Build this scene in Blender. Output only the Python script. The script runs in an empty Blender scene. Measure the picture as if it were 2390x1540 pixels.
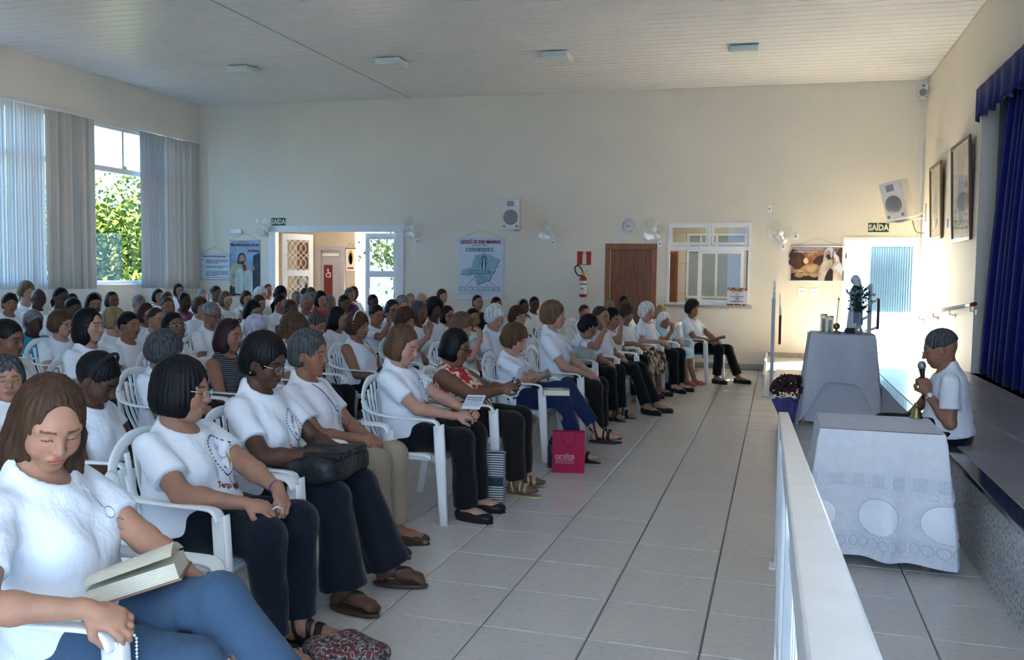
import bpy, bmesh, math, random
import numpy as np
from mathutils import Vector, Matrix
random.seed(7); np.random.seed(7)
scn = bpy.context.scene
COL = scn.collection
PI = math.pi
# ------------------------------------------------------------------ camera
TILE = 0.475
FPX = 2054.6
YAW, PITCH, ROLL = -0.29218, 0.0609, 0.01217
CAM = np.array([0.0, 0.0, 3.257*TILE])
def _rot(y, p, r):
    cy, sy = math.cos(y), math.sin(y)
    f = np.array([sy*math.cos(p), cy*math.cos(p), -math.sin(p)])
    rt = np.array([cy, -sy, 0.0]); up = np.cross(rt, f)
    c, s = math.cos(r), math.sin(r)
    return np.array([c*rt+s*up, -s*rt+c*up, f])
RC = _rot(YAW, PITCH, ROLL)
def ray(px, py): return np.array([(px-1195)/FPX, -(py-770)/FPX, 1.0]) @ RC
def onZ(px, py, z=0.0):
    d = ray(px, py); return CAM+d*(z-CAM[2])/d[2]
def onY(px, py, Y):
    d = ray(px, py); return CAM+d*(Y-CAM[1])/d[1]
def onX(px, py, X):
    d = ray(px, py); return CAM+d*(X-CAM[0])/d[0]
cd = bpy.data.cameras.new('camera'); cam = bpy.data.objects.new('camera', cd); COL.objects.link(cam)
cd.sensor_width = 36; cd.sensor_fit = 'HORIZONTAL'; cd.lens = FPX/2390*36; cd.clip_start = 0.05; cd.clip_end = 500
Mx = Matrix(((RC[0][0], RC[1][0], -RC[2][0]), (RC[0][1], RC[1][1], -RC[2][1]), (RC[0][2], RC[1][2], -RC[2][2]))).to_4x4()
Mx.translation = Vector(CAM); cam.matrix_world = Mx
scn.camera = cam
# ------------------------------------------------------------------ world, sun, portals, exposure
XL, XR, YB, YF = -11.43, 2.206, 15.62, -5.0
def zc(x): return 4.775+(XR-x)*0.0125
w = bpy.data.worlds.new('world'); scn.world = w; w.use_nodes = True
nt = w.node_tree; bg = nt.nodes['Background']
bg.inputs[0].default_value = (0.30, 0.58, 1.0, 1); bg.inputs[1].default_value = 0.80
sd = bpy.data.lights.new('sun', 'SUN'); sun = bpy.data.objects.new('sun', sd); COL.objects.link(sun)
sd.energy = 20.0; sd.angle = 0.009; sd.color = (1.0, 0.91, 0.76)
sun.rotation_euler = Vector((-0.55, -0.55, -0.63)).to_track_quat('-Z', 'Y').to_euler()
def portal(name, loc, size, normal):
    l = bpy.data.lights.new(name, 'AREA'); l.shape = 'RECTANGLE'; l.size, l.size_y = size
    o = bpy.data.objects.new(name, l); COL.objects.link(o); o.location = loc
    o.rotation_euler = Vector(normal).to_track_quat('-Z', 'Y').to_euler()
    l.cycles.is_portal = True
    return o
scn.view_settings.view_transform = 'Standard'; scn.view_settings.look = 'None'
scn.view_settings.gamma = 1.0; scn.view_settings.use_curve_mapping = False
scn.view_settings.exposure = 3.32
# ------------------------------------------------------------------ materials
MATS = {}
def mat(name, col, rough=0.6, metal=0.0, spec=0.5, noise=None, bump=None, alpha=1.0, trans=0.0, ior=1.45, coat=0.0, emit=None, sheen=0.0, transl=0.0, tint=False):
    """noise=(scale, amount[, stretch xyz]); bump=(scale, strength[, stretch])"""
    if name in MATS: return MATS[name]
    m = bpy.data.materials.new(name); m.use_nodes = True; MATS[name] = m
    t = m.node_tree; n = t.nodes; b = n['Principled BSDF']; L = t.links.new
    b.inputs['Base Color'].default_value = (*col, 1); b.inputs['Roughness'].default_value = rough
    b.inputs['Metallic'].default_value = metal; b.inputs['Specular IOR Level'].default_value = spec
    b.inputs['Alpha'].default_value = alpha; b.inputs['Transmission Weight'].default_value = trans
    b.inputs['IOR'].default_value = ior; b.inputs['Coat Weight'].default_value = coat
    b.inputs['Sheen Weight'].default_value = sheen
    if emit: b.inputs['Emission Color'].default_value = (*emit[0], 1); b.inputs['Emission Strength'].default_value = emit[1]
    tc = n.new('ShaderNodeTexCoord')
    def tex(scale, st, detail=4):
        mp = n.new('ShaderNodeMapping'); mp.inputs['Scale'].default_value = st
        L(tc.outputs['Object'], mp.inputs['Vector'])
        nz = n.new('ShaderNodeTexNoise'); nz.inputs['Scale'].default_value = scale; nz.inputs['Detail'].default_value = detail
        L(mp.outputs['Vector'], nz.inputs['Vector']); return nz
    src = None
    if noise is None: noise = (6.0, 0.04)
    nz = tex(noise[0], noise[2] if len(noise) > 2 else (1, 1, 1))
    mr = n.new('ShaderNodeMapRange'); mr.inputs['From Min'].default_value = 0.3; mr.inputs['From Max'].default_value = 0.7
    mr.inputs['To Min'].default_value = 1-noise[1]; mr.inputs['To Max'].default_value = 1+noise[1]
    L(nz.outputs['Fac'], mr.inputs['Value'])
    mx = n.new('ShaderNodeVectorMath'); mx.operation = 'MULTIPLY'; mx.inputs[0].default_value = col
    L(mr.outputs['Result'], mx.inputs[1]); src = mx.outputs[0]
    if tint:
        at = n.new('ShaderNodeAttribute'); at.attribute_name = 'Tint'
        m2 = n.new('ShaderNodeVectorMath'); m2.operation = 'MULTIPLY'; L(src, m2.inputs[0]); L(at.outputs['Color'], m2.inputs[1]); src = m2.outputs[0]
    L(src, b.inputs['Base Color'])
    if bump:
        nb = tex(bump[0], bump[2] if len(bump) > 2 else (1, 1, 1), 6)
        bp = n.new('ShaderNodeBump'); bp.inputs['Strength'].default_value = bump[1]; bp.inputs['Distance'].default_value = bump[3] if len(bump) > 3 else 0.01
        L(nb.outputs['Fac'], bp.inputs['Height']); L(bp.outputs['Normal'], b.inputs['Normal'])
    if transl:
        tr = n.new('ShaderNodeBsdfTranslucent'); L(src, tr.inputs['Color'])
        mxs = n.new('ShaderNodeMixShader'); mxs.inputs[0].default_value = transl
        out = n['Material Output']; L(b.outputs[0], mxs.inputs[1]); L(tr.outputs[0], mxs.inputs[2]); L(mxs.outputs[0], out.inputs['Surface'])
    return m
def ramp_mat(name, stops, scale, stretch=(1, 1, 1), rough=0.5, bump=0.0, kind='NOISE', detail=6, spec=0.5, dist=0.0, coat=0.0):
    if name in MATS: return MATS[name]
    m = bpy.data.materials.new(name); m.use_nodes = True; MATS[name] = m
    t = m.node_tree; n = t.nodes; b = n['Principled BSDF']; L = t.links.new
    b.inputs['Roughness'].default_value = rough; b.inputs['Specular IOR Level'].default_value = spec; b.inputs['Coat Weight'].default_value = coat
    tc = n.new('ShaderNodeTexCoord'); mp = n.new('ShaderNodeMapping'); mp.inputs['Scale'].default_value = stretch
    L(tc.outputs['Object'], mp.inputs['Vector'])
    if kind == 'NOISE':
        x = n.new('ShaderNodeTexNoise'); x.inputs['Detail'].default_value = detail; x.inputs['Distortion'].default_value = dist; o = 'Fac'
    elif kind == 'VORONOI': x = n.new('ShaderNodeTexVoronoi'); o = 'Color'
    else: x = n.new('ShaderNodeTexWave'); x.inputs['Distortion'].default_value = dist; o = 'Fac'
    x.inputs['Scale'].default_value = scale; L(mp.outputs['Vector'], x.inputs['Vector'])
    r = n.new('ShaderNodeValToRGB'); e = r.color_ramp.elements
    while len(e) < len(stops): e.new(0.5)
    for k, (p, c) in enumerate(stops): e[k].position = p; e[k].color = (*c, 1)
    L(x.outputs[o], r.inputs['Fac']); L(r.outputs['Color'], b.inputs['Base Color'])
    if bump:
        bp = n.new('ShaderNodeBump'); bp.inputs['Strength'].default_value = bump; bp.inputs['Distance'].default_value = 0.004
        L(x.outputs[o], bp.inputs['Height']); L(bp.outputs['Normal'], b.inputs['Normal'])
    return m
def srgb(r, g, b):
    f = lambda c: (c/255/12.92) if c/255 <= 0.04045 else ((c/255+0.055)/1.055)**2.4
    return (f(r), f(g), f(b))
WALL = mat('wall_paint', (0.80, 0.73, 0.605), 0.55, noise=(1.3, 0.025), bump=(160, 0.06, (1, 1, 1), 0.002))
WHITE = mat('white_paint', (0.82, 0.83, 0.82), 0.35, noise=(9, 0.03))
PLASTIC = mat('white_plastic', (0.86, 0.87, 0.85), 0.32, noise=(7, 0.03))
ALU = mat('aluminium', (0.78, 0.79, 0.80), 0.38, 0.35)
BLACK = mat('black_plastic', (0.012, 0.012, 0.013), 0.4)
DARKM = mat('dark_metal', (0.08, 0.08, 0.085), 0.35, 0.7)
WOOD = ramp_mat('door_wood', [(0.25, (0.10, 0.035, 0.012)), (0.5, (0.20, 0.072, 0.024)), (0.75, (0.27, 0.105, 0.038))], 3.0, (5, 5, 0.5), 0.42, 0.1, dist=1.5)
WOODF = ramp_mat('frame_wood', [(0.3, (0.22, 0.075, 0.028)), (0.7, (0.33, 0.12, 0.045))], 4.0, (6, 6, 0.6), 0.4, 0.1)
TILEM = ramp_mat('floor_tile', [(0.0, (0.40, 0.34, 0.29)), (0.30, (0.48, 0.43, 0.38)), (0.40, (0.58, 0.555, 0.51)), (0.7, (0.63, 0.605, 0.565))], 22, (1.0, 3.0, 1), 0.27, 0.03, detail=8)
GROUT = mat('grout', (0.16, 0.14, 0.115), 0.8)
CEIL = mat('ceiling_pvc', (0.80, 0.79, 0.785), 0.30, noise=(3, 0.02))
GRAN = ramp_mat('granite_grey', [(0.30, (0.06, 0.062, 0.08)), (0.38, (0.34, 0.34, 0.34)), (0.55, (0.55, 0.55, 0.52)), (0.75, (0.74, 0.73, 0.68))], 55, (1, 1, 1), 0.25, detail=10)
GRANB = ramp_mat('granite_beige', [(0.3, (0.12, 0.09, 0.06)), (0.5, (0.36, 0.31, 0.24)), (0.7, (0.5, 0.46, 0.38))], 90, (1, 1, 1), 0.3, detail=10)
GRAND = ramp_mat('granite_dark', [(0.35, (0.015, 0.015, 0.017)), (0.55, (0.06, 0.058, 0.055)), (0.75, (0.13, 0.125, 0.12))], 70, (1, 1, 1), 0.07, detail=10)
GLASS = mat('glass', (1, 1, 1), 0.0, trans=1.0, ior=1.01, spec=0.25, alpha=0.22)
# ------------------------------------------------------------------ mesh helpers
class MB:
    def __init__(s): s.v = []; s.f = []; s.m = []
    def add(s, V, F, mi=0):
        o = len(s.v); s.v += [tuple(map(float, p)) for p in V]; s.f += [tuple(i+o for i in f) for f in F]; s.m += [mi]*len(F); return s
    def box(s, x0, x1, y0, y1, z0, z1, mi=0):
        V = [(x, y, z) for z in (z0, z1) for y in (y0, y1) for x in (x0, x1)]
        return s.add(V, [(0, 2, 3, 1), (4, 5, 7, 6), (0, 1, 5, 4), (2, 6, 7, 3), (0, 4, 6, 2), (1, 3, 7, 5)], mi)
    def cbox(s, c, d, mi=0, R=None):
        V = np.array([(x, y, z) for z in (-.5, .5) for y in (-.5, .5) for x in (-.5, .5)])*np.array(d)
        if R is not None: V = V @ np.array(R).T
        return s.add(V+np.array(c), [(0, 2, 3, 1), (4, 5, 7, 6), (0, 1, 5, 4), (2, 6, 7, 3), (0, 4, 6, 2), (1, 3, 7, 5)], mi)
    def lathe(s, prof, c=(0, 0, 0), n=20, mi=0, axis='z', sx=1.0, sy=1.0, caps=True):
        V = []; F = []
        for (r, z) in prof:
            for k in range(n):
                a = 2*PI*k/n; p = (r*math.cos(a)*sx, r*math.sin(a)*sy, z)
                if axis == 'x': p = (p[2], p[0], p[1])
                if axis == 'y': p = (p[0], p[2], p[1])
                V.append((p[0]+c[0], p[1]+c[1], p[2]+c[2]))
        m = len(prof)
        for i in range(m-1):
            for k in range(n):
                a, b = i*n+k, i*n+(k+1) % n
                q = (a, b, b+n, a+n); F.append(q if axis != 'y' else q[::-1])
        lo = tuple(range(n)); hi = tuple((m-1)*n+k for k in range(n))
        if caps: F.append(lo[::-1] if axis != 'y' else lo); F.append(hi if axis != 'y' else hi[::-1])
        return s.add(V, F, mi)
    def tube(s, pts, r, n=8, mi=0, closed=False):
        pts = [np.array(p, float) for p in pts]; m = len(pts)
        rs = r if hasattr(r, '__len__') else [r]*m
        V = []; F = []; prev = None
        for i, p in enumerate(pts):
            if closed: t = pts[(i+1) % m]-pts[i-1]
            else: t = pts[min(i+1, m-1)]-pts[max(i-1, 0)]
            t = t/(np.linalg.norm(t)+1e-9)
            if prev is None: u = np.cross(t, (0, 0, 1) if abs(t[2]) < .9 else (1, 0, 0))
            else: u = prev-t*np.dot(prev, t)
            u = u/(np.linalg.norm(u)+1e-9); prev = u; w_ = np.cross(t, u)
            for k in range(n):
                a = 2*PI*k/n; V.append(p+rs[i]*(math.cos(a)*u+math.sin(a)*w_))
        for i in range(m if closed else m-1):
            j = (i+1) % m
            for k in range(n):
                F.append((i*n+k, i*n+(k+1) % n, j*n+(k+1) % n, j*n+k))
        if not closed: F += [tuple(range(n))[::-1], tuple((m-1)*n+k for k in range(n))]
        return s.add(V, F, mi)
    def prism(s, poly, z0, z1, mi=0, M=None):
        n = len(poly); V = [(x, y, z0) for x, y in poly]+[(x, y, z1) for x, y in poly]
        F = [tuple(range(n))[::-1], tuple(range(n, 2*n))]+[(i, (i+1) % n, (i+1) % n+n, i+n) for i in range(n)]
        if M is not None: V = [M(v) for v in V]
        return s.add(V, F, mi)
    def sphere(s, c, r, n=12, m=8, mi=0):
        r = r if hasattr(r, '__len__') else (r, r, r)
        V = [(c[0], c[1], c[2]-r[2])]
        for i in range(1, m):
            th = PI*i/m
            for k in range(n):
                a = 2*PI*k/n; V.append((c[0]+r[0]*math.sin(th)*math.cos(a), c[1]+r[1]*math.sin(th)*math.sin(a), c[2]-r[2]*math.cos(th)))
        V.append((c[0], c[1], c[2]+r[2])); F = []
        for k in range(n): F.append((0, 1+(k+1) % n, 1+k))
        for i in range(m-2):
            for k in range(n):
                a, b = 1+i*n+k, 1+i*n+(k+1) % n; F.append((a, b, b+n, a+n))
        e = len(V)-1
        for k in range(n): F.append((e, 1+(m-2)*n+k, 1+(m-2)*n+(k+1) % n))
        return s.add(V, F, mi)
    def build(s, name, mats, parent=None, smooth=False, loc=None, rotz=None, bevel=0, fixn=False):
        me = bpy.data.meshes.new(name); me.from_pydata(s.v, [], s.f)
        mats = mats if isinstance(mats, (list, tuple)) else [mats]
        for m in mats: me.materials.append(m)
        if len(mats) > 1: me.polygons.foreach_set('material_index', s.m)
        if smooth: me.polygons.foreach_set('use_smooth', [True]*len(s.f))
        if fixn:
            bm = bmesh.new(); bm.from_mesh(me); bmesh.ops.recalc_face_normals(bm, faces=bm.faces); bm.to_mesh(me); bm.free()
        me.update()
        return obj(name, me, parent, loc, rotz, bevel)
def obj(name, data, parent=None, loc=None, rotz=None, bevel=0):
    o = bpy.data.objects.new(name, data); COL.objects.link(o)
    if loc is not None: o.location = loc
    if rotz is not None: o.rotation_euler = (0, 0, rotz)
    if parent is not None: o.parent = parent
    if bevel:
        b = o.modifiers.new('bevel', 'BEVEL'); b.width = bevel; b.segments = 2; b.limit_method = 'ANGLE'
    return o
def tag(o, label, cat, group=None):
    o['label'] = label; o['category'] = cat
    if group: o['group'] = group
    return o
def struct(o, label=None):
    o['kind'] = 'structure'
    if label: o['label'] = label
    return o
def empty(name, loc=(0, 0, 0), rotz=0.0):
    o = obj(name, None, None, loc); o.rotation_euler = (0, 0, rotz); return o
def copy_tree(o, parent=None):
    c = o.copy(); COL.objects.link(c)
    if parent is not None: c.parent = parent
    for ch in list(o.children): copy_tree(ch, c)
    return c
def text_mesh(name, s, size, material, parent=None, M=None, bold=0.0, align='CENTER', extr=0.0006, width=None, shear=0.0):
    """flat lettering; local x right, y up, z out; M maps to parent space"""
    cu = bpy.data.curves.new(name, 'FONT'); cu.body = s; cu.size = size; cu.align_x = align; cu.align_y = 'CENTER'
    cu.offset = bold; cu.extrude = extr; cu.resolution_u = 2; cu.shear = shear
    t = bpy.data.objects.new(name, cu); COL.objects.link(t)
    me = bpy.data.meshes.new_from_object(t.evaluated_get(bpy.context.evaluated_depsgraph_get()))
    bpy.data.objects.remove(t); bpy.data.curves.remove(cu); me.name = name
    if width and len(me.vertices):
        xs = [v.co.x for v in me.vertices]; k = width/(max(xs)-min(xs)); me.transform(Matrix.Diagonal((k, 1, 1, 1)))
    if M is not None: me.transform(M)
    me.materials.clear(); me.materials.append(material)
    return obj(name, me, parent)
def frame_on_wall(origin, right, up):
    r = Vector(right).normalized(); u = Vector(up).normalized(); n = r.cross(u)
    return Matrix(((r.x, u.x, n.x, origin[0]), (r.y, u.y, n.y, origin[1]), (r.z, u.z, n.z, origin[2]), (0, 0, 0, 1)))
def holes_rects(u0, u1, v0, v1, holes):
    us = sorted({u0, u1, *[h[0] for h in holes], *[h[1] for h in holes]}); vs = sorted({v0, v1, *[h[2] for h in holes], *[h[3] for h in holes]})
    out = []
    for a, b in zip(us, us[1:]):
        for c, d in zip(vs, vs[1:]):
            cu, cv = (a+b)/2, (c+d)/2
            if not any(h[0] < cu < h[1] and h[2] < cv < h[3] for h in holes): out.append((a, b, c, d))
    return out
# thin clear pane: mostly see-through with a mirror sheen
def pane_mat(name, tint=(0.96, 0.98, 0.97), gloss=0.03, rough=0.0, diff=0.0, dcol=(0.8, 0.8, 0.8)):
    m = bpy.data.materials.new(name); m.use_nodes = True; MATS[name] = m
    t = m.node_tree; n = t.nodes; L = t.links.new; n.remove(n['Principled BSDF'])
    tr = n.new('ShaderNodeBsdfTransparent'); tr.inputs[0].default_value = (*tint, 1)
    gl = n.new('ShaderNodeBsdfGlossy'); gl.inputs['Roughness'].default_value = rough
    fr = n.new('ShaderNodeLayerWeight'); pw = n.new('ShaderNodeMath'); pw.operation = 'POWER'; pw.inputs[1].default_value = 5.0
    L(fr.outputs['Facing'], pw.inputs[0])
    mt = n.new('ShaderNodeMath'); mt.operation = 'MULTIPLY_ADD'; mt.inputs[1].default_value = 0.8; mt.inputs[2].default_value = gloss*0.5
    L(pw.outputs[0], mt.inputs[0])
    mx = n.new('ShaderNodeMixShader'); L(mt.outputs[0], mx.inputs[0]); L(tr.outputs[0], mx.inputs[1]); L(gl.outputs[0], mx.inputs[2])
    last = mx
    if diff:
        df = n.new('ShaderNodeBsdfDiffuse'); df.inputs[0].default_value = (*dcol, 1)
        m2 = n.new('ShaderNodeMixShader'); m2.inputs[0].default_value = diff; L(last.outputs[0], m2.inputs[1]); L(df.outputs[0], m2.inputs[2]); last = m2
    L(last.outputs[0], n['Material Output'].inputs['Surface'])
    return m
PANE = pane_mat('window_glass')
FROST = pane_mat('frosted_glass', (0.8, 0.83, 0.84), 0.15, 0.1, 0.55, (0.42, 0.45, 0.46))
FANB = pane_mat('clear_plastic_blade', (0.93, 0.95, 0.94), 0.10, 0.05, 0.06)
# ------------------------------------------------------------------ floor
mb = MB().box(XL-0.2, XR+0.2, YF-0.2, YB+0.15, -0.3, -0.006)
floor = struct(mb.build('floor', GROUT), 'pale beige square tile floor of the hall')
gx0 = -4.56*TILE; gy0 = 10.63*TILE
def tile_me(nm, sx, sy):
    b = 0.004
    V = [(-sx/2, -sy/2, -.006), (sx/2, -sy/2, -.006), (sx/2, sy/2, -.006), (-sx/2, sy/2, -.006),
         (-sx/2+b, -sy/2+b, 0), (sx/2-b, -sy/2+b, 0), (sx/2-b, sy/2-b, 0), (-sx/2+b, sy/2-b, 0)]
    F = [(4, 5, 6, 7), (0, 1, 5, 4), (1, 2, 6, 5), (2, 3, 7, 6), (3, 0, 4, 7)]
    return V, F
V, F = tile_me('t', TILE-0.0065, TILE-0.0035)
variants = []
TILEV = []
for k in range(6):
    m = TILEM.copy(); m.name = 'floor_tile_%d' % k; TILEV.append(m)
    mp = [n for n in m.node_tree.nodes if n.type == 'MAPPING'][0]; mp.inputs['Location'].default_value = (k*3.1, k*1.7, k)
    for e in [n for n in m.node_tree.nodes if n.type == 'VALTORGB'][0].color_ramp.elements:
        f = 1+0.02*((k*37) % 5-2)/2; e.color = (e.color[0]*f, e.color[1]*f, e.color[2]*f, 1)
    me = bpy.data.meshes.new('tile'); me.from_pydata(V, [], F); me.materials.append(m); me.update(); variants.append(me)
cells = []
for i in range(-26, 12):
    for j in range(-24, 26):
        x = gx0+(i+.5)*TILE; y = gy0+(j+.5)*TILE
        if x > XL and x < XR+.1 and y > YF and y < YB: cells.append((x, y))
def tile_key(c):
    x, y = c
    d = RC @ (np.array([x, y, 0])-CAM)
    if d[2] < 1: return -1
    px, py = 1195+FPX*d[0]/d[2], 770-FPX*d[1]/d[2]
    if not(-60 < px < 2450 and -60 < py < 1640): return -1
    vis = 1.0 if x > -2.3 and x < 1.1 else 0.02
    return vis/d[2]**2
cells.sort(key=tile_key, reverse=True)
rest = MB()
for n_, (x, y) in enumerate(cells):
    if n_ < 290 and tile_key((x, y)) > 0:
        o = obj('tile', variants[random.randrange(6)], floor, (x, y, 0))
    else: rest.add([(v[0]+x, v[1]+y, v[2]) for v in V], F)
r_ = rest.build('tile_field', TILEV[0], floor); r_['kind'] = 'stuff'
# ------------------------------------------------------------------ ceiling of pvc planks
me = bpy.data.meshes.new('ceiling')
def cpt(x, y, dz): return (x, y, zc(x)+dz)
mb = MB()
mb.add([cpt(XL-.2, YF-.2, .03), cpt(XR+.2, YF-.2, .03), cpt(XR+.2, YB+.2, .03), cpt(XL-.2, YB+.2, .03), cpt(XL-.2, YF-.2, .2), cpt(XR+.2, YF-.2, .2), cpt(XR+.2, YB+.2, .2), cpt(XL-.2, YB+.2, .2)],
       [(0, 3, 2, 1), (4, 5, 6, 7), (0, 1, 5, 4), (1, 2, 6, 5), (2, 3, 7, 6), (3, 0, 4, 7)])
ceiling = struct(mb.build('ceiling', mat('ceiling_gap', (0.16, 0.16, 0.17), 0.7)), 'white plank ceiling sloping gently')
XJ = [XL, -6.76, -2.3, XR]
PW = 0.2
y = YB
far = MB()
while y > YF:
    y0 = max(y-PW, YF); a, b = y0+0.003, y-0.004
    for xa, xb in zip(XJ, XJ[1:]):
        xa += .006; xb -= .006
        m_ = MB() if y0 > 8.2 else far
        m_.add([cpt(xa, a, .03), cpt(xb, a, .03), cpt(xb, b, .03), cpt(xa, b, .03), cpt(xa, a+.005, 0), cpt(xb, a+.005, 0), cpt(xb, b-.005, 0), cpt(xa, b-.005, 0)],
               [(4, 7, 6, 5), (0, 4, 5, 1), (1, 5, 6, 2), (2, 6, 7, 3), (3, 7, 4, 0)])
        if y0 > 8.2: m_.build('plank', CEIL, ceiling)
    y -= PW
f_ = far.build('plank_field', CEIL, ceiling); f_['kind'] = 'stuff'
for xj, hw_, m_ in ((XJ[1], .009, mat('joint_dark', (.34, .34, .35), .6)), (XJ[2], .024, CEIL)):
    MB().add([(xj-hw_, YF, zc(xj)-.004), (xj+hw_, YF, zc(xj)-.004), (xj+hw_, YB, zc(xj)-.004), (xj-hw_, YB, zc(xj)-.004)], [(0, 3, 2, 1)]).build('joint_strip', m_, ceiling)
# ------------------------------------------------------------------ walls
TH = 0.15
DD = (-9.70, -7.00, 0.0, 2.40)      # double door opening
WD = (-2.90, -2.12, 0.0, 2.08)      # wooden door
HT = (-1.862, -0.461, 1.09, 2.505)  # kitchen hatch
RD = (1.03, 2.17, 0.20, 2.228)      # bright doorway
mb = MB()
for a, b, c, d in holes_rects(XL-.2, XR+.2, -.3, 5.2, [DD, WD, HT, RD]): mb.box(a, b, YB, YB+TH, c, d)
wall_back = struct(mb.build('wall_back', WALL), 'cream back wall with doors and serving hatch')
LWz = (1.336, 4.13)
LW = (8.44, 15.2)
mb = MB()
for a, b, c, d in holes_rects(YF-.2, YB+.2, -.3, 5.2, [(LW[0], LW[1], *LWz)]): mb.box(XL-TH, XL, a, b, c, d)
wall_left = struct(mb.build('wall_left', WALL), 'cream left wall with a long window band')
SDO = (-4.0, -0.4, 0.0, 3.0)          # side entrance near the camera
PRO = (2.0, 11.44, 0.475, 3.62)     # proscenium opening in the right wall
mb = MB()
for a, b, c, d in holes_rects(YF-.2, YB+.2, -.3, 5.2, [PRO, SDO]): mb.box(XR, XR+0.18, a, b, c, d)
wall_right = struct(mb.build('wall_right', WALL), 'cream right wall with the stage opening')
FWs = [(-2.0, 1.95, 0.1, 4.1)]
mb = MB()
for a, b, c, d in holes_rects(XL-.2, XR+.2, -.3, 5.2, FWs): mb.box(a, b, YF-TH, YF, c, d)
wall_front = struct(mb.build('wall_front', WALL), 'cream wall with windows on the near side of the hall')
portal('window_portal_left', (XL-.1, (LW[0]+LW[1])/2, (LWz[0]+LWz[1])/2), (LWz[1]-LWz[0], LW[1]-LW[0]), (1, 0, 0))
for a, b, c, d in FWs: portal('window_portal_front', ((a+b)/2, YF-.1, (c+d)/2), (b-a, d-c), (0, 1, 0))
portal('side_portal', (XR+.1, -2.2, 1.5), (3.0, 3.6), (-1, 0, 0))
portal('door_portal', ((RD[0]+RD[1])/2, YB+.1, 1.2), (RD[1]-RD[0], 2.0), (0, -1, 0))
# baseboards (granite)
mb = MB()
for a, b in ((XL, DD[0]-.1), (DD[1]+.1, WD[0]-.07), (WD[1]+.07, -0.16)): mb.box(a, b, YB-.015, YB, 0, .09)
struct(mb.build('baseboard_back', GRANB))
mb = MB().box(-0.16, RD[0], YB-.015, YB, .22, .31)
struct(mb.build('baseboard_ramp', GRANB))
# ------------------------------------------------------------------ left windows (aluminium) and blinds
wn = 0
def alu_frame(mb, y0, y1, z0, z1, x, t=.05, d=.07):
    mb.box(x-d/2, x+d/2, y0, y0+t, z0, z1); mb.box(x-d/2, x+d/2, y1-t, y1, z0, z1)
    mb.box(x-d/2, x+d/2, y0+t, y1-t, z0, z0+t); mb.box(x-d/2, x+d/2, y0+t, y1-t, z1-t, z1)
xw = XL-0.07
TZ = 3.36
ys = [8.44, 9.86, 11.27, 12.68, 14.09, 15.2]
for k, (a, b) in enumerate(zip(ys, ys[1:])):
    e = empty('window_%d' % (k+1), (xw, (a+b)/2, LWz[0])); struct(e, 'aluminium framed hall window')
    m_ = MB(); alu_frame(m_, a-(a+b)/2, b-(a+b)/2, 0, LWz[1]-LWz[0], 0)
    m_.box(-.03, .03, a-(a+b)/2+.05, b-(a+b)/2-.05, TZ-LWz[0]-.04, TZ-LWz[0]+.05)
    m_.box(-.028, .028, .03, .075, TZ-LWz[0]+.05, LWz[1]-LWz[0]-.05)
    m_.build('window_frame', ALU, e)
    h = (b-a)/2-.05
    for (p0, p1, q0, q1) in ((-h, .03, TZ+.05, LWz[1]-.05), (.075, h, TZ+.05, LWz[1]-.05), (-h, h, LWz[0]+.05, TZ-.04)):
        MB().box(-.002, .002, p0, p1, q0-LWz[0], q1-LWz[0]).build('pane', PANE, e)
for k, (a, b, c, d) in enumerate(FWs):
    e = empty('window_%d' % (20+k), ((a+b)/2, YF-.07, c)); struct(e, 'near side hall window')
    m_ = MB(); n_ = 3; wd = (b-a)
    for i in range(n_+1): m_.box(-wd/2+i*(wd-.05)/n_, -wd/2+i*(wd-.05)/n_+.05, -.03, .03, 0, d-c)
    m_.box(-wd/2, wd/2, -.028, .028, 0, .05); m_.box(-wd/2, wd/2, -.028, .028, d-c-.05, d-c)
    m_.build('window_frame', ALU, e)
mb = MB().box(XL-.02, XL+.03, LW[0]-.03, LW[1]+.03, LWz[0]-.03, LWz[0])
struct(mb.build('window_sill', ALU))
BL_A = mat('blind_fabric', (0.52, 0.49, 0.44), 0.8, transl=0.07, noise=(2.0, 0.05, (1, 1, 0.2)))
BL_B = mat('blind_fabric_blue', (0.42, 0.45, 0.48), 0.8, transl=0.08, noise=(2.0, 0.05, (1, 1, 0.2)))
BL_C = mat('blind_fabric_light', (0.66, 0.68, 0.68), 0.8, transl=0.22, noise=(2.0, 0.05, (1, 1, 0.2)))
RZ = 4.185
def slat_mesh(wd, h, name='slat', curve=.006):
    V = []; F = []
    n = 4
    for z in (0, -h*.5, -h):
        for k in range(n+1):
            u = k/n-.5; V.append((curve*(1-4*u*u), u*wd, z))
    for r in range(2):
        for k in range(n): a = r*(n+1)+k; F.append((a, a+1, a+n+2, a+n+1))
    me = bpy.data.meshes.new(name); me.from_pydata(V, [], F); me.polygons.foreach_set('use_smooth', [True]*len(F)); me.update(); return me
def blind(label, y0, y1, n, fab, ang, zb, jit=0.12, wd=.09, xoff=.085):
    e = empty('vertical_blind', (XL+.085, (y0+y1)/2, 0)); tag(e, label, 'blind', 'vertical blinds on the left windows')
    MB().box(-.025, .025, (y0-y1)/2-.03, (y1-y0)/2+.03, RZ-.035, RZ).build('head_rail', ALU, e)
    me = slat_mesh(wd, RZ-.045-zb); me.materials.append(fab)
    mh = MB().box(-.004, .004, -.012, .012, -.03, 0); hm = None
    for k in range(n):
        yy = y0-(y0+y1)/2+(k+.5)*(y1-y0)/n
        o = obj('slat', me, e, (random.uniform(-.008, .008), yy, RZ-.04)); o.rotation_euler = (random.uniform(-.002, .002), random.uniform(-.003, .003), ang+random.uniform(-jit, jit))
    return e
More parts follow.
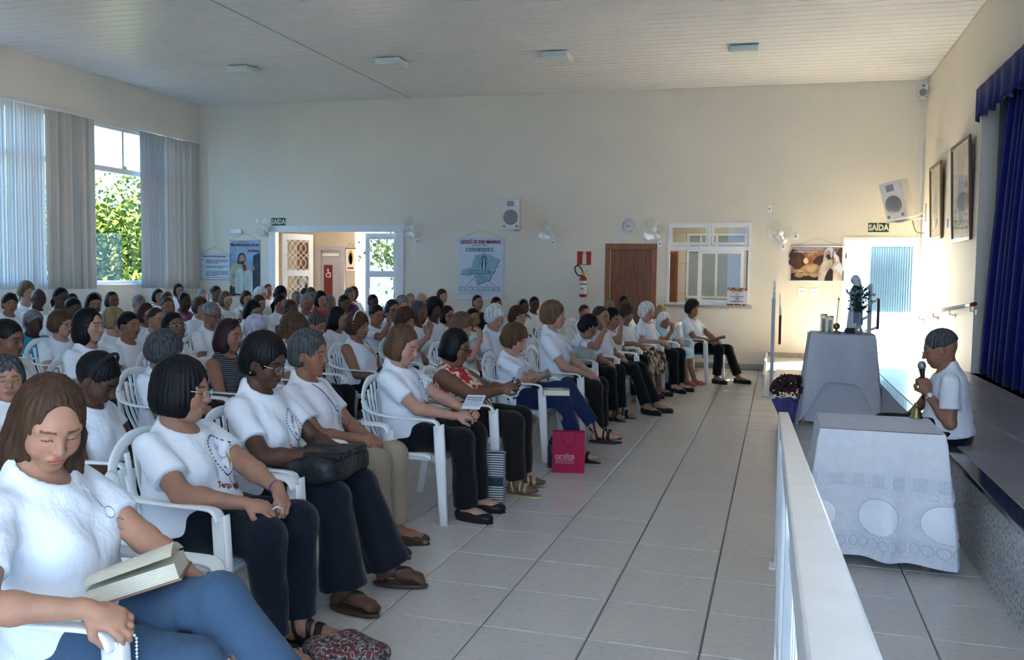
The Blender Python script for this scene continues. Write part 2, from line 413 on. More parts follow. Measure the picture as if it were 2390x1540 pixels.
# seen from the hall: blinds hang in front of the glass
yA0 = onX(-60, 300, XL+.085)[1]; yA1 = onX(100, 300, XL+.085)[1]; yB0 = onX(107, 300, XL+.085)[1]; yB1 = onX(218, 300, XL+.085)[1]
yC0 = onX(329, 400, XL+.085)[1]; yC1 = onX(384, 400, XL+.085)[1]; yD1 = onX(462, 400, XL+.085)[1]
blind('pale sheer vertical blind glowing at the left edge, nearest the camera', yA0, yA1, 21, BL_C, -.05, 1.25, .40)
blind('grey-beige bunched vertical blind left of the uncovered window', yB0, yB1, 26, BL_A, -.30, 1.24, .50)
blind('bluish grey smooth vertical blind just right of the uncovered window', yC0, yC1, 11, BL_B, -.05, 1.24, .22)
blind('beige bunched vertical blind in the corner beside the back wall', yC1+.03, yD1, 17, BL_A, -.35, 1.22, .40)
# ------------------------------------------------------------------ stage, ramp
XS, ZS = 1.05, 0.475
mb = MB().box(XS+.02, XR+4.2, 1.2, 11.6, -.01, ZS-.03)
stage = struct(mb.build('stage', GRAN), 'low stage with speckled grey granite face')
MB().box(XS, XS+.10, 1.2, 11.6, ZS-.03, ZS, 0).build('stage_nosing', GRAND, stage, bevel=.006)
STM = mat('stage_floor_tile', (0.36, 0.345, 0.34), 0.22, noise=(3, 0.05, (1, 1, 1)))
xs = [XS+.104, 1.605, 2.0, 2.6, 3.2, 3.9, 4.6, 5.4, XR+4.2]
for xa, xb in zip(xs, xs[1:]):
    yy = 11.6
    while yy > 4.0:
        MB().box(xa+.003, xb-.003, yy-.9+.002, yy-.002, ZS-.03, ZS).build('tile', STM, stage); yy -= .9
MB().box(xs[0], xs[-1], 1.2, 11.6, ZS-.03, ZS-.004).build('grout_bed', mat('stage_grout', (.55, .5, .4), .8), stage)
mb = MB()
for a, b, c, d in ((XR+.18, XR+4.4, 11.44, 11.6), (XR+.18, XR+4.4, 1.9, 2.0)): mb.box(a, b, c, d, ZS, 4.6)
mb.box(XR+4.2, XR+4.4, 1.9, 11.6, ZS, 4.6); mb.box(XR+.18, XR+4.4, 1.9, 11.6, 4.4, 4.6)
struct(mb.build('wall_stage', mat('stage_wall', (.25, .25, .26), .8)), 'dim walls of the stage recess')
# first ramp run (left), landing along the back wall, second run up to the stage
xa, xb = -0.13, 1.0
R1 = [(xa, 12.0, .004), (xb, 12.0, .004), (xb, YB-1.15, .23), (xa, YB-1.15, .23), (xa, YB, .23), (xb, YB, .23)]
mb = MB()
mb.add(R1+[(p[0], p[1], -.01) for p in R1], [(0, 1, 2, 3), (3, 2, 5, 4), (0, 3, 9, 6), (3, 4, 10, 9), (1, 7, 8, 2), (2, 8, 11, 5), (0, 6, 7, 1), (4, 5, 11, 10)])
RT = mat('ramp_tile', (0.46, 0.435, 0.39), 0.3, noise=(6, 0.05))
ramp = struct(mb.build('ramp', RT, fixn=True), 'tiled access ramp by the bright doorway')
R2 = [(xb, YB, .23), (XR, YB, .23), (XR, YB-1.1, .23), (xb, YB-1.1, .23), (xb, 11.6, ZS), (XR, 11.6, ZS)]
mb = MB()
mb.add(R2+[(p[0], p[1], -.01) for p in R2], [(0, 3, 2, 1), (3, 4, 5, 2), (3, 9, 10, 4), (0, 6, 9, 3), (1, 2, 8, 7), (2, 5, 11, 8), (4, 10, 11, 5)])
MBr = mb.build('upper_run', RT, ramp, fixn=True)
mb = MB().box(xa-.03, xa, 12.0, YB, 0, .30).box(xa-.03, xb, 11.97, 12.0, 0, .02)
mb.build('side_kerb', WHITE, ramp)
# ------------------------------------------------------------------ hall behind the double door
HY = 18.3
HX1 = onY(829, 600, HY)[0]
mb = MB().box(-13, HX1, HY, HY+.15, -.3, 3.0); mb.box(-13, -4, YB+TH, 22, -.3, 0.0, 1); mb.box(-13, HX1+.3, YB+TH, HY+.15, 2.75, 2.9, 2); mb.box(HX1+.3, -3.45, YB+TH, HY+2.6, 2.75, 2.9, 2); mb.box(-4.6, -4.45, YB+TH, HY+.4, 0, 2.75); mb.box(-11.6, -11.45, YB+TH, HY, 0, 2.75)  # outer roof strip is an unseen addition keeping direct sun off the hall
hall = struct(mb.build('wall_hall', [mat('hall_cream', (.56, .47, .35), .6), mat('hall_floor', (.30, .26, .22), .3), WHITE]), 'cream entrance hall beyond the double door, with an added sun-shielding roof')
def pxr(px0, px1, py0, py1, Y):
    a = onY(px0, py0, Y); b = onY(px1, py1, Y); return a[0], b[0], b[2], a[2]
# wooden door in the hall
a, b, c, d = pxr(695, 731, 566, 760, HY-.02)
e = empty('door_4', ((a+b)/2, HY-.02, 0)); struct(e, 'wooden door in the entrance hall'); hw = (b-a)/2
MB().box(-hw, -hw+.07, -.03, .03, 0, d-.07).box(hw-.07, hw, -.03, .03, 0, d-.07).box(-hw, hw, -.03, .03, d-.07, d).build('door_frame', WOODF, e)
MB().box(-hw+.07, hw-.07, 0, .03, 0, d-.07).build('door_leaf', WOOD, e)
# grey restroom door with dark red sign
a, b, c, d = pxr(742, 806, 574, 760, HY-.02)
GREYM = mat('grey_lacquer', (.42, .40, .42), .4); MAR = mat('maroon_sign', (.16, .018, .022), .4)
e = empty('door_5', ((a+b)/2, HY-.02, 0)); struct(e, 'grey restroom door with a dark red accessibility panel'); hw = (b-a)/2
MB().box(-hw, -hw+.1, -.06, .03, 0, d-.1).box(hw-.1, hw, -.06, .03, 0, d-.1).box(-hw, hw, -.06, .03, d-.1, d).build('door_frame', GREYM, e)
MB().box(-hw+.1, hw-.1, -.01, .03, 0, d-.1).build('door_leaf', GREYM, e, bevel=.004)
MB().cbox((0, -.03, d-.2), (.42, .05, .06)).build('door_closer', ALU, e)
a2, b2, c2, d2 = pxr(755, 775, 618, 700, HY-.06); cx = (a+b)/2
MB().box(a2-cx, b2-cx, -.025, -.012, c2-.15, d2).build('sign_panel', MAR, e, bevel=.004)
mbw = MB(); px_, pz_ = (a2+b2)/2-cx, d2-.2
mbw.lathe([(.0, 0), (.02, 0), (.02, .003)], (px_, -.03, pz_+.09), 12, axis='y')
mbw.cbox((px_, -.027, pz_+.03), (.018, .004, .1)); mbw.cbox((px_+.03, -.027, pz_+.02), (.07, .004, .016)); mbw.cbox((px_+.06, -.027, pz_-.03), (.016, .004, .1))
mbw.tube([(px_+.055*math.cos(t)+.005, -.027, pz_-.03+.055*math.sin(t)) for t in np.linspace(PI*.75, PI*2.1, 12)], .008, 5)
mbw.build('wheelchair_mark', WHITE, e)
# small hanging banners in the hall
def hall_banner(px0, px1, py0, py1, Y, label, bg_, marks):
    a, b, c, d = pxr(px0, px1, py0, py1, Y)
    e = empty('hanging_banner', ((a+b)/2, Y, c)); tag(e, label, 'banner'); hw = (b-a)/2; h = d-c
    MB().box(-hw, hw, -.004, .004, 0, h).build('cloth', bg_, e)
    MB().tube([(-hw-.02, 0, h), (hw+.02, 0, h)], .012, 8).build('rod', WOODF, e)
    MB().tube([(-hw, 0, h), (0, .0, h+.14), (hw, 0, h)], .004, 5).build('cord', BLACK, e)
    mk = MB(); ms = []
    for (ma, pts) in marks:
        if ma not in ms: ms.append(ma)
        mk.add([(u*hw, -.006, v*h) for u, v in pts], [tuple(range(len(pts)))], ms.index(ma))
    mk.build('print', ms, e)
GR_ = [mat('grey_print_%d' % k, c, .7, noise=(14, .35)) for k, c in enumerate([(.30, .28, .27), (.16, .14, .13), (.55, .53, .5)])]
def blob(cx, cy, rx, ry, n=16, ph=0): return [(cx+rx*math.cos(2*PI*k/n+ph), cy+ry*math.sin(2*PI*k/n+ph)) for k in range(n)]
hall_banner(696, 729, 628, 720, 17.4, 'grey photographic cloth banner hanging in front of the hall door', GR_[0], [(GR_[2], blob(0, .5, .5, .3)), (GR_[1], blob(.1, .45, .25, .28))])
GOLD_P = mat('gold_print', (.55, .36, .10), .6); REDP = mat('red_print', (.45, .03, .03), .6); CREAMP = mat('cream_print', (.75, .68, .55), .7)
hall_banner(808, 829, 580, 632, HY-.05, 'small white cloth banner with a gold emblem on the hall wall', mat('banner_white', (.8, .78, .74), .8), [(GOLD_P, blob(0, .6, .62, .33)), (CREAMP, blob(0, .55, .38, .26)), (REDP, [(-.7, .08), (.7, .08), (.7, .16), (-.7, .16)])])
# ------------------------------------------------------------------ double door with grilles
e = empty('door_1', ((DD[0]+DD[1])/2, YB, 0)); struct(e, 'white double door with glazed grille leaves standing open')
cx = (DD[0]+DD[1])/2; hw = (DD[1]-DD[0])/2
MB().box(-hw-.12, -hw+.03, -.03, -.001, 0, DD[3]-.03).box(hw-.03, hw+.12, -.03, -.001, 0, DD[3]-.03).box(-hw-.12, hw+.12, -.03, -.001, DD[3]-.03, DD[3]+.1).build('door_frame', WHITE, e, bevel=.006)
def leaf(xh, wd, ang, sgn, panes, nm='door_leaf'):
    """leaf hinged at xh, extending sgn*wd along x then turned"""
    lf = MB(); H = DD[3]-.05; st = .09
    lf.box(0, st, -.02, .02, 0.01, H); lf.box(wd-st, wd, -.02, .02, 0.01, H)
    cuts = [(0.01, .12), (.78, .93), (1.50, 1.62), (H-.12, H)]
    for z0, z1 in cuts: lf.box(st, wd-st, -.02, .02, z0, z1)
    o = lf.build(nm, WHITE, e, bevel=.004)
    o.location = (xh-cx, .07, 0); o.rotation_euler = (0, 0, ang)
    zs = [(.12, .78), (.93, 1.50), (1.62, H-.12)]
    for z0, z1 in zs:
        MB().box(st, wd-st, -.003, .003, z0, z1).build('pane', PANE, o)
        g = MB(); n = 4; ww = wd-2*st
        for k in range(n):
            for s in (1, -1):
                pts = []
                for t in np.linspace(0, 1, 15):
                    zz = z0+t*(z1-z0); base = st+ww*(k+.5)/n
                    pts.append((min(max(base+s*ww*.26*math.sin(PI*t*2*((z1-z0)/.6))*.9, st+.004), wd-st-.004), -.014, zz))
                g.tube(pts, .0055, 5)
        g.build('grille', WHITE, o)
    return o
a, b = onY(850, 600, YB)[0], onY(926, 600, YB)[0]
lr = leaf(a, b-a, 0, 1, None)
lL = leaf(onY(655, 600, YB)[0], .66, math.radians(55), 1, None)
MB().tube([(.06, -.03, .95), (.06, -.07, .98), (.06, -.07, 1.12), (.06, -.03, 1.15)], .01, 6).build('handle', ALU, lL)
MB().cbox((b-a-.06, -.05, 2.0), (.02, .03, .3)).build('bolt', WHITE, lr)
# ------------------------------------------------------------------ wooden door
e = empty('door_2', ((WD[0]+WD[1])/2, YB, 0)); struct(e, 'dark brown wooden door with a reddish frame'); hw = (WD[1]-WD[0])/2
MB().box(-hw-.07, -hw+.02, -.02, -.001, 0, WD[3]-.02).box(hw-.02, hw+.07, -.02, -.001, 0, WD[3]-.02).box(-hw-.07, hw+.07, -.02, -.001, WD[3]-.02, WD[3]+.07).build('door_frame', WOODF, e, bevel=.004)
for k in range(6):
    w_ = (2*hw-.04)/6; MB().box(-hw+.02+k*w_+.0008, -hw+.02+(k+1)*w_-.0008, .045, .08, 0.005, WD[3]-.02).build('board', WOOD, e)
MB().sphere((hw-.09, .02, 1.0), .03).box(hw-.13, hw-.05, .035, .045, .95, 1.08).build('handle', DARKM, e)
# ------------------------------------------------------------------ kitchen behind the hatch
KY = 18.4
TM = mat('kitchen_tile', (.74, .68, .52), .25, noise=(4, .03))
mb = MB(); mb.box(-3.4, 0.7, KY, KY+.1, -.3, 3); mb.box(-3.4, -3.3, YB+TH, KY, -.3, 3); mb.box(.6, .7, YB+TH, KY, -.3, 3); mb.box(-3.4, .7, YB+TH, KY, 2.95, 3.05); mb.box(-3.4, .7, YB+TH, KY, -.3, -.0)
kitchen = struct(mb.build('wall_kitchen', mat('kitchen_grout', (.55, .50, .38), .7)), 'cream tiled kitchen beyond the serving hatch')
tw, th_ = .42, .62
for i in range(10):
    for j in range(5):
        x0 = -3.3+i*tw; z0 = j*th_
        if x0+tw > .62: continue
        MB().box(x0+.003, x0+tw-.003, KY-.008, KY, z0+.003, min(z0+th_, 2.95)-.003).build('tile', TM, kitchen)
ld = bpy.data.lights.new('kitchen_fill', 'AREA'); ld.shape = 'DISK'; ld.size = .35; ld.energy = 2.2; ld.color = (1, .93, .8)  # fill light added to brighten the kitchen; it has no fixture
lo = bpy.data.objects.new('kitchen_fill', ld); COL.objects.link(lo); lo.location = (-1.3, 17.0, 2.93)
# window on the kitchen's far wall
a, b, c, d = pxr(1604, 1740, 545, 698, KY-.03)
e = empty('window_30', ((a+b)/2, KY-.03, c)); struct(e, 'frosted aluminium window of the kitchen'); hw = (b-a)/2; h = d-c
fm = MB()
for x0, x1 in ((-hw, -hw+.05), (-.02, .03), (hw-.05, hw), (-hw*.55, -hw*.55+.03)): fm.box(x0, x1, -.03, .02, .05, h*.72); fm.box(x0, x1, -.03, .02, h*.72+.05, h-.05)
fm.box(-hw, hw, -.03, .02, 0, .05).box(-hw, hw, -.03, .02, h-.05, h).box(-hw, hw, -.03, .02, h*.72, h*.72+.05)
fm.build('window_frame', WHITE, e)
MB().box(-hw, 0, 0, .006, .0, h).build('pane', mat('frost_pane', (.36, .38, .38), .2), e)
MB().box(0, hw, 0, .006, .0, h).build('pane', mat('frost_pane', (.36, .38, .38), .2), e)
a, b, c, d = pxr(1563, 1580, 587, 720, KY-.03)
e = empty('door_6', ((a+b)/2, KY-.03, 0)); struct(e, 'wooden kitchen door seen through the hatch'); hw = (b-a)/2
MB().box(-hw, hw-.05, -.02, .02, 0, d-.05).build('door_leaf', WOOD, e); MB().box(hw-.05, hw, -.03, .02, 0, d-.05).box(-hw, hw, -.03, .02, d-.05, d).build('door_frame', WOODF, e)
# hatch frame
e = empty('window_31', ((HT[0]+HT[1])/2, YB+.03, HT[2])); struct(e, 'white aluminium serving hatch window'); hw = (HT[1]-HT[0])/2; h = HT[3]-HT[2]; cx = (HT[0]+HT[1])/2
def hx(px): return onY(px, 620, YB)[0]-cx
def hz(py): return onY(1650, py, YB)[2]-HT[2]
fm = MB(); t = .035
fm.box(-hw, -hw+t, -.05, .05, t, h-t).box(hw-t, hw, -.05, .05, t, h-t).box(-hw, hw, -.05, .05, 0, t).box(-hw, hw, -.05, .05, h-t, h).box(-hw+t, hw-t, -.05, .05, hz(577)-.05, hz(577)+.02).box(hx(1655)-.02, hx(1655)+.02, -.04, .04, hz(577)+.02, h-t)
fm.build('window_frame', WHITE, e)
s1 = MB(); x0, x1, z0, z1 = hx(1629), hx(1737), t, hz(577)-.05
for q0, q1 in ((x0, x0+.07), (x1-.06, x1)): s1.box(q0, q1, -.02, .0, z0+.06, z1-.06)
s1.box(x0, x1, -.02, .0, z0, z0+.06).box(x0, x1, -.02, .0, z1-.06, z1); sa = s1.build('sliding_sash', WHITE, e)
MB().box(x0+.07, x1-.06, -.012, -.008, z0+.06, z1-.06).build('pane', PANE, sa)
for q0, q1, nm in ((-hw+t, hx(1652), 'top_sash'), (hx(1659), hw-t, 'top_sash')):
    sh = MB(); z0, z1 = hz(575)+.02, h-t; q0 += .005; q1 -= .005
    sh.box(q0, q0+.04, -.03, .0, z0+.05, z1-.04).box(q1-.04, q1, -.03, .0, z0+.05, z1-.04).box(q0, q1, -.03, .0, z0, z0+.05).box(q0, q1, -.03, 0, z1-.04, z1)
    so = sh.build(nm, WHITE, e); MB().box(q0+.04, q1-.04, -.017, -.013, z0+.05, z1-.04).build('pane', PANE, so)
MB().box(-hw-.04, hw+.05, -.10, .0, -.04, 0).build('counter_ledge', GRANB, e)
for u in (-.5, .5): MB().box(u*hw*1.1-.012, u*hw*1.1+.012, -.07, -.03, -.09, -.04).build('bracket', WHITE, e)
# ------------------------------------------------------------------ bright doorway on the right
e = empty('door_3', ((RD[0]+RD[1])/2, YB, 0)); struct(e, 'white framed doorway open to bright daylight'); hw = (RD[1]-RD[0])/2
MB().box(-hw-.02, -hw+.03, -.02, -.001, RD[2], RD[3]-.02).box(-hw-.02, hw+.02, -.02, -.001, RD[3]-.02, RD[3]+.03).build('door_frame', WHITE, e)
BLU = mat('blue_blind_fabric', (.075, .15, .225), .8, transl=.012)
a, b, c, d = pxr(2034, 2131, 571, 730, YB+.35)
bl = empty('vertical_blind', ((a+b)/2, YB+.35, 0)); tag(bl, 'light blue vertical blind glowing in the bright doorway', 'blind')
MB().box((a-b)/2-.02, (b-a)/2+.02, -.02, .02, d-.03, d).build('head_rail', WHITE, bl)
me = slat_mesh(.06, d-.03-c); me.transform(Matrix.Rotation(PI/2, 4, 'Z')); me.materials.append(BLU)
n_ = 18
for k in range(n_): obj('slat', me, bl, ((a-b)/2+(k+.5)*(b-a)/n_, 0, d-.03)).rotation_euler = (0, 0, .5)
# porch outside the doorway
mb = MB().box(.4, 3.4, YB+TH, YB+5, .1, .19); mb.box(.4, .5, YB+TH, YB+2.2, .1, 2.6)
struct(mb.build('porch', mat('porch_white', (.5, .5, .48), .6)), 'white porch outside the bright doorway')
# ------------------------------------------------------------------ implicit-surface toolkit for people
f32 = np.float32
def A3(*v): return np.array(v, dtype=np.float64)
def s_cone(p, a, b, r1, r2):
    a = np.asarray(a, f32); ab = np.asarray(b, f32)-a
    t = np.clip(((p-a) @ ab)/max(float(ab @ ab), 1e-9), 0, 1)
    return np.sqrt(((p-a-t[:, None]*ab)**2).sum(1))-(r1+(r2-r1)*t)
def s_ell(p, c, r, M=None):
    q = p-np.asarray(c, f32)
    if M is not None: q = q @ np.asarray(M, f32)
    r = np.asarray(r, f32)
    k0 = np.sqrt(((q/r)**2).sum(1)); k1 = np.sqrt(((q/(r*r))**2).sum(1))+1e-9
    return k0*(k0-1)/k1
def s_box(p, c, h, rr=0.0, M=None):
    q = p-np.asarray(c, f32)
    if M is not None: q = q @ np.asarray(M, f32)
    q = np.abs(q)-(np.asarray(h, f32)-rr)
    return np.sqrt((np.maximum(q, 0)**2).sum(1))+np.minimum(q.max(1), 0)-rr
def smin(a, b, k):
    h = np.maximum(k-np.abs(a-b), 0)/k; return np.minimum(a, b)-h*h*k*.25
def smax(a, b, k): return -smin(-a, -b, k)
def uni(ds, k):
    d = ds[0]
    for e in ds[1:]: d = smin(d, e, k)
    return d
def mesh_sdf(f, lo, hi, h, B=4):
    lo = np.array(lo, f32); n = (np.ceil((np.array(hi)-lo)/h/B).astype(int)+1); N = n*B
    ax = [lo[k]+h*B*(np.arange(n[k], dtype=f32)+.5) for k in range(3)]
    cc = np.stack(np.meshgrid(*ax, indexing='ij'), -1).reshape(-1, 3).astype(f32)
    dc = f(cc).reshape(n)
    act = np.argwhere(np.abs(dc) < h*B*1.5)
    sg = np.where(dc < 0, -1, 1).astype(f32)*9
    D = np.full(N+1, 9, f32); D[:-1, :-1, :-1] = sg.repeat(B, 0).repeat(B, 1).repeat(B, 2)
    mask = np.zeros(N+1, bool); a0 = act*B
    for i in range(B+1):
        for j in range(B+1):
            for k in range(B+1): mask[a0[:, 0]+i, a0[:, 1]+j, a0[:, 2]+k] = True
    idx = np.argwhere(mask)
    if not len(idx): return np.zeros((0, 3)), np.zeros((0, 4), int)
    D[mask] = f((lo+idx.astype(f32)*h).astype(f32))
    s = D < 0
    c = np.zeros(N, np.int8)
    for i in (0, 1):
        for j in (0, 1):
            for k in (0, 1): c += s[i:N[0]+i, j:N[1]+j, k:N[2]+k]
    cells = np.argwhere((c > 0) & (c < 8))
    vid = np.full(N, -1, np.int64); vid[cells[:, 0], cells[:, 1], cells[:, 2]] = np.arange(len(cells))
    acc = np.zeros((len(cells), 3)); cnt = np.zeros(len(cells))
    corners = [(i, j, k) for i in (0, 1) for j in (0, 1) for k in (0, 1)]
    val = {o: D[cells[:, 0]+o[0], cells[:, 1]+o[1], cells[:, 2]+o[2]] for o in corners}
    for o in corners:
        for a in range(3):
            if o[a] == 0:
                q = list(o); q[a] = 1; q = tuple(q); va, vb = val[o], val[q]
                cr = (va < 0) != (vb < 0); t = np.where(cr, va/(va-vb+1e-12), 0); t = np.clip(t, 0, 1)
                pt = np.tile(np.array(o, float), (len(cells), 1)); pt[:, a] = t
                acc += pt*cr[:, None]; cnt += cr
    V = lo+(cells+acc/np.maximum(cnt, 1)[:, None])*h
    Fs = []
    for a in range(3):
        b, d = (a+1) % 3, (a+2) % 3
        sl0 = [slice(1, N[k]) for k in range(3)]; sl1 = list(sl0); sl0[a] = slice(0, N[a]); sl1[a] = slice(1, N[a]+1)
        s0, s1 = s[tuple(sl0)], s[tuple(sl1)]
        e = np.argwhere(s0 != s1); ins = s0[e[:, 0], e[:, 1], e[:, 2]]
        e = e+1; e[:, a] -= 1
        def cell(db, dd):
            q = e.copy(); q[:, b] += db; q[:, d] += dd; return vid[q[:, 0], q[:, 1], q[:, 2]]
        q = np.stack([cell(-1, -1), cell(0, -1), cell(0, 0), cell(-1, 0)], 1)
        q[~ins] = q[~ins][:, ::-1]; Fs.append(q)
    F = np.concatenate(Fs); F = F[(F >= 0).all(1)]
    return V, F
def np_mesh(name, V, F, mats, tint=None):
    me = bpy.data.meshes.new(name)
    nf = len(F); me.vertices.add(len(V)); me.vertices.foreach_set('co', V.astype(f32).ravel())
    me.loops.add(nf*4); me.loops.foreach_set('vertex_index', F.astype(np.int32).ravel())
    me.polygons.add(nf); me.polygons.foreach_set('loop_start', np.arange(0, nf*4, 4, dtype=np.int32))
    me.polygons.foreach_set('use_smooth', np.ones(nf, bool))
    for m in (mats if isinstance(mats, (list, tuple)) else [mats]): me.materials.append(m)
    if tint is not None:
        at = me.attributes.new('Tint', 'FLOAT_COLOR', 'POINT'); at.data.foreach_set('color', np.concatenate([tint, np.ones((len(V), 1))], 1).astype(f32).ravel())
    me.update(); me.validate(); return me
def unit(v): v = np.asarray(v, float); return v/(np.linalg.norm(v)+1e-9)
def rot_y(a): c, s = math.cos(a), math.sin(a); return np.array([[c, 0, s], [0, 1, 0], [-s, 0, c]])   # +a tips x-axis down (nod)
def rot_z(a): c, s = math.cos(a), math.sin(a); return np.array([[c, -s, 0], [s, c, 0], [0, 0, 1]])
def rot_x(a): c, s = math.cos(a), math.sin(a); return np.array([[1, 0, 0], [0, c, -s], [0, s, c]])
SKIN = {}
for nm, c in dict(fair=(.50, .27, .185), light=(.43, .22, .14), tan=(.31, .145, .085), olive=(.36, .185, .115), brown=(.19, .085, .048), dark=(.10, .045, .027), deep=(.060, .029, .019)).items():
    m = mat('skin_'+nm, c, .48, spec=.35, noise=(18, .10), bump=(120, .12, (1, 1, 1), .002), tint=True); SKIN[nm] = m
    pb = m.node_tree.nodes['Principled BSDF']; pb.inputs['Subsurface Weight'].default_value = .12; pb.inputs['Subsurface Radius'].default_value = (.012, .004, .002)
    pb.inputs['Subsurface Scale'].default_value = 1.0
HAIRC = dict(black=(.006, .005, .005), darkbrown=(.018, .010, .006), brown=(.058, .028, .014), redbrown=(.075, .026, .014), lightbrown=(.15, .085, .042), chestnut=(.095, .047, .022), blonde=(.33, .215, .10), grey=(.20, .20, .20), darkgrey=(.065, .066, .068), white=(.62, .62, .60), lavender=(.50, .47, .56), wine=(.035, .010, .012), cover=(.72, .72, .70))
def hair_mat(c):
    n = 'hair_'+c
    if n in MATS: return MATS[n]
    m = mat(n, HAIRC[c], .50, spec=.22, noise=((90, .75, (1, 1, .10)) if 'grey' in c else (40, .45, (1, 1, .12))), bump=(70, .55, (1, 1, .10), .006)); return m
FABS = {}
def cloth_mat(name, col, rough=.85, fold=.55):
    n = 'cloth_'+name
    if n in MATS: return MATS[n]
    return mat(n, col, rough, spec=.25, noise=(5, .05), bump=(7, fold, (1, 1, .6), .05), sheen=.1)
CL = dict(white=(.80, .82, .86), offwhite=(.72, .71, .66), grey=(.5, .5, .5), black=(.012, .012, .014), navy=(.012, .022, .075), denim=(.046, .090, .150), darkdenim=(.0045, .0065, .013), brownpants=(.013, .008, .007), khaki=(.30, .24, .165), blackpants=(.005, .005, .006), turq=(.02, .32, .45), red=(.48, .02, .025), purple=(.09, .015, .16), lilac=(.45, .35, .5), lightblue=(.45, .68, .78), darkgreen=(.03, .06, .05), greyskirt=(.25, .23, .22), wine=(.10, .012, .02))
def pattern_mat(kind):
    n = 'cloth_'+kind
    if n in MATS: return MATS[n]
    if kind == 'redfloral':
        m = ramp_mat(n, [(.0, (.45, .012, .02)), (.46, (.46, .015, .022)), (.50, (.72, .66, .52)), (.60, (.70, .60, .42)), (.64, (.25, .20, .10)), (.68, (.5, .02, .02))], 13, rough=.8, detail=2.5)
    elif kind == 'leopard': m = ramp_mat(n, [(.40, (.02, .012, .008)), (.48, (.10, .05, .025)), (.54, (.50, .36, .22)), (.7, (.62, .50, .36))], 26, (1, 1, .5), .8, detail=2)
    elif kind == 'stripes':
        m = ramp_mat(n, [(.0, (.012, .012, .014)), (.42, (.012, .012, .014)), (.47, (.55, .5, .52)), (.62, (.5, .45, .5)), (.66, (.012, .012, .014))], 11.0, (0, 0, 1), .8, kind='WAVE')
        wv = [x for x in m.node_tree.nodes if x.type == 'TEX_WAVE'][0]; wv.bands_direction = 'Z'
    elif kind == 'colorful': m = ramp_mat(n, [(.3, (.05, .02, .12)), (.45, (.5, .02, .08)), (.55, (.02, .12, .35)), (.7, (.5, .3, .05))], 14, rough=.8, detail=2)
    elif kind == 'whitefloral': m = ramp_mat(n, [(.0, (.03, .04, .03)), (.36, (.05, .06, .05)), (.42, (.7, .71, .68)), (.8, (.78, .78, .75))], 9, rough=.8, detail=2)
    elif kind == 'darkfloral': m = ramp_mat(n, [(.42, (.02, .018, .02)), (.5, (.06, .05, .05)), (.58, (.34, .28, .2)), (.7, (.45, .4, .32))], 18, rough=.8, detail=3)
    elif kind == 'plaidpink': m = ramp_mat(n, [(.3, (.5, .18, .2)), (.5, (.62, .46, .18)), (.7, (.55, .25, .26))], 9, rough=.8, detail=1)
    elif kind == 'greenskirt': m = ramp_mat(n, [(.35, (.12, .2, .12)), (.5, (.6, .6, .5)), (.62, (.1, .25, .3)), (.75, (.7, .68, .6))], 8, rough=.8, detail=2)
    else: m = cloth_mat(kind, CL[kind])
    return m
def fabric(kind): return cloth_mat(kind, CL[kind]) if kind in CL else pattern_mat(kind)
def ik(a, t, l1, l2, hint):
    a = np.asarray(a, float); t = np.asarray(t, float); d = t-a; L = np.linalg.norm(d)
    if L > (l1+l2)*.995: t = a+d*(l1+l2)*.995/L; d = t-a; L = np.linalg.norm(d)
    x = (l1*l1-l2*l2+L*L)/(2*L); y = math.sqrt(max(l1*l1-x*x, 0)); u = d/L
    hv = np.asarray(hint, float); hv = hv-u*(hv @ u); hv = unit(hv)
    return a+u*x+hv*y, t
def hand_prims(wrist, fwd, nrm, side, sc=1.0, curl=.5, spread=1.0):
    """five-finger hand. fwd: along the palm, nrm: out of the palm (curl direction), side: +1/-1 where the thumb leaves"""
    f = unit(fwd); n = unit(np.asarray(nrm, float)-f*(np.asarray(nrm, float) @ f)); s = np.cross(n, f)*side
    P = []
    w = np.asarray(wrist, float); pc = w+f*.050*sc
    Mx = np.stack([f, s, n], 1)
    P.append(('e', pc, (.052*sc, .040*sc, .018*sc), Mx)); P.append(('c', w-f*.02*sc, w+f*.035*sc, .024*sc, .024*sc))
    ln = [.070, .079, .073, .058]
    for k in range(4):
        off = (1.5-k)*.0185*sc*spread
        b = w+f*(.088-.006*abs(k-1.2))*sc+s*off
        d = unit(f+s*(1.5-k)*.05*spread); ang = 0; seg = [.46, .30, .24]; r = [.0098, .0090, .0082, .0070]
        for j in range(3):
            ang += curl*(.75, .95, .7)[j]+(k*.04 if j == 0 else 0)
            dd = d*math.cos(ang)+n*math.sin(ang); e = b+dd*ln[k]*sc*seg[j]
            P.append(('c', b, e, r[j]*sc, r[j+1]*sc)); b = e
    b = w+f*.022*sc+s*.026*sc; d1 = unit(f*.62+s*.62+n*(.25+.25*curl)); e = b+d1*.040*sc
    P.append(('c', b, e, .0135*sc, .0115*sc)); d2 = unit(f*(.9-.2*curl)+s*(.25-.35*curl)+n*(.25+.45*curl)); e2 = e+d2*.032*sc
    P.append(('c', e, e2, .0112*sc, .010*sc)); e3 = e2+unit(d2+n*.1*curl-s*.15*curl)*.024*sc; P.append(('c', e2, e3, .0098*sc, .0075*sc))
    return P
def ev_prims(p, P, k):
    d = None
    for q in P:
        e = s_cone(p, q[1], q[2], q[3], q[4]) if q[0] == 'c' else s_ell(p, q[1], q[2], q[3] if len(q) > 3 else None)
        d = e if d is None else smin(d, e, k)
    return d
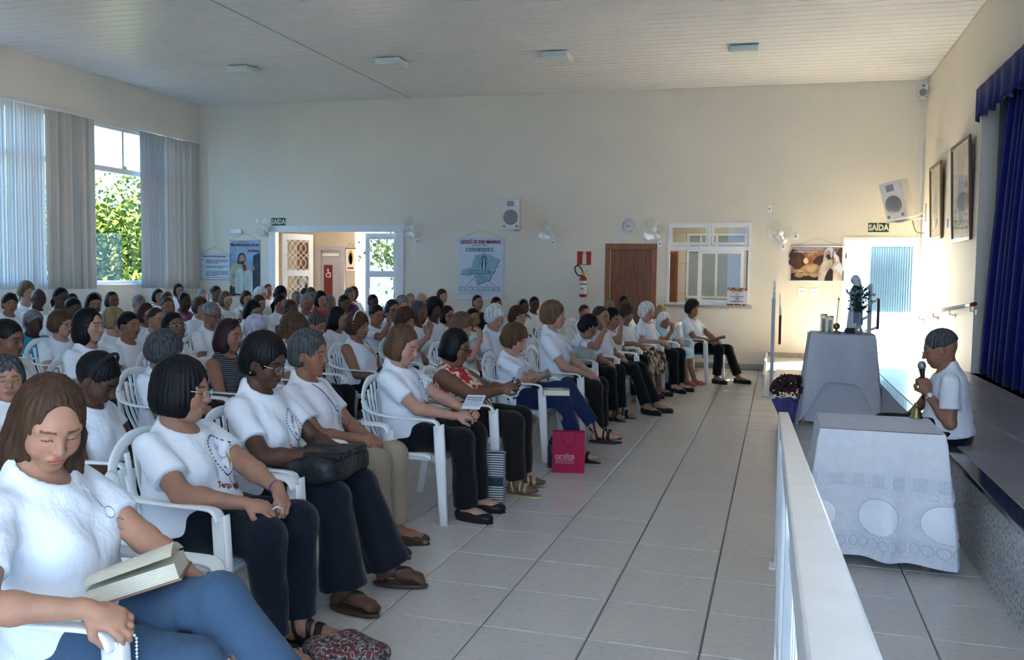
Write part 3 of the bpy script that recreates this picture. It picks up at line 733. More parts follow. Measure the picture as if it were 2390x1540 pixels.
def head_sdf(q, old=0.0, fat=0.0, male=0.0):
    """q in head space: x forward, z up, origin at ear level centre"""
    y = np.abs(q[:, 1]); qa = q.copy(); qa[:, 1] = y
    d = s_ell(q, (-.012, 0, .032), (.098, .077, .098))
    d = smin(d, s_ell(q, (.030, 0, .005), (.068, .066, .085)), .03)
    d = smin(d, s_ell(q, (.030, 0, -.050), (.060+.004*male, .052+.007*fat+.004*male, .058)), .035)
    d = smin(d, s_ell(q, (.062, 0, -.093), (.026, .026, .021)), .03)
    d = smin(d, s_ell(qa, (.052, .040, -.028), (.034, .026+.005*fat, .032)), .022)
    if fat > .4: d = smin(d, s_ell(q, (.030, 0, -.105), (.042, .045, .022)), .03)
    d = smin(d, s_cone(qa, (.086, .010, .030), (.070, .052, .026), .011, .010), .014)
    d = smax(d, -s_ell(qa, (.108, .033, .008), (.022, .019, .0125)), .012)
    d = smin(d, s_ell(qa, (.0785, .0325, .008), (.0150, .0165, .0115)), .003)
    d = smin(d, s_cone(q, (.092, 0, .014), (.113+.003*male, 0, -.024), .0085, .0125), .012)
    d = smin(d, s_ell(qa, (.100, .012, -.027), (.012, .0085, .009)), .006)
    d = smin(d, s_ell(q, (.084, 0, -.058), (.018, .028, .018)), .014)
    d = smin(d, s_ell(q, (.0975, 0, -.0545), (.0085, .024, .0058)), .004)
    d = smin(d, s_ell(q, (.0955, 0, -.0665), (.0085, .020, .0066)), .004)
    d = smax(d, -s_ell(q, (.108, 0, -.0605), (.014, .024, .0018)), .003)
    ear = s_ell(qa, (-.008, .079, -.004), (.020, .009, .033), rot_z(.35)); ear = smax(ear, -s_ell(qa, (-.004, .090, .000), (.011, .008, .018)), .005)
    d = smin(d, ear, .008)
    return d
def head_tint(q, hairc, male=0.0, lip=(.92, .60, .58)):
    T = np.ones((len(q), 3)); y = np.abs(q[:, 1]); x, z = q[:, 0], q[:, 2]
    fr = x > .06
    lipm = fr & (y < .025) & (np.abs(z+.0605) < .0125*(1-(y/.027)**2)+.001) & (x > .085)
    T[lipm] = lip
    T[fr & (y < .022) & (np.abs(z+.0605) < .0014)] = (.35, .22, .22)
    br = fr & (y > .014) & (y < .052) & (np.abs(z-(.030+.05*(y-.014)*(y < .036)+(.0011-.12*(y-.036))*(y >= .036))) < .0042)
    hb = np.minimum(np.array(HAIRC[hairc])*4+.12, .75) if hairc not in ('white', 'lavender', 'cover') else np.array((.75, .72, .70)); T[br] = np.minimum(hb, .8)
    lid = fr & (np.abs(y-.0325) < .0155) & (np.abs(z-.0035) < .0022)
    T[lid] = (.22, .18, .17)
    ck = np.exp(-(((y-.045)/.02)**2+((z+.025)/.02)**2))*fr; T[:, 1] *= 1-.13*ck; T[:, 2] *= 1-.13*ck
    T[:, 1] *= 1-.10*np.exp(-(((x-.113)/.012)**2+((z+.022)/.012)**2))
    return T
def hair_sdf(q, style, vol=0.0):
    x, y, z = q[:, 0], q[:, 1], q[:, 2]; ya = np.abs(y); qa = q.copy(); qa[:, 1] = ya
    v = vol
    cap = s_ell(q, (-.016, 0, .040), (.104+v, .086+v, .102+v))
    face = s_ell(q, (.105, 0, -.035), (.085, .070, .108))
    th = np.arctan2(y, x+.02)
    strand = .0014*np.sin(th*34+z*25)+.0010*np.sin(th*61-z*40+1.3)
    if style in ('short', 'male', 'crop'):
        d = smax(cap, -face, .012)
        d = smin(d, smax(s_ell(q, (-.045, 0, -.02), (.070+v, .078+v, .075)), -(z+.075), .01), .02)
        d = smax(d, -s_ell(qa, (.012, .085, -.012), (.030, .03, .034)), .01)
        if style == 'male': d = smax(d, -(z-.01+.25*(x+.02)), .02)
        if style == 'crop': d = d+.004
        d = smax(d, -face, .008)
    elif style == 'pixie':
        d = smin(cap, s_ell(q, (-.03, 0, -.015), (.088+v, .090+v, .085)), .03); d = smax(d, -(z+.085), .02)
        d = smax(d, -s_ell(q, (.112, 0, -.045), (.080, .068, .105)), .012)
        strand = .004*np.sin(th*17+z*60)+.003*np.sin(z*95+th*9)
    elif style == 'bob':
        d = smin(cap, s_ell(q, (-.022, 0, -.03), (.098+v, .098+v, .105)), .03)
        d = smax(d, -(z+.105+.10*np.clip(x, -.05, .1)), .012); d = smax(d, -s_ell(q, (.118, 0, -.06), (.095, .066, .135)), .012)
    elif style == 'long':
        d = smin(cap, s_ell(q, (-.026, 0, -.04), (.096+v, .100+v, .13)), .03)
        lo = s_cone(qa, (-.015, .078, -.06), (.030, .088, -.215), .034, .030); d = smin(d, lo, .03)
        d = smin(d, s_ell(q, (-.065, 0, -.13), (.04, .085, .13)), .03)
        d = smax(d, -s_ell(q, (.118, 0, -.055), (.092, .068, .145)), .012); d = smax(d, -s_ell(q, (.06, 0, -.2), (.09, .055, .12)), .02)
        strand = .0020*np.sin(th*30+z*12)+.0012*np.sin(th*55-z*20)
    elif style == 'shoulder':
        d = smin(cap, s_ell(q, (-.03, 0, -.05), (.095+v, .100+v, .125)), .03)
        d = smax(d, -(z+.165), .015); d = smax(d, -s_ell(q, (.115, 0, -.06), (.090, .068, .15)), .012); d = smax(d, -s_ell(q, (.07, 0, -.17), (.09, .06, .09)), .02)
    elif style in ('curly', 'afro'):
        k = .016 if style == 'curly' else .036
        d = smin(s_ell(q, (-.018, 0, .040), (.104+k+v, .088+k+v, .100+k+v)), s_ell(q, (-.035, 0, -.02), (.085+k, .088+k, .075)), .03)
        d = smax(d, -s_ell(q, (.122, 0, -.04), (.085, .072, .105)), .012)
        strand = .005*np.sin(x*150+1)*np.sin(y*140)*np.sin(z*145)+.004*np.sin(x*260)*np.sin(y*250+2)*np.sin(z*240)
    elif style in ('bun', 'pony', 'tied'):
        d = smax(cap+.004, -s_ell(q, (.112, 0, -.03), (.082, .074, .105)), .012)
        d = smax(d, -s_ell(qa, (.010, .085, -.012), (.030, .03, .034)), .01); d = smax(d, -(z+.06-.4*np.minimum(x, 0)), .02) if False else smax(d, -(z+.065), .02)
        if style == 'bun': d = smin(d, s_ell(q, (-.105, 0, .04), (.040, .042, .040)), .01)
        if style == 'pony':
            d = smin(d, s_cone(q, (-.105, 0, .02), (-.135, 0, -.05), .026, .032), .01); d = smin(d, s_cone(q, (-.135, 0, -.05), (-.11, 0, -.19), .032, .014), .02)
    elif style == 'cover':
        d = smin(s_ell(q, (-.014, 0, .036), (.108, .090, .108)), s_ell(q, (-.035, 0, -.04), (.085, .088, .12)), .04)
        d = smax(d, -s_ell(q, (.118, 0, -.03), (.09, .064, .115)), .01); strand = strand*.3
    elif style == 'bald':
        d = smin(s_ell(q, (-.03, 0, -.005), (.080, .0815, .05)), s_ell(q, (-.07, 0, .0), (.046, .06, .05)), .03); d = smax(d, x-.0, .02); d = smax(d, -s_ell(qa, (.012, .085, -.012), (.030, .03, .034)), .01)
    d = d+strand
    return smax(d, -FCUT[style](q), .006) if style in FCUT else d
FCUT = dict(short=lambda q: s_ell(q, (.105, 0, -.035), (.085, .070, .108)), male=lambda q: s_ell(q, (.105, 0, -.030), (.085, .074, .108)), crop=lambda q: s_ell(q, (.105, 0, -.035), (.085, .070, .108)), pixie=lambda q: s_ell(q, (.112, 0, -.045), (.080, .068, .105)), bob=lambda q: s_ell(q, (.118, 0, -.06), (.095, .066, .135)), long=lambda q: smin(s_ell(q, (.118, 0, -.045), (.095, .067, .145)), s_ell(q, (.112, 0, .060), (.060, .050, .055)), .03), shoulder=lambda q: smin(s_ell(q, (.115, 0, -.06), (.090, .068, .15)), s_ell(q, (.112, 0, .055), (.055, .045, .050)), .03))
T_Z = np.array([-.08, 0, .08, .16, .26, .34, .41, .45, .48, .51], f32)
T_A = np.array([.105, .125, .128, .120, .110, .108, .092, .072, .058, .048], f32)
T_B = np.array([.160, .178, .172, .155, .147, .150, .138, .104, .076, .056], f32)
T_C = np.array([0, 0, .005, .005, -.005, -.01, -.018, -.022, -.024, -.024], f32)
LODS = {0: (.0095, .0042, .0042, .0095), 1: (.014, .0058, .0065, .0125), 2: (.020, .0085, .011, .018), 3: (.026, .0105, .02, .022)}
RIMS = {}
def rim_mat(c):
    return mat('rim_'+c, dict(silver=(.6, .6, .62), black=(.01, .01, .01), gold=(.6, .42, .16), red=(.2, .03, .03))[c], .25, .9 if c in ('silver', 'gold') else .1)
def make_person(name, head, yaw, P):
    """head: world head centre; yaw: facing direction measured from +x; returns the body object (root)"""
    g = P.get('g', 1.0); lean = P.get('lean', -.10); lod = P.get('lod', 2); hb, hh, hn, hc = LODS[lod]
    male = P.get('male', 0.0); fem = 0.0 if male else 1.0
    hy, hp, hr = P.get('hyaw', 0.0), P.get('hpitch', .05), P.get('hroll', 0.0)
    H0 = A3(0, 0, P.get('seat', .45)); Rt = rot_y(lean)
    offx = .030+.055*max(hp, 0); offz = .138-.035*max(hp, 0)
    ts = float(np.clip((head[2]-H0[2]-offz)/(.472*math.cos(lean)), .84, 1.30))
    NB = H0+Rt @ A3(-.022, 0, .472*ts); HO = NB+A3(offx, 0, offz); HO[2] = max(HO[2], NB[2]+.09)
    HO[2] = head[2] if abs(head[2]-HO[2]) < .06 else HO[2]
    Rh = rot_z(hy) @ rot_y(hp) @ rot_x(hr)
    cy, sy = math.cos(yaw), math.sin(yaw)
    org = (head[0]-(cy*HO[0]-sy*HO[1]), head[1]-(sy*HO[0]+cy*HO[1]), P.get('z', 0.0))
    Ri = np.array([[cy, sy, 0], [-sy, cy, 0], [0, 0, 1]])
    def W(v): return Ri @ (np.asarray(v, float)-np.array(org))
    tz = T_Z*ts; wsh = (.165+.012*male)*(1+.25*(g-1))
    def loft(p, off, gg=1.0):
        q = (p-H0.astype(f32)) @ Rt.astype(f32); z = q[:, 2]
        gz = 1+(g-1)*np.interp(z, [-.1, .15, .40*ts, .46*ts], [1, 1.1, .5, .1])
        a = np.interp(z, tz, T_A)*gz+off; b = np.interp(z, tz, T_B)*gz+off; c = np.interp(z, tz, T_C)
        d = (np.sqrt(((q[:, 0]-c)/a)**2+(q[:, 1]/b)**2)-1)*np.minimum(a, b)
        return smax(d, np.maximum(z-tz[-1]-off, tz[0]-off*.3-z), .03), q
    def T(x, y, z): return H0+Rt @ A3(x, y, z*ts)
    sh = {s: T(-.022, s*wsh, .400) for s in (1, -1)}
    ax = P.get('arms', {})
    elb, wr, hf, hnm, curl = {}, {}, {}, {}, {}
    for s in (1, -1):
        a = ax.get(s, {})
        tgt = W(a['ww']) if 'ww' in a else A3(*a.get('w', (.24+.05*(g-1)*2, s*.075, .60))); hint = a.get('hint', (-.35, s*.75, -.55))
        elb[s], wr[s] = ik(sh[s], tgt, .275*(.6+.4*ts), .235*(.6+.4*ts), hint)
        fw = unit(wr[s]-elb[s]); hf[s] = A3(*a['f']) if 'f' in a else unit(fw+A3(.15, -s*.45, -.15)); hnm[s] = A3(*a.get('n', (-.1, -s*.5, -.85))); curl[s] = a.get('curl', .55)
    lg = P.get('legs', {}); hip, kn, an, toe = {}, {}, {}, {}
    for s in (1, -1):
        l = lg.get(s, {})
        hip[s] = A3(.02, s*.092*(1+.3*(g-1)), H0[2]+.055); kn[s] = W(l['kw']) if 'kw' in l else A3(*l.get('k', (.42, s*.115*(1+.3*(g-1)), .515))); an[s] = W(l['aw']) if 'aw' in l else A3(*l.get('a', (.44, s*.105, .085))); toe[s] = an[s]+A3(*l.get('t', (.165, s*.03, -.055)))
    ga = 1+.55*(g-1)
    neckP = [('c', NB+A3(-.004, 0, -.03), HO+Rh @ A3(-.022, 0, -.035), .056*(.55+.45*g), .050*(.7+.3*g))]
    armP = []
    for s in (1, -1):
        m_ = sh[s]*.6+elb[s]*.4
        armP += [('c', sh[s], m_, .050*ga, .046*ga), ('c', m_, elb[s], .046*ga, .037*ga), ('c', elb[s], elb[s]*.7+wr[s]*.3, .038*ga, .038*ga), ('c', elb[s]*.7+wr[s]*.3, wr[s], .038*ga, .0235)]
    legP = []
    for s in (1, -1):
        cf = kn[s]*.68+an[s]*.32+A3(-.02, 0, 0); heel = an[s]+A3(-.035, 0, -.045)
        legP += [('c', hip[s], kn[s], .080*g, .056*ga), ('c', kn[s], cf, .055*ga, .053*ga), ('c', cf, an[s], .053*ga, .034), ('c', an[s], heel, .034, .032), ('c', an[s]+A3(.01, 0, -.015), an[s]*.45+toe[s]*.55, .032, .030), ('e', an[s]*.38+toe[s]*.62+A3(0, 0, -.004), (.075, .042, .021), rot_z(math.atan2(toe[s][1]-an[s][1], toe[s][0]-an[s][0])))]
        if lod == 0:
            for j in range(5):
                u = unit(toe[s]-an[s]); sd_ = np.cross(A3(0, 0, 1), u); b_ = an[s]*.12+toe[s]*.88+sd_*(j-2)*.0155*1.0; legP.append(('c', b_, b_+unit(u*[1, 1, 1])*(.034-.006*abs(j-(3.2 if s < 0 else .8)))+A3(0, 0, -.006), .0115, .0095 if j not in ((0,) if s > 0 else (4,)) else .0115))
    handP = {s: hand_prims(wr[s], hf[s], hnm[s], -s, 1.0 if not male else 1.08, curl[s]) for s in (1, -1)}
    def f_body(p):
        d, q = loft(p, -.006); d = smin(d, ev_prims(p, neckP, .02), .04); 
        d = smin(d, ev_prims(p, armP, .02), .03); d = smin(d, ev_prims(p, legP, .02), .03)
        if lod >= 2:
            for s in (1, -1): d = smin(d, ev_prims(p, handP[s][:2], .015), .015)
        return d
    def f_head(p):
        q = ((p-HO.astype(f32)) @ Rh.astype(f32))
        d = smin(head_sdf(q, fat=max(0, g-1)*2.2, male=male), ev_prims(p, neckP, .02), .022)
        return np.maximum(d, (HO[2]-.135)-p[:, 2])
    lo = np.min([hip[1], an[1], an[-1], toe[1], toe[-1], sh[1], sh[-1], elb[1], elb[-1], wr[1], wr[-1]], 0)-.13; hi = np.max([kn[1], kn[-1], toe[1], toe[-1], HO, sh[1], sh[-1], elb[1], elb[-1], wr[1], wr[-1]], 0)+.13
    lo = np.minimum(lo, (-.22*g, -.24*g, 0)); hi = np.maximum(hi, (.2*g, .24*g, 0)); lo[2] = max(lo[2], -.02) if not P.get('free') else lo[2]
    V, F = mesh_sdf(f_body, lo, hi, hb); Ts = [np.ones((len(V), 3))]; Vs = [V]; Fs = [F]; n = len(V)
    V, F = mesh_sdf(f_head, HO-.155, HO+.165, hh); Ts.append(head_tint((V-HO) @ Rh, P.get('hair', ('short', 'brown'))[1], male, P.get('lip', (.92, .60, .58)))); Vs.append(V); Fs.append(F+n); n += len(V)
    if lod < 2:
        for s in (1, -1):
            c = wr[s]+unit(hf[s])*.06
            fh = lambda p, s=s, c=c: np.maximum(smin(ev_prims(p, handP[s], .006), ev_prims(p, armP[(0 if s > 0 else 4)+3:(0 if s > 0 else 4)+4], .01), .012), np.sqrt(((p-c.astype(f32))**2).sum(1))-.15)
            V, F = mesh_sdf(fh, c-.16, c+.16, hn); Vs.append(V); Fs.append(F+n); n += len(V); Ts.append(np.ones((len(V), 3)))
    me = np_mesh('person', np.concatenate(Vs), np.concatenate(Fs), SKIN[P.get('tone', 'olive')], np.concatenate(Ts))
    root = obj('person', me, None, org, yaw)
    # ---- top
    kind, slv = P.get('top', ('white', 'short'))
    off = .016
    slen = {'short': .66, 'long': 1.0, 'cap': .36, 'none': 0, 'half': .9}[slv]
    bx = .075+.10*(g-1); br = (.055+.05*(g-1), .064+.03*(g-1), .066+.02*(g-1))
    hem = P.get('hem', -.03); nk = P.get('neck', (.082, .088, .075))
    def f_top(p):
        d, q = loft(p, off)
        if fem:
            qa = q.copy(); qa[:, 1] = np.abs(qa[:, 1]); d = smin(d, s_ell(qa, (bx, .066*(1+.3*(g-1)), .262*ts), br), .05)
        d = smin(d, s_ell(q, (.03+.22*max(0, g-1), 0, .085), (.105*g, .15*g, .105)), .06)
        for s in (1, -1):
            if slen:
                b_ = elb[s] if slen < .95 else elb[s]; u = unit(elb[s]-sh[s]); e_ = sh[s]+(elb[s]-sh[s])*slen
                c_ = s_cone(p, sh[s]+A3(0, 0, .004), elb[s]+u*.05, .050*ga+.004, .063*ga+.005)
                if slen < .98: c_ = smax(c_, (p-e_.astype(f32)) @ u.astype(f32), .006)
                else: c_ = smin(c_, smax(s_cone(p, elb[s], wr[s], .055*ga, .04), (p-(elb[s]*.1+wr[s]*.9).astype(f32)) @ unit(wr[s]-elb[s]).astype(f32), .006), .02)
                d = smin(d, c_, .035)
            else: d = smax(smin(d, s_cone(p, T(-.022, s*.06, .445), T(-.022, s*wsh*.86, .415), .040, .044), .03), -(s_cone(p, sh[s]+unit(A3(0, s, .1))*.035, elb[s]+A3(0, s*.05, 0), .062, .07)), .012)
        if lod <= 1:
            d = d+.0055*np.sin(q[:, 2]*40+q[:, 0]*24+np.sin(q[:, 1]*19+1)*1.8)*np.clip((.27*ts-q[:, 2])*7, 0, 1)*np.clip(q[:, 2]*9+.6, .25, 1)+.0036*np.sin(q[:, 1]*38+q[:, 2]*33+q[:, 0]*22+np.sin(q[:, 2]*14)*1.5)*np.clip(1-np.abs(q[:, 2]-.3*ts)*2, .2, 1)
        d = smax(d, -s_ell(q, (.010+nk[2]*.25, 0, .500*ts), (nk[0], nk[1], nk[2])), .008)
        return smax(d, hem-q[:, 2], .01)
    lo2 = np.min([H0-.26*g, sh[1]-.14, sh[-1]-.14, elb[1]-.1, elb[-1]-.1]+([wr[1]-.06, wr[-1]-.06] if slv == 'long' else []), 0); hi2 = np.max([sh[1]+.14, sh[-1]+.14, elb[1]+.1, elb[-1]+.1, NB+.14, H0+.3*g]+([wr[1]+.06, wr[-1]+.06] if slv == 'long' else []), 0)
    lo2[2] = H0[2]+hem*1.1-.06-.08; lo2[:2] = np.minimum(lo2[:2], -.24*g); 
    V, F = mesh_sdf(f_top, lo2, hi2, hc)
    top = obj(P.get('topname', 'shirt'), np_mesh('shirt', V, F, fabric(kind)), root)
    # ---- bottom
    bt, bk = P.get('bottom', ('pants', 'blackpants')); bo = .006
    if bt != 'none' and (lod < 3 or P.get('legs_show')):
        hz = P.get('hemz', .11 if bt == 'pants' else .30); fl = P.get('flare', .066)
        def f_bot(p):
            d, q = loft(p, bo); d = smax(d, q[:, 2]-.055, .02); d = np.maximum(d, -.085-q[:, 2])
            P2 = []
            for s in (1, -1):
                th = s_cone(p, hip[s], kn[s], .092*g, .070*ga)
                if bt == 'pants':
                    e_ = kn[s]+(an[s]-kn[s]); c_ = s_cone(p, kn[s], e_+unit(an[s]-kn[s])*.03, .068*ga, fl)
                    u = unit(an[s]-kn[s]).astype(f32); e2 = kn[s]+(an[s]-kn[s])*P.get('plen', .93)
                    c_ = smax(c_, (p-e2.astype(f32)) @ u, .006); P2.append(smin(th, c_, .03))
                else:
                    P2.append(smin(th, s_cone(p, kn[s]+A3(-.01, 0, -.01), A3(kn[s][0]+.02, kn[s][1]*1.0, hz-.05), .085*ga, .10), .05))
            lgs = smin(P2[0], P2[1], .012 if bt == 'pants' else .14); d = smin(d, lgs, .03)
            if bt != 'pants': d = smax(d, hz-p[:, 2], .008)
            if lod <= 1: d = d+.0025*np.sin(p[:, 0]*46+p[:, 2]*30+np.sin(p[:, 1]*30))
            return d
        lo3 = np.min([hip[1], hip[-1], kn[1], kn[-1], an[1], an[-1]], 0)-.14*g; hi3 = np.max([hip[1], hip[-1], kn[1], kn[-1], an[1], an[-1]], 0)+.14*g; lo3[0] = min(lo3[0], -.2*g); lo3[1] = min(lo3[1], -.22*g); hi3[1] = max(hi3[1], .22*g); lo3[2] = max(lo3[2], 0.0)
        V, F = mesh_sdf(f_bot, lo3, hi3, hc); obj('trousers' if bt == 'pants' else 'skirt', np_mesh('bottom', V, F, fabric(bk)), root)
    # ---- hair
    st, hcn = P.get('hair', ('short', 'brown'))[:2]; vol = P['hair'][2] if len(P.get('hair', ())) > 2 else 0.0
    if st != 'none':
        f_hair = lambda p: hair_sdf((p-HO.astype(f32)) @ Rh.astype(f32), st, vol)
        ext = .30 if st in ('long', 'pony', 'shoulder') else .19
        V, F = mesh_sdf(f_hair, HO+A3(-.20, -.19, -ext), HO+A3(.20, .19, .21), {0: .005, 1: .0065, 2: .0095, 3: .012}[lod])
        obj('hair' if st != 'cover' else 'head_cover', np_mesh('hair', V, F, hair_mat(hcn)), root)
    HM = Matrix(np.vstack([np.hstack([Rh, HO[:, None]]), [0, 0, 0, 1]]).tolist())
    if P.get('band'):
        m_ = MB(); m_.tube([(-.016+.0*t+.02*math.cos(t*0), (.094+vol)*math.cos(t), .045+(.108+vol)*math.sin(t)) for t in np.linspace(-.1, PI+.1, 24)], .009, 6); o = m_.build('headband', fabric(P['band']), root, smooth=True); o.data.transform(HM)
    if P.get('glasses'):
        m_ = MB(); gx = .112
        for s in (1, -1):
            rim = [(gx-.10*(abs(.033+.021*math.copysign(abs(math.cos(t))**.7, math.cos(t)))-.03)*.9, s*(.033+.021*math.copysign(abs(math.cos(t))**.7, math.cos(t))), .004+.0155*math.copysign(abs(math.sin(t))**.7, math.sin(t))) for t in np.linspace(0, 2*PI, 18, endpoint=False)]
            m_.tube(rim, .0016 if lod == 0 else .0022, 5, 0, True); m_.tube([(gx-.004, s*.054, .010), (.085, s*.072, .012), (-.005, s*.0835, .012), (-.018, s*.083, -.004)], .0018 if lod == 0 else .0024, 5)
            m_.add(rim, [tuple(range(18))], 1)
        m_.tube([(gx, -.012, .008), (gx+.002, 0, .011), (gx, .012, .008)], .0017, 5)
        o = m_.build('glasses', [rim_mat(P['glasses']), PANE], root, smooth=True); o.data.transform(HM)
        if P.get('gl_up'): o.data.transform(Matrix.Translation((0, 0, 0)))
    if P.get('earring'):
        m_ = MB()
        for s in (1, -1): m_.sphere((-.004, s*.089, -.042), .0055, 8, 6)
        o = m_.build('earrings', rim_mat(P['earring']), root, smooth=True); o.data.transform(HM)
    # ---- shoes
    sk = P.get('shoes')
    if sk:
        SM = fabric_shoe(P.get('shoecol', 'black'))
        for s in (1, -1):
            u = unit((toe[s]-an[s])*A3(1, 1, 0)); ang = math.atan2(u[1], u[0]); pl = (toe[s]-an[s]); pit = 0.0
            b0 = an[s]+A3(-.035, 0, -.045); gz = min(b0[2]-.032, toe[s][2]-.028)
            fl_ = np.linalg.norm((toe[s]-an[s])[:2])/.165; ctr = (b0+toe[s])/2*[0, 0, 1]+(an[s]+u*.055*fl_)*[1, 1, 0]; L = .116*fl_+.010
            Rz = rot_z(ang); sl = math.atan2((b0[2]-.03)-(toe[s][2]-.022), 2*L); Rz = Rz @ rot_y(sl)
            bz = (b0[2]+toe[s][2])/2-.034
            if sk == 'flat':
                fs = lambda p: smax(smin(smin(s_cone(p, b0, ctr, .040, .036), s_ell(p, ctr*.45+toe[s]*.55, (L*.62, .050, .034), Rz), .03), smax(s_ell(p, A3(ctr[0], ctr[1], bz)+u*.005, (L+.008, .046, .5), Rz), np.abs((p-A3(ctr[0], ctr[1], bz).astype(f32)) @ Rz[:, 2].astype(f32))-.010, .004), .01), -s_ell(p, an[s]+u*.03+A3(0, 0, .012), (.085, .036, .042), Rz), .006)
            else:
                def fs(p):
                    c_s = A3(ctr[0], ctr[1], bz)+u*.004; d = smax(s_ell(p, c_s, (L+.012, .046, .5), Rz), np.abs((p-c_s.astype(f32)) @ Rz[:, 2].astype(f32))-.009, .004)
                    q = (p-an[s].astype(f32)) @ Rz.astype(f32)
                    if sk == 'sandal':
                        ft = ev_prims(p, legP[(0 if s > 0 else len(legP)//2):(len(legP)//2 if s > 0 else len(legP))], .02)-.006
                        for x0, w_ in ((.085, .016), (.045, .010), (-.02, .010)): d = np.minimum(d, np.maximum(ft, np.abs(q[:, 0]-x0+.25*(q[:, 2])*(x0 < 0))-w_))
                    else:
                        ft = ev_prims(p, legP[(0 if s > 0 else len(legP)//2):(len(legP)//2 if s > 0 else len(legP))], .02)-.004
                        d = np.minimum(d, np.maximum(np.maximum(ft, np.abs(np.abs(q[:, 1])-(.125-q[:, 0])*.42)-.006), np.maximum(.04-q[:, 0], q[:, 0]-.125)))
                    return d
            V, F = mesh_sdf(fs, np.minimum(b0, toe[s])-.075, np.maximum(an[s], toe[s])+.075, .0052 if lod == 0 else .008)
            obj('shoe' if sk == 'flat' else 'sandal', np_mesh('shoe', V, F, SM), root)
    info = dict(HO=HO, Rh=Rh, wr=wr, elb=elb, hf=hf, hn=hnm, kn=kn, an=an, toe=toe, f_top=f_top, T=T, NB=NB, ts=ts, H0=H0, Rt=Rt, g=g, org=org, yaw=yaw)
    return root, info
def fabric_shoe(c):
    return mat('shoe_'+c, dict(black=(.012, .011, .011), gold=(.48, .36, .18), red=(.5, .05, .06), brown=(.06, .035, .02), navy=(.02, .03, .08))[c], .4, .5 if c == 'gold' else 0, spec=.4)
# ------------------------------------------------------------------ white moulded plastic armchair
def band(mb, pts, side, wd, th, n=10, e=3.2):
    """sweep a rounded flat strip along pts; side = direction(s) of the strip's width"""
    pts = [np.array(p, float) for p in pts]; m = len(pts)
    wd = wd if hasattr(wd, '__len__') else [wd]*m; side = side if isinstance(side, list) else [side]*m
    V = []; F = []
    for i, p in enumerate(pts):
        t = unit(pts[min(i+1, m-1)]-pts[max(i-1, 0)]); s = np.asarray(side[i], float); s = unit(s-t*(s @ t)); u = np.cross(t, s)
        for k in range(n):
            a = 2*PI*(k+.5)/n; c, q = math.cos(a), math.sin(a)
            V.append(p+s*wd[i]/2*math.copysign(abs(c)**(2/e), c)+u*th/2*math.copysign(abs(q)**(2/e), q))
    for i in range(m-1):
        for k in range(n): F.append((i*n+k, i*n+(k+1) % n, (i+1)*n+(k+1) % n, (i+1)*n+k))
    F += [tuple(range(n))[::-1], tuple((m-1)*n+k for k in range(n))]
    return mb.add(V, F)
def spl(pts, n=14):
    pts = np.array(pts, float); m = len(pts); out = []
    P_ = np.vstack([2*pts[0]-pts[1], pts, 2*pts[-1]-pts[-2]])
    for i in range(m-1):
        a, b, c, d = P_[i:i+4]
        for t in np.linspace(0, 1, max(2, n//(m-1)), endpoint=False):
            out.append(.5*((2*b)+(-a+c)*t+(2*a-5*b+4*c-d)*t*t+(-a+3*b-3*c+d)*t**3))
    out.append(pts[-1]); return out
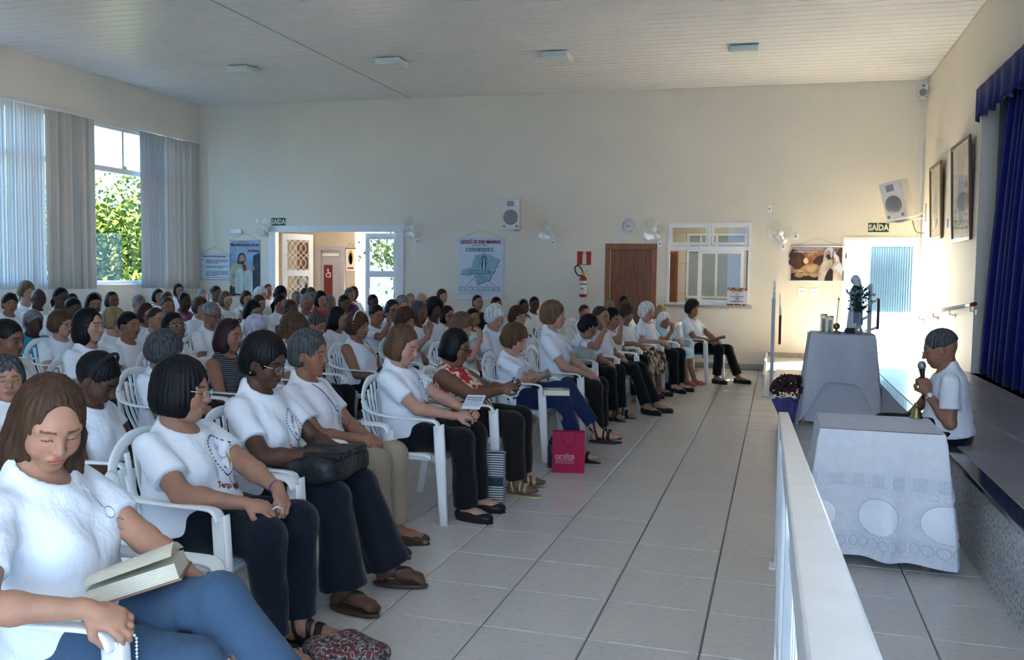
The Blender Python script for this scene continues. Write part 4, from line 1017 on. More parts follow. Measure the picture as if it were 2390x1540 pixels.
def make_chair():
    root = empty('plastic_armchair')
    # dished seat
    n = 10; V = []; F = []
    for lay in (0, 1):
        for i in range(n+1):
            for j in range(n+1):
                u, v = i/n*2-1, j/n*2-1
                x = u*.225; y = v*(.235-.02*(1-u)*.5)
                r = max(abs(u), abs(v)); k = 1-.05*max(0, (abs(u)*abs(v))-.55)
                z = .432-.020*(1-u*u)*(1-v*v)-(.035*max(0, u-.7)/.3 if u > .7 else 0)-.008*(abs(v) > .95)
                V.append((x*k, y*k, z-lay*.014))
    N = (n+1)**2
    for i in range(n):
        for j in range(n):
            a = i*(n+1)+j; F.append((a, a+n+1, a+n+2, a+1)); F.append((a+N, a+1+N, a+n+2+N, a+n+1+N))
    for i in range(n):
        for (a, b) in ((i*(n+1), (i+1)*(n+1)), ((i+1)*(n+1)+n, i*(n+1)+n), (i+1, i), (n*(n+1)+i, n*(n+1)+i+1)): F.append((a, a+N, b+N, b))
    s = MB().add(V, F); s.box(-.20, .20, -.215, -.200, .385, .42).box(-.20, .20, .200, .215, .385, .42).box(.205, .22, -.2, .2, .36, .40)
    s.build('seat', PLASTIC, root, smooth=True)
    # backrest: arch frame, vertical ribs, lower panel
    b = MB(); arch = spl([(-.205, -.215, .44), (-.245, -.235, .60), (-.285, -.205, .76), (-.305, -.11, .845), (-.31, 0, .862), (-.305, .11, .845), (-.285, .205, .76), (-.245, .235, .60), (-.205, .215, .44)], 40)
    band(b, arch, [unit(A3(.0, p[1], (p[2]-.55)*1.0+.02)) for p in arch], .055, .014)
    for k in range(7):
        v = (k-3)/3; top = A3(-.306+.02*abs(v)**2, v*.165, .84-.10*abs(v)**2.2); bot = A3(-.215, v*.12, .47)
        band(b, spl([bot, (bot+top)/2+A3(-.018, 0, 0), top], 8), A3(0, 1, 0), .032, .010)
    band(b, spl([(-.200, -.2, .445), (-.21, 0, .445), (-.200, .2, .445)], 8), A3(-.2, 0, 1), .06, .012)
    b.build('backrest', PLASTIC, root, smooth=True)
    for sg in (1, -1):
        a = MB(); pts = spl([(-.275, sg*.222, .745), (-.22, sg*.262, .690), (-.10, sg*.278, .662), (.06, sg*.280, .655), (.20, sg*.274, .652), (.245, sg*.270, .640), (.262, sg*.268, .605)], 26)
        band(a, pts, [unit(A3(.0, sg, .12)) for _ in pts], [.034]+[.066]*(len(pts)-1), .016)
        a.build('armrest', PLASTIC, root, smooth=True)
        l = MB(); band(l, [(.255, sg*.268, .62), (.268, sg*.268, .42), (.285, sg*.272, .2), (.300, sg*.276, 0.0)], A3(1, 0, 0), [.062, .066, .056, .050], .014); band(l, [(.284, sg*.262, .63), (.298, sg*.262, .42), (.308, sg*.266, .2), (.320, sg*.270, 0.0)], A3(0, 1, 0), [.040, .040, .034, .030], .012)
        band(l, [(.20, sg*.235, .40), (.27, sg*.262, .41)], A3(0, 0, 1), .05, .012)
        l.build('leg', PLASTIC, root, smooth=True)
        l = MB(); band(l, [(-.205, sg*.212, .46), (-.235, sg*.222, .30), (-.285, sg*.240, 0.0)], A3(1, 0, 0), [.062, .056, .046], .014); band(l, [(-.232, sg*.206, .46), (-.262, sg*.216, .30), (-.306, sg*.234, 0)], A3(0, 1, 0), [.036, .034, .028], .012)
        l.build('leg', PLASTIC, root, smooth=True)
    return root
CHAIR = make_chair()
CHAIR_USED = [False]
ORD = ['zeroth', 'first', 'second', 'third', 'fourth', 'fifth', 'sixth', 'seventh', 'eighth', 'ninth', 'tenth', 'eleventh', 'twelfth', 'thirteenth', 'fourteenth', 'fifteenth', 'sixteenth', 'seventeenth', 'eighteenth']
# one plain-mesh version for far rows, where parts cannot be told apart
_jv = MB()
for ch in CHAIR.children:
    _jv.add([v.co for v in ch.data.vertices], [tuple(p.vertices) for p in ch.data.polygons])
CHAIR_FAR = bpy.data.meshes.new('plastic_armchair'); CHAIR_FAR.from_pydata(_jv.v, [], _jv.f); CHAIR_FAR.materials.append(PLASTIC)
CHAIR_FAR.polygons.foreach_set('use_smooth', [True]*len(_jv.f)); CHAIR_FAR.update()
def place_chair(x, y, yaw, label, far=False):
    if far: o = obj('plastic_armchair', CHAIR_FAR)
    elif not CHAIR_USED[0]: o = CHAIR; CHAIR_USED[0] = True
    else: o = copy_tree(CHAIR)
    o.location = (x, y, 0); o.rotation_euler = (0, 0, yaw)
    return tag(o, label, 'chair', 'white plastic armchairs of the audience')
# ------------------------------------------------------------------ stage curtain and valance
VEL = mat('blue_velvet', (.004, .010, .13), .8, spec=.12, sheen=.12, noise=(4, .15, (1, 1, .3)), bump=(30, .15, (1, 1, .2), .01))
def pleat_sheet(name, y0f, y1f, z0, z1, nx, nz, xf, m, parent=None):
    V = []; F = []
    for j in range(nz+1):
        v = j/nz; z = z0+(z1-z0)*v
        for i in range(nx+1):
            u = i/nx; y = y0f(v)+(y1f(v)-y0f(v))*u; V.append((xf(u, v, y), y, z))
    for j in range(nz):
        for i in range(nx): a = j*(nx+1)+i; F.append((a, a+1, a+nx+2, a+nx+1))
    mb = MB().add(V, F); o = mb.build(name, m, parent, smooth=True)
    s_ = o.modifiers.new('thick', 'SOLIDIFY'); s_.thickness = .006
    return o
def cx_(u, v, y):
    ph = u*46*PI*2*.5; return XR+.07+.045*math.sin(ph+.6*math.sin(ph*.31))*(1-.25*v)+.02*math.sin(u*23)
cur = empty('stage_curtain', (0, 0, 0)); tag(cur, 'deep blue velvet stage curtain hanging in pleats to the stage floor', 'curtain')
pleat_sheet('drape', lambda v: 11.36-.85*v**1.2, lambda v: 4.5, ZS+.02, 3.70, 420, 12, cx_, VEL, cur)
val = empty('curtain_valance', (0, 0, 0)); tag(val, 'deep blue gathered valance along the top of the stage opening', 'curtain')
def vx_(u, v, y): ph = u*120; return XR-.045+.028*math.sin(ph+.8*math.sin(ph*.37))*(1.1-v)-.015
o = pleat_sheet('gathered_cloth', lambda v: 11.50, lambda v: 4.5, 3.40, 3.78, 360, 6, vx_, VEL, val)
for v_ in o.data.vertices:
    if v_.co.z < 3.45: v_.co.z += .022*math.sin(v_.co.y*17)
MB().box(XR-.02, XR-.001, 4.5, 11.53, 3.76, 3.80).build('track', ALU, val)
# ------------------------------------------------------------------ wall furniture on the back wall
def wp(px0, px1, py0, py1): return pxr(px0, px1, py0, py1, YB)
def on_back(name, px0, px1, py0, py1, label, cat, group=None, y=None):
    a, b, c, d = wp(px0, px1, py0, py1)
    e = empty(name, ((a+b)/2, (YB if y is None else y), (c+d)/2)); tag(e, label, cat, group); return e, (b-a)/2, (d-c)/2
def flat(e, polys, y0=-.012, step=.0012, name='print'):
    mk = MB(); ms = []
    for k, (ma, pts) in enumerate(polys):
        if ma not in ms: ms.append(ma)
        pts = list(pts)
        # keep faces turned to the room (-y)
        ar = sum(pts[i][0]*pts[(i+1) % len(pts)][1]-pts[(i+1) % len(pts)][0]*pts[i][1] for i in range(len(pts)))
        if ar < 0: pts = pts[::-1]
        mk.add([(u, y0-step*(k+1), v) for u, v in pts], [tuple(range(len(pts)))], ms.index(ma))
    return mk.build(name, ms, e)
def rect(x0, x1, z0, z1): return [(x0, z0), (x1, z0), (x1, z1), (x0, z1)]
def TX(x, y, z): return frame_on_wall((x, y, z), (1, 0, 0), (0, 0, 1))
DGREEN = mat('sign_green', (.006, .045, .036), .45); CREAM = mat('sign_cream', (.72, .70, .52), .5, emit=None)
for px0, px1, py0, py1, lb in ((632, 669, 507, 528, 'dark green SAÍDA exit sign above the double door'), (2024, 2077, 518, 544, 'dark green SAÍDA exit sign above the bright doorway')):
    e, hw, hh = on_back('exit_sign', px0, px1, py0, py1, lb, 'sign', 'green exit signs')
    MB().box(-hw, hw, -.008, 0, -hh, hh).build('board', CREAM, e); MB().box(-hw+.018, hw-.018, -.010, -.008, -hh+.016, hh-.016).build('panel', DGREEN, e)
    text_mesh('lettering', 'SAÍDA', hh*1.45, CREAM, e, TX(0, -.011, -.006), bold=.004, width=hw*1.75)
# fire extinguisher and its sign
RED = mat('sign_red', (.42, .018, .02), .4); YEL = mat('sign_yellow', (.74, .70, .38), .5)
e, hw, hh = on_back('extinguisher_sign', 1346, 1381, 585, 620, 'red square sign with a yellow extinguisher pictogram above the extinguisher', 'sign')
MB().box(-hw, hw, -.006, 0, -hh, hh).build('board', YEL, e)
k = hw
ext = [(-.22, -.78), (.30, -.78), (.30, .42), (.22, .56), (.14, .60), (.14, .70), (.36, .62), (.36, .70), (.10, .84), (-.10, .84), (-.34, .62), (-.30, .58), (-.08, .74), (-.06, .60), (-.16, .54), (-.22, .42)]
flat(e, [(RED, rect(-hw*.9, hw*.9, -hh*.9, hh*.9)), (YEL, [(u*k, v*k) for u, v in ext])], -.006)
p0 = onY(1360, 693, YB-.1); e = empty('fire_extinguisher', (p0[0], YB-.09, p0[2])); tag(e, 'red fire extinguisher with black hose hung on the back wall', 'extinguisher')
EXR = mat('extinguisher_red', (.46, .016, .018), .25, coat=.5)
MB().lathe([(.0, 0), (.055, 0), (.066, .012), (.066, .30), (.058, .345), (.03, .375), (.026, .385)], (0, 0, 0), 24).build('cylinder', EXR, e, smooth=True)
MB().lathe([(.0668, .05), (.0668, .22)], (0, 0, 0), 24).build('label', WHITE, e, smooth=True); MB().lathe([(.0668, .235), (.0668, .29)], (0, 0, 0), 24).build('ring_label', ALU, e, smooth=True)
text_mesh('lettering', 'ABC', .05, RED, e, TX(0, -.0685, .15), bold=.001)
MB().lathe([(.0, .38), (.022, .38), (.022, .43), (.012, .445)], (0, 0, 0), 14).cbox((.03, 0, .45), (.13, .018, .012), R=rot_y(-.15)).cbox((.035, 0, .418), (.12, .018, .010), R=rot_y(.12)).build('valve', mat('brass', (.55, .42, .18), .35, .8), e)
MB().tube(spl([(-.01, 0, .40), (-.07, -.02, .38), (-.13, -.03, .44), (-.145, -.03, .53), (-.09, -.02, .565), (-.035, -.01, .51), (-.005, 0, .44)], 30), .0115, 8).build('hose', BLACK, e, smooth=True)
MB().cbox((0, .075, .30), (.05, .03, .06)).build('bracket', DARKM, e)
# clock
p0 = onY(1468, 528, YB); e = empty('wall_clock', (p0[0], YB, p0[2])); tag(e, 'round silver wall clock with white dial above the wooden door', 'clock')
R_ = .150
MB().lathe([(R_*.86, -.045), (R_*.90, -.05), (R_, -.03), (R_, 0), (R_*.8, 0), (R_*.8, -.02)], (0, 0, 0), 40, axis='y', caps=False).build('rim', ALU, e, smooth=True)
MB().lathe([(.0, -.022), (R_*.87, -.022), (R_*.87, -.012)], (0, 0, 0), 36, axis='y').build('dial', mat('dial_white', (.78, .77, .70), .5), e)
for h in range(1, 13):
    an_ = PI/2-h*PI/6; text_mesh('numeral', str(h), .036, BLACK, e, TX(.100*math.cos(an_), -.024, .100*math.sin(an_)), bold=.0008)
for an_, ln, wd_ in ((PI/2-(9+40/60)*PI/6, .062, .009), (PI/2-40*PI/30, .085, .007)):
    c_, s_ = math.cos(an_), math.sin(an_); flat(e, [(BLACK, [(-s_*wd_/2-c_*.015, c_*wd_/2-s_*.015), (s_*wd_/2-c_*.015, -c_*wd_/2-s_*.015), (s_*wd_/2*.5+c_*ln, -c_*wd_/2*.5+s_*ln), (-s_*wd_/2*.5+c_*ln, c_*wd_/2*.5+s_*ln)])], -.026, name='hand')
# oscillating wall fans with clear blades
def make_fan():
    e = empty('wall_fan')
    MB().lathe([(.0, 0), (.045, 0), (.045, -.03), (.03, -.04)], (0, 0, 0), 16, axis='y').build('wall_mount', WHITE, e, smooth=True)
    MB().tube(spl([(0, -.03, 0), (0, -.07, .0), (-.02, -.12, .04), (-.03, -.15, .09)], 12), .022, 8).sphere((-.0, -.06, -.01), .05).build('neck', WHITE, e, smooth=True)
    MB().lathe([(.0, .06), (.035, .055), (.05, .02), (.05, -.05), (.03, -.07)], (-.04, -.19, .115), 16, axis='y').build('motor', WHITE, e, smooth=True)
    MB().lathe([(.0, -.075), (.040, -.07), (.046, -.05), (.044, -.03)][::-1], (-.045, -.20, .12), 18, axis='y').build('hub', PLASTIC, e, smooth=True)
    text_mesh('badge', '———', .02, DARKM, e, TX(-.045, -.277, .12))
    for k in range(3):
        b = MB(); V = []; F = []
        for i in range(7):
            r = .035+.165*i/6
            for j in range(9):
                a = 2*PI*k/3+(j/8-.5)*1.75*(.55+.45*math.sin(PI*min(1, .25+i/6*.75)))
                V.append((-.045+r*math.cos(a), -.255+.03*(j/8-.5), .12+r*math.sin(a)))
        for i in range(6):
            for j in range(8): q = i*9+j; F.append((q, q+1, q+10, q+9))
        b.add(V, F); b.build('blade', FANB, e, smooth=True)
    MB().tube([(-.045+.205*math.cos(t), -.255, .12+.205*math.sin(t)) for t in np.linspace(0, 2*PI, 40, endpoint=False)], .0022, 5, closed=True).build('rim_guard', FANB, e, smooth=True)
    return e
fan0 = None
FL = ['beside the left exit sign', 'right of the double door', 'right of the wall loudspeaker', 'between the clock and the serving hatch', 'above the sunset shepherd poster']
for k, (px, py) in enumerate([(616, 545), (972, 548), (1287, 553), (1535, 552), (1832, 560)]):
    if fan0 is None: fan0 = make_fan(); o = fan0
    else: o = copy_tree(fan0)
    p0 = onY(px, py, YB); o.location = (p0[0], YB, p0[2]); o.rotation_euler = (0, 0, (.75, .25, .15, 0, -.2)[k]); tag(o, 'white wall fan with clear blades '+FL[k], 'fan', 'wall fans along the back wall')
def plate(px, py, w_, h_, lab, kind):
    p0 = onY(px, py, YB); e = empty('switch_plate' if kind == 's' else 'outlet_plate', (p0[0], YB, p0[2])); tag(e, lab, 'switch' if kind == 's' else 'outlet')
    MB().box(-w_/2, w_/2, -.012, 0, -h_/2, h_/2).build('cover', PLASTIC, e, bevel=.004)
    if kind == 's': MB().cbox((0, -.015, 0), (.018, .01, .03)).build('toggle', DARKM, e)
    else: MB().lathe([(0, -.0125), (.014, -.0125), (.014, -.012)], (-.018, 0, 0), 12, axis='y').lathe([(0, -.0125), (.014, -.0125), (.014, -.012)], (.018, 0, 0), 12, axis='y').build('socket', mat('socket_grey', (.5, .5, .5), .5), e)
for px, py, l_ in ((975, 563, 'fan switch plate right of the double door'), (1292, 566, 'fan switch plate right of the wall loudspeaker'), (1540, 569, 'fan switch plate left of the serving hatch'), (1828, 576, 'fan switch plate above the sunset poster')):
    plate(px, py, .07, .115, 'small white '+l_, 's')
plate(1796, 487, .075, .12, 'small white blank plate high on the wall right of the hatch', 's')
plate(1872, 680, .13, .12, 'white double outlet below the sunset poster, left one', 'o'); plate(1899, 681, .13, .12, 'white double outlet below the sunset poster, right one', 'o')
plate(1857, 552, .07, .10, 'white junction plate right of the rightmost fan', 's')
# emergency light box
e, hw, hh = on_back('emergency_light', 541, 566, 535, 545, 'small white emergency light box above the commandments banner', 'lamp')
MB().box(-hw, hw, -.06, 0, -hh, hh).build('housing', WHITE, e, bevel=.006); MB().box(-.02, hw-.02, -.066, -.06, -hh+.012, hh-.012).build('lens', mat('lamp_lens', (.9, .9, .88), .2), e)
# loudspeakers
GRL = mat('speaker_grille', (.30, .30, .30), .5, .3, bump=(400, .5, (1, 1, 1), .002)); SPW = mat('speaker_white', (.74, .73, .68), .4)
def speaker(loc, rot, w_, h_, d_, label, led=True):
    e = empty('loudspeaker', loc); e.rotation_euler = rot; tag(e, label, 'loudspeaker')
    body = MB().add([(-w_/2, -d_/2, -h_/2), (w_/2, -d_/2, -h_/2), (w_/2, -d_/2, h_/2), (-w_/2, -d_/2, h_/2), (-w_*.34, d_/2, -h_/2), (w_*.34, d_/2, -h_/2), (w_*.34, d_/2, h_/2), (-w_*.34, d_/2, h_/2)], [(0, 1, 2, 3), (5, 4, 7, 6), (1, 5, 6, 2), (4, 0, 3, 7), (3, 2, 6, 7), (4, 5, 1, 0)])
    body.build('cabinet', SPW, e, bevel=.012)
    MB().lathe([(.0, -.012), (w_*.37, -.008), (w_*.40, 0.001), (w_*.40, .004)], (0, -d_/2, -h_*.10), 30, axis='y').build('woofer_grille', GRL, e, smooth=True)
    MB().cbox((0, -d_/2-.004, h_*.33), (w_*.36, .012, h_*.16)).build('tweeter_horn', GRL, e, bevel=.004)
    for s in (1, -1): MB().lathe([(.0, -.004), (w_*.075, -.004), (w_*.075, 0.001)], (s*w_*.34, -d_/2, -h_*.39), 14, axis='y').build('port', GRL, e)
    MB().lathe([(.0, -.005), (.012, -.005), (.012, 0)], (w_*.3, -d_/2, h_*.33), 12, axis='y').build('led', mat('led_blue', (.1, .12, .5), .3, emit=((.15, .2, 1), .15)), e)
    text_mesh('badge', '———', .03, DARKM, e, TX(0, -d_/2-.002, -h_*.43))
    return e
p0 = onY(1196, 500, YB-.22); e = speaker((p0[0], YB-.24, p0[2]), (.05, 0, .10), .34, .56, .30, 'white loudspeaker mounted on the back wall above the map banner'); MB().cbox((.05, .18, -.26), (.05, .16, .06)).build('wall_bracket', DARKM, e)
p0 = onY(2098, 466, 14.9); e = speaker((p0[0], 14.9, p0[2]), (.18, -.16, -.75), .36, .60, .32, 'white loudspeaker tilted on a wall arm near the right corner')
br = MB(); q0 = onX(2161, 497, XR); lx = np.array([p0[0]+.04, 14.93, p0[2]-.33])
brk = empty('speaker_bracket', (XR-.01, q0[1], q0[2])); tag(brk, 'white metal wall arm carrying the tilted loudspeaker', 'bracket')
rel = lx-np.array([XR-.01, q0[1], q0[2]])
MB().box(-.012, .01, -.05, .05, -.15, .15).build('wall_plate', WHITE, brk); MB().tube([(0, 0, .02), rel*.6+A3(0, 0, .0), rel], .014, 8).tube([(0, 0, -.08), rel*.7], .012, 8).build('arm', WHITE, brk); MB().cbox(rel+A3(0, 0, .0), (.30, .30, .016), R=rot_z(-.75) @ rot_x(.18)).build('tray', WHITE, brk)
MB().tube(spl([rel*.55, rel*.5+A3(.05, 0, -.22), A3(0, 0, -.32)], 16), .006, 6).build('cable', BLACK, brk)
p0 = onY(2152, 213, YB-.16); e = speaker((p0[0]-.01, YB-.17, p0[2]), (.12, 0, .25), .15, .24, .14, 'small white loudspeaker high in the corner under the ceiling')
MB().tube(spl([(.02, .05, -.12), (.02, .05, -.35), (.02, .055, -.6), (.02, .055, -1.4)], 20), .006, 6).build('cable', WHITE, e)
# ------------------------------------------------------------------ ceiling lamps
LG = mat('lamp_glass', (.70, .76, .70), .35); LE = mat('lamp_edge', (.86, .84, .80), .4)
l0 = None
for k, (px, py) in enumerate([(568, 182), (914, 160), (1301, 141), (1738, 122)]):
    z_ = 4.74; p0 = onZ(px, py, z_); zz = zc(p0[0])
    if l0 is None:
        l0 = empty('ceiling_lamp'); o = l0; h = .19
        MB().box(-h, h, -h, h, -.105, -.02).build('glass_box', LG, o, bevel=.006); MB().box(-h*.75, h*.75, -h*.75, h*.75, -.02, 0).build('base_plate', DARKM, o)
        fr = MB(); t = .006
        for zz_ in (-.106, -.024):
            fr.box(-h-t, h+t, -h-t, -h+t, zz_, zz_+.008).box(-h-t, h+t, h-t, h+t, zz_, zz_+.008).box(-h-t, -h+t, -h+t, h-t, zz_, zz_+.008).box(h-t, h+t, -h+t, h-t, zz_, zz_+.008)
        fr.build('edge_trim', LE, o)
    else: o = copy_tree(l0)
    o.location = (p0[0], p0[1], zz); tag(o, 'square glass ceiling lamp, %s of four from the window side' % ORD[k+1], 'lamp', 'ceiling lamps')
# ------------------------------------------------------------------ banners and posters
PW_ = mat('paper_white', (.66, .72, .80), .6); INK = mat('ink_dark', (.03, .03, .04), .6); INKR = mat('ink_red', (.26, .012, .015), .6); LBL = mat('print_lightblue', (.34, .50, .55), .6); MBL = mat('print_blue', (.05, .24, .42), .6); GRP = mat('print_grey', (.45, .48, .5), .6)
def banner(name, px0, px1, py0, py1, label, board, cat='banner', rod=WHITE, cord=True):
    e, hw, hh = on_back(name, px0, px1, py0, py1, label, cat)
    MB().box(-hw, hw, -.012, -.006, -hh, hh).build('sheet', board, e)
    for s in (1, -1): MB().tube([(-hw-.02, -.012, s*hh), (hw+.02, -.012, s*hh)], .011, 8).build('rod', rod, e, smooth=True)
    if cord: MB().tube([(-hw+.02, -.01, hh), (0, -.004, hh+.14), (hw-.02, -.01, hh)], .0025, 5).build('cord', mat('cord', (.35, .32, .28), .8), e)
    return e, hw, hh
def lines(e, x0, x1, z0, n, dz, h, ma, y=-.0135):
    rr = random.Random(n*7+int(x0*100))
    for k in range(n):
        xe = x1 if k < n-1 else x0+(x1-x0)*rr.uniform(.2, .8); x = x0; mk = MB()
        while x < xe-.004:
            w_ = min(rr.uniform(.012, .05), xe-x); mk.add([(x, y, z0-k*dz), (x+w_, y, z0-k*dz), (x+w_, y, z0-k*dz+h), (x, y, z0-k*dz+h)], [(0, 1, 2, 3)]); x += w_+.008
        mk.build('text_line', ma, e)
# map banner
e, hw, hh = banner('map_banner', 1070, 1175, 555, 698, 'white LEGIÃO DE MARIA banner with a light blue map on the back wall', PW_)
def m2(u, v): return ((u-.5)*2*hw, (.5-v)*2*hh)      # u,v in 0..1 from the top left
def mp(pts): return [m2(*p) for p in pts]
mpts = [(.06, .60), (.09, .54), (.16, .51), (.26, .49), (.31, .47), (.33, .41), (.33, .36), (.38, .34), (.36, .30), (.40, .27), (.44, .29), (.50, .27), (.54, .24), (.60, .24), (.63, .27), (.70, .27), (.80, .31), (.90, .34), (.91, .37), (.86, .42), (.87, .46), (.81, .50), (.82, .54), (.75, .60), (.72, .66), (.69, .70), (.60, .71), (.52, .74), (.43, .77), (.39, .72), (.38, .66), (.34, .61), (.32, .59), (.22, .61), (.20, .62), (.17, .60)]
sh_ = [(u+.008, v+.008) for u, v in mpts]
CARD = mat('print_pale', (.60, .70, .74), .6)
polys = [(INK, mp(sh_)), (LBL, mp(mpts)), (MBL, mp([(.17, .165), (.77, .165), (.77, .225), (.17, .225)])), (CARD, mp([(.19, .175), (.75, .175), (.75, .215), (.19, .215)])), (MBL, mp([(.255, .535), (.72, .535), (.72, .59), (.255, .59)]))]
polys += [(MBL, [m2(.576+.085*math.cos(t), .41+.125*math.sin(t)) for t in np.linspace(0, 2*PI, 24, endpoint=False)]), (CREAMP, [m2(.576+.075*math.cos(t), .43+.10*math.sin(t)) for t in np.linspace(0, 2*PI, 24, endpoint=False)]),
          (mat('print_teal', (.02, .07, .10), .6), mp([(.55, .33), (.60, .33), (.635, .42), (.62, .52), (.53, .52), (.515, .42)])), (PW_, mp([(.563, .34), (.589, .34), (.60, .52), (.552, .52)])), (GOLD_P, mp([(.56, .315), (.59, .315), (.586, .34), (.566, .34)]))]
for x0, x1 in ((.03, .33), (.345, .585), (.60, .78), (.79, .93)): polys += [(MBL, mp([(x0, .805), (x1, .805), (x1, .87), (x0, .87)])), (CARD, mp([(x0+.01, .812), (x1-.01, .812), (x1-.01, .863), (x0+.01, .863)]))]
for x0 in (.04, .145, .25, .38, .49, .65): polys += [(GRP, mp([(x0, .885), (x0+.085, .885), (x0+.085, .925), (x0, .925)])), (CARD, mp([(x0+.006, .889), (x0+.079, .889), (x0+.079, .921), (x0+.006, .921)]))]
def seg(a, b, w_=.004):
    a = np.array(a); b = np.array(b); n_ = unit(np.array([-(b-a)[1], (b-a)[0]]))*w_; return mp([a+n_, b+n_, b-n_, a-n_])
for q in ((.18, .80), (.465, .80), (.69, .80), (.86, .80)): polys.append((MBL, seg((.48, .59), q)))
polys.append((MBL, seg((.48, .225), (.48, .54))))
flat(e, polys)
def btxt(s, u, v, size, ma, w_=None, bold=.0): q = m2(u, v); return text_mesh('lettering', s, size, ma, e, TX(q[0], -.034, q[1]), bold=bold, width=w_*2*hw if w_ else None)
btxt('LEGIÃO DE MARIA', .5, .07, .085, INKR, .88, .003); btxt('IRLANDA - DUBLIN', .49, .125, .035, INK, .32); btxt('CONCILIUM LEGIONIS', .47, .195, .05, INKR, .48, .001); btxt('SENATUS IMMACULATA', .49, .562, .042, PW_, .40, .001)
for s_, u in (('Régia', .18), ('Comitia', .465), ('Curiae', .69), ('Praesidia', .86)): btxt(s_, u, .838, .032, INK)
# commandments banner
e, hw, hh = banner('commandments_banner', 537, 608, 560, 692, 'blue banner of commandments with a robed figure holding stone tablets', mat('print_skyblue', (.30, .42, .58), .6, noise=(2.5, .35)))
SKN = mat('print_skin', (.45, .28, .19), .6); HRB = mat('print_hair', (.07, .04, .03), .6); ROB = mat('print_robe', (.50, .47, .28), .6, noise=(8, .2)); TAB = mat('print_tablet', (.58, .64, .58), .6); DKB = mat('print_dark', (.03, .045, .06), .6, noise=(6, .5)); DKG = mat('print_darkgreen', (.05, .08, .05), .6, noise=(8, .6))
flat(e, [(DKB, mp([(.78, .28), (1, .22), (1, 1), (.0, 1), (0, .82), (.3, .8), (.75, .75)])), (ROB, mp([(.0, .56), (.06, .46), (.22, .40), (.52, .40), (.62, .52), (.6, .8), (.2, .9), (.0, .78)])), (HRB, [m2(.40+.135*math.cos(t), .33+.105*math.sin(t)) for t in np.linspace(0, 2*PI, 20, endpoint=False)]), (HRB, mp([(.27, .33), (.24, .42), (.33, .43), (.34, .34)])),
         (SKN, [m2(.415+.095*math.cos(t), .345+.085*math.sin(t)) for t in np.linspace(0, 2*PI, 20, endpoint=False)]), (HRB, mp([(.34, .375), (.50, .375), (.47, .43), (.37, .43)])), (INKR, mp([(.40, .44), (.52, .43), (.56, .52), (.48, .56)])),
         (TAB, mp([(.18, .95), (.19, .60), (.24, .52), (.33, .49), (.42, .52), (.47, .60), (.47, .97)])), (TAB, mp([(.49, .97), (.49, .62), (.55, .55), (.66, .53), (.74, .58), (.77, .66), (.77, .98)])), (SKN, mp([(.08, .62), (.20, .60), (.20, .66), (.08, .70)])), (SKN, mp([(.72, .47), (.82, .45), (.84, .52), (.74, .55)])), (DKG, mp([(.0, .85), (.18, .84), (.18, 1), (0, 1)]))])
btxt('Mandamentos da lei', .51, .085, .085, INKR, .93, .002); btxt('de Deus', .80, .19, .075, INKR, .36, .002)
for k in range(9):
    q = m2(.33, .60+k*.042); lines(e, q[0]-.055, q[0]+.055, q[1], 1, .02, .007, INK, -.0335); q = m2(.63, .64+k*.038); lines(e, q[0]-.055, q[0]+.06, q[1], 1, .02, .007, INK, -.0335)
# notice sheet
e, hw, hh = banner('notice_banner', 467, 539, 592, 652, 'white typed notice with red heading in the corner by the blinds', PW_, rod=ALU)
btxt('OBRIGAÇÃO DE CATÓLICOS LEGIÃO DE MARIA', .5, .11, .040, INKR, .72, .001)
for v, n_ in ((.26, 3), (.50, 2), (.70, 4)):
    q = m2(.20, v); lines(e, q[0], hw-.05, q[1], n_, .028, .012, INK, -.0135); q = m2(.04, v); lines(e, q[0], q[0]+.08, q[1], 1, .028, .013, INKR, -.0135)
MB().box(-hw+.005, hw-.005, -.0135, -.013, hh-.05, hh-.045).box(-hw+.005, hw-.005, -.0135, -.013, -hh+.03, -hh+.035).build('rule', INK, e)
# sunset shepherd poster
SUN1 = ramp_mat('print_sunset', [(.30, (.10, .035, .02)), (.48, (.34, .13, .05)), (.60, (.60, .36, .16)), (.75, (.78, .62, .36))], 3.2, (1.0, 1, 1.6), .5, detail=5)
e, hw, hh = banner('shepherd_poster', 1848, 1968, 575, 656, 'sunset landscape poster with a robed shepherd holding a crook', SUN1, 'poster', WHITE)
BR1 = mat('print_brown', (.08, .03, .018), .6, noise=(9, .5)); BR2 = mat('print_umber', (.025, .012, .009), .6, noise=(9, .4)); CLK = mat('print_cloak', (.55, .48, .38), .6, noise=(12, .25)); SHP = mat('print_sheep', (.40, .24, .12), .6, noise=(16, .3)); SKY_ = mat('print_dusk', (.36, .24, .24), .6)
def bl2(u, v, a, b, n=14, ph=0): return [m2(u+a*math.cos(t+ph)*(1+.12*math.sin(5*t)), v+b*math.sin(t+ph)*(1+.12*math.cos(4*t))) for t in np.linspace(0, 2*PI, n, endpoint=False)]
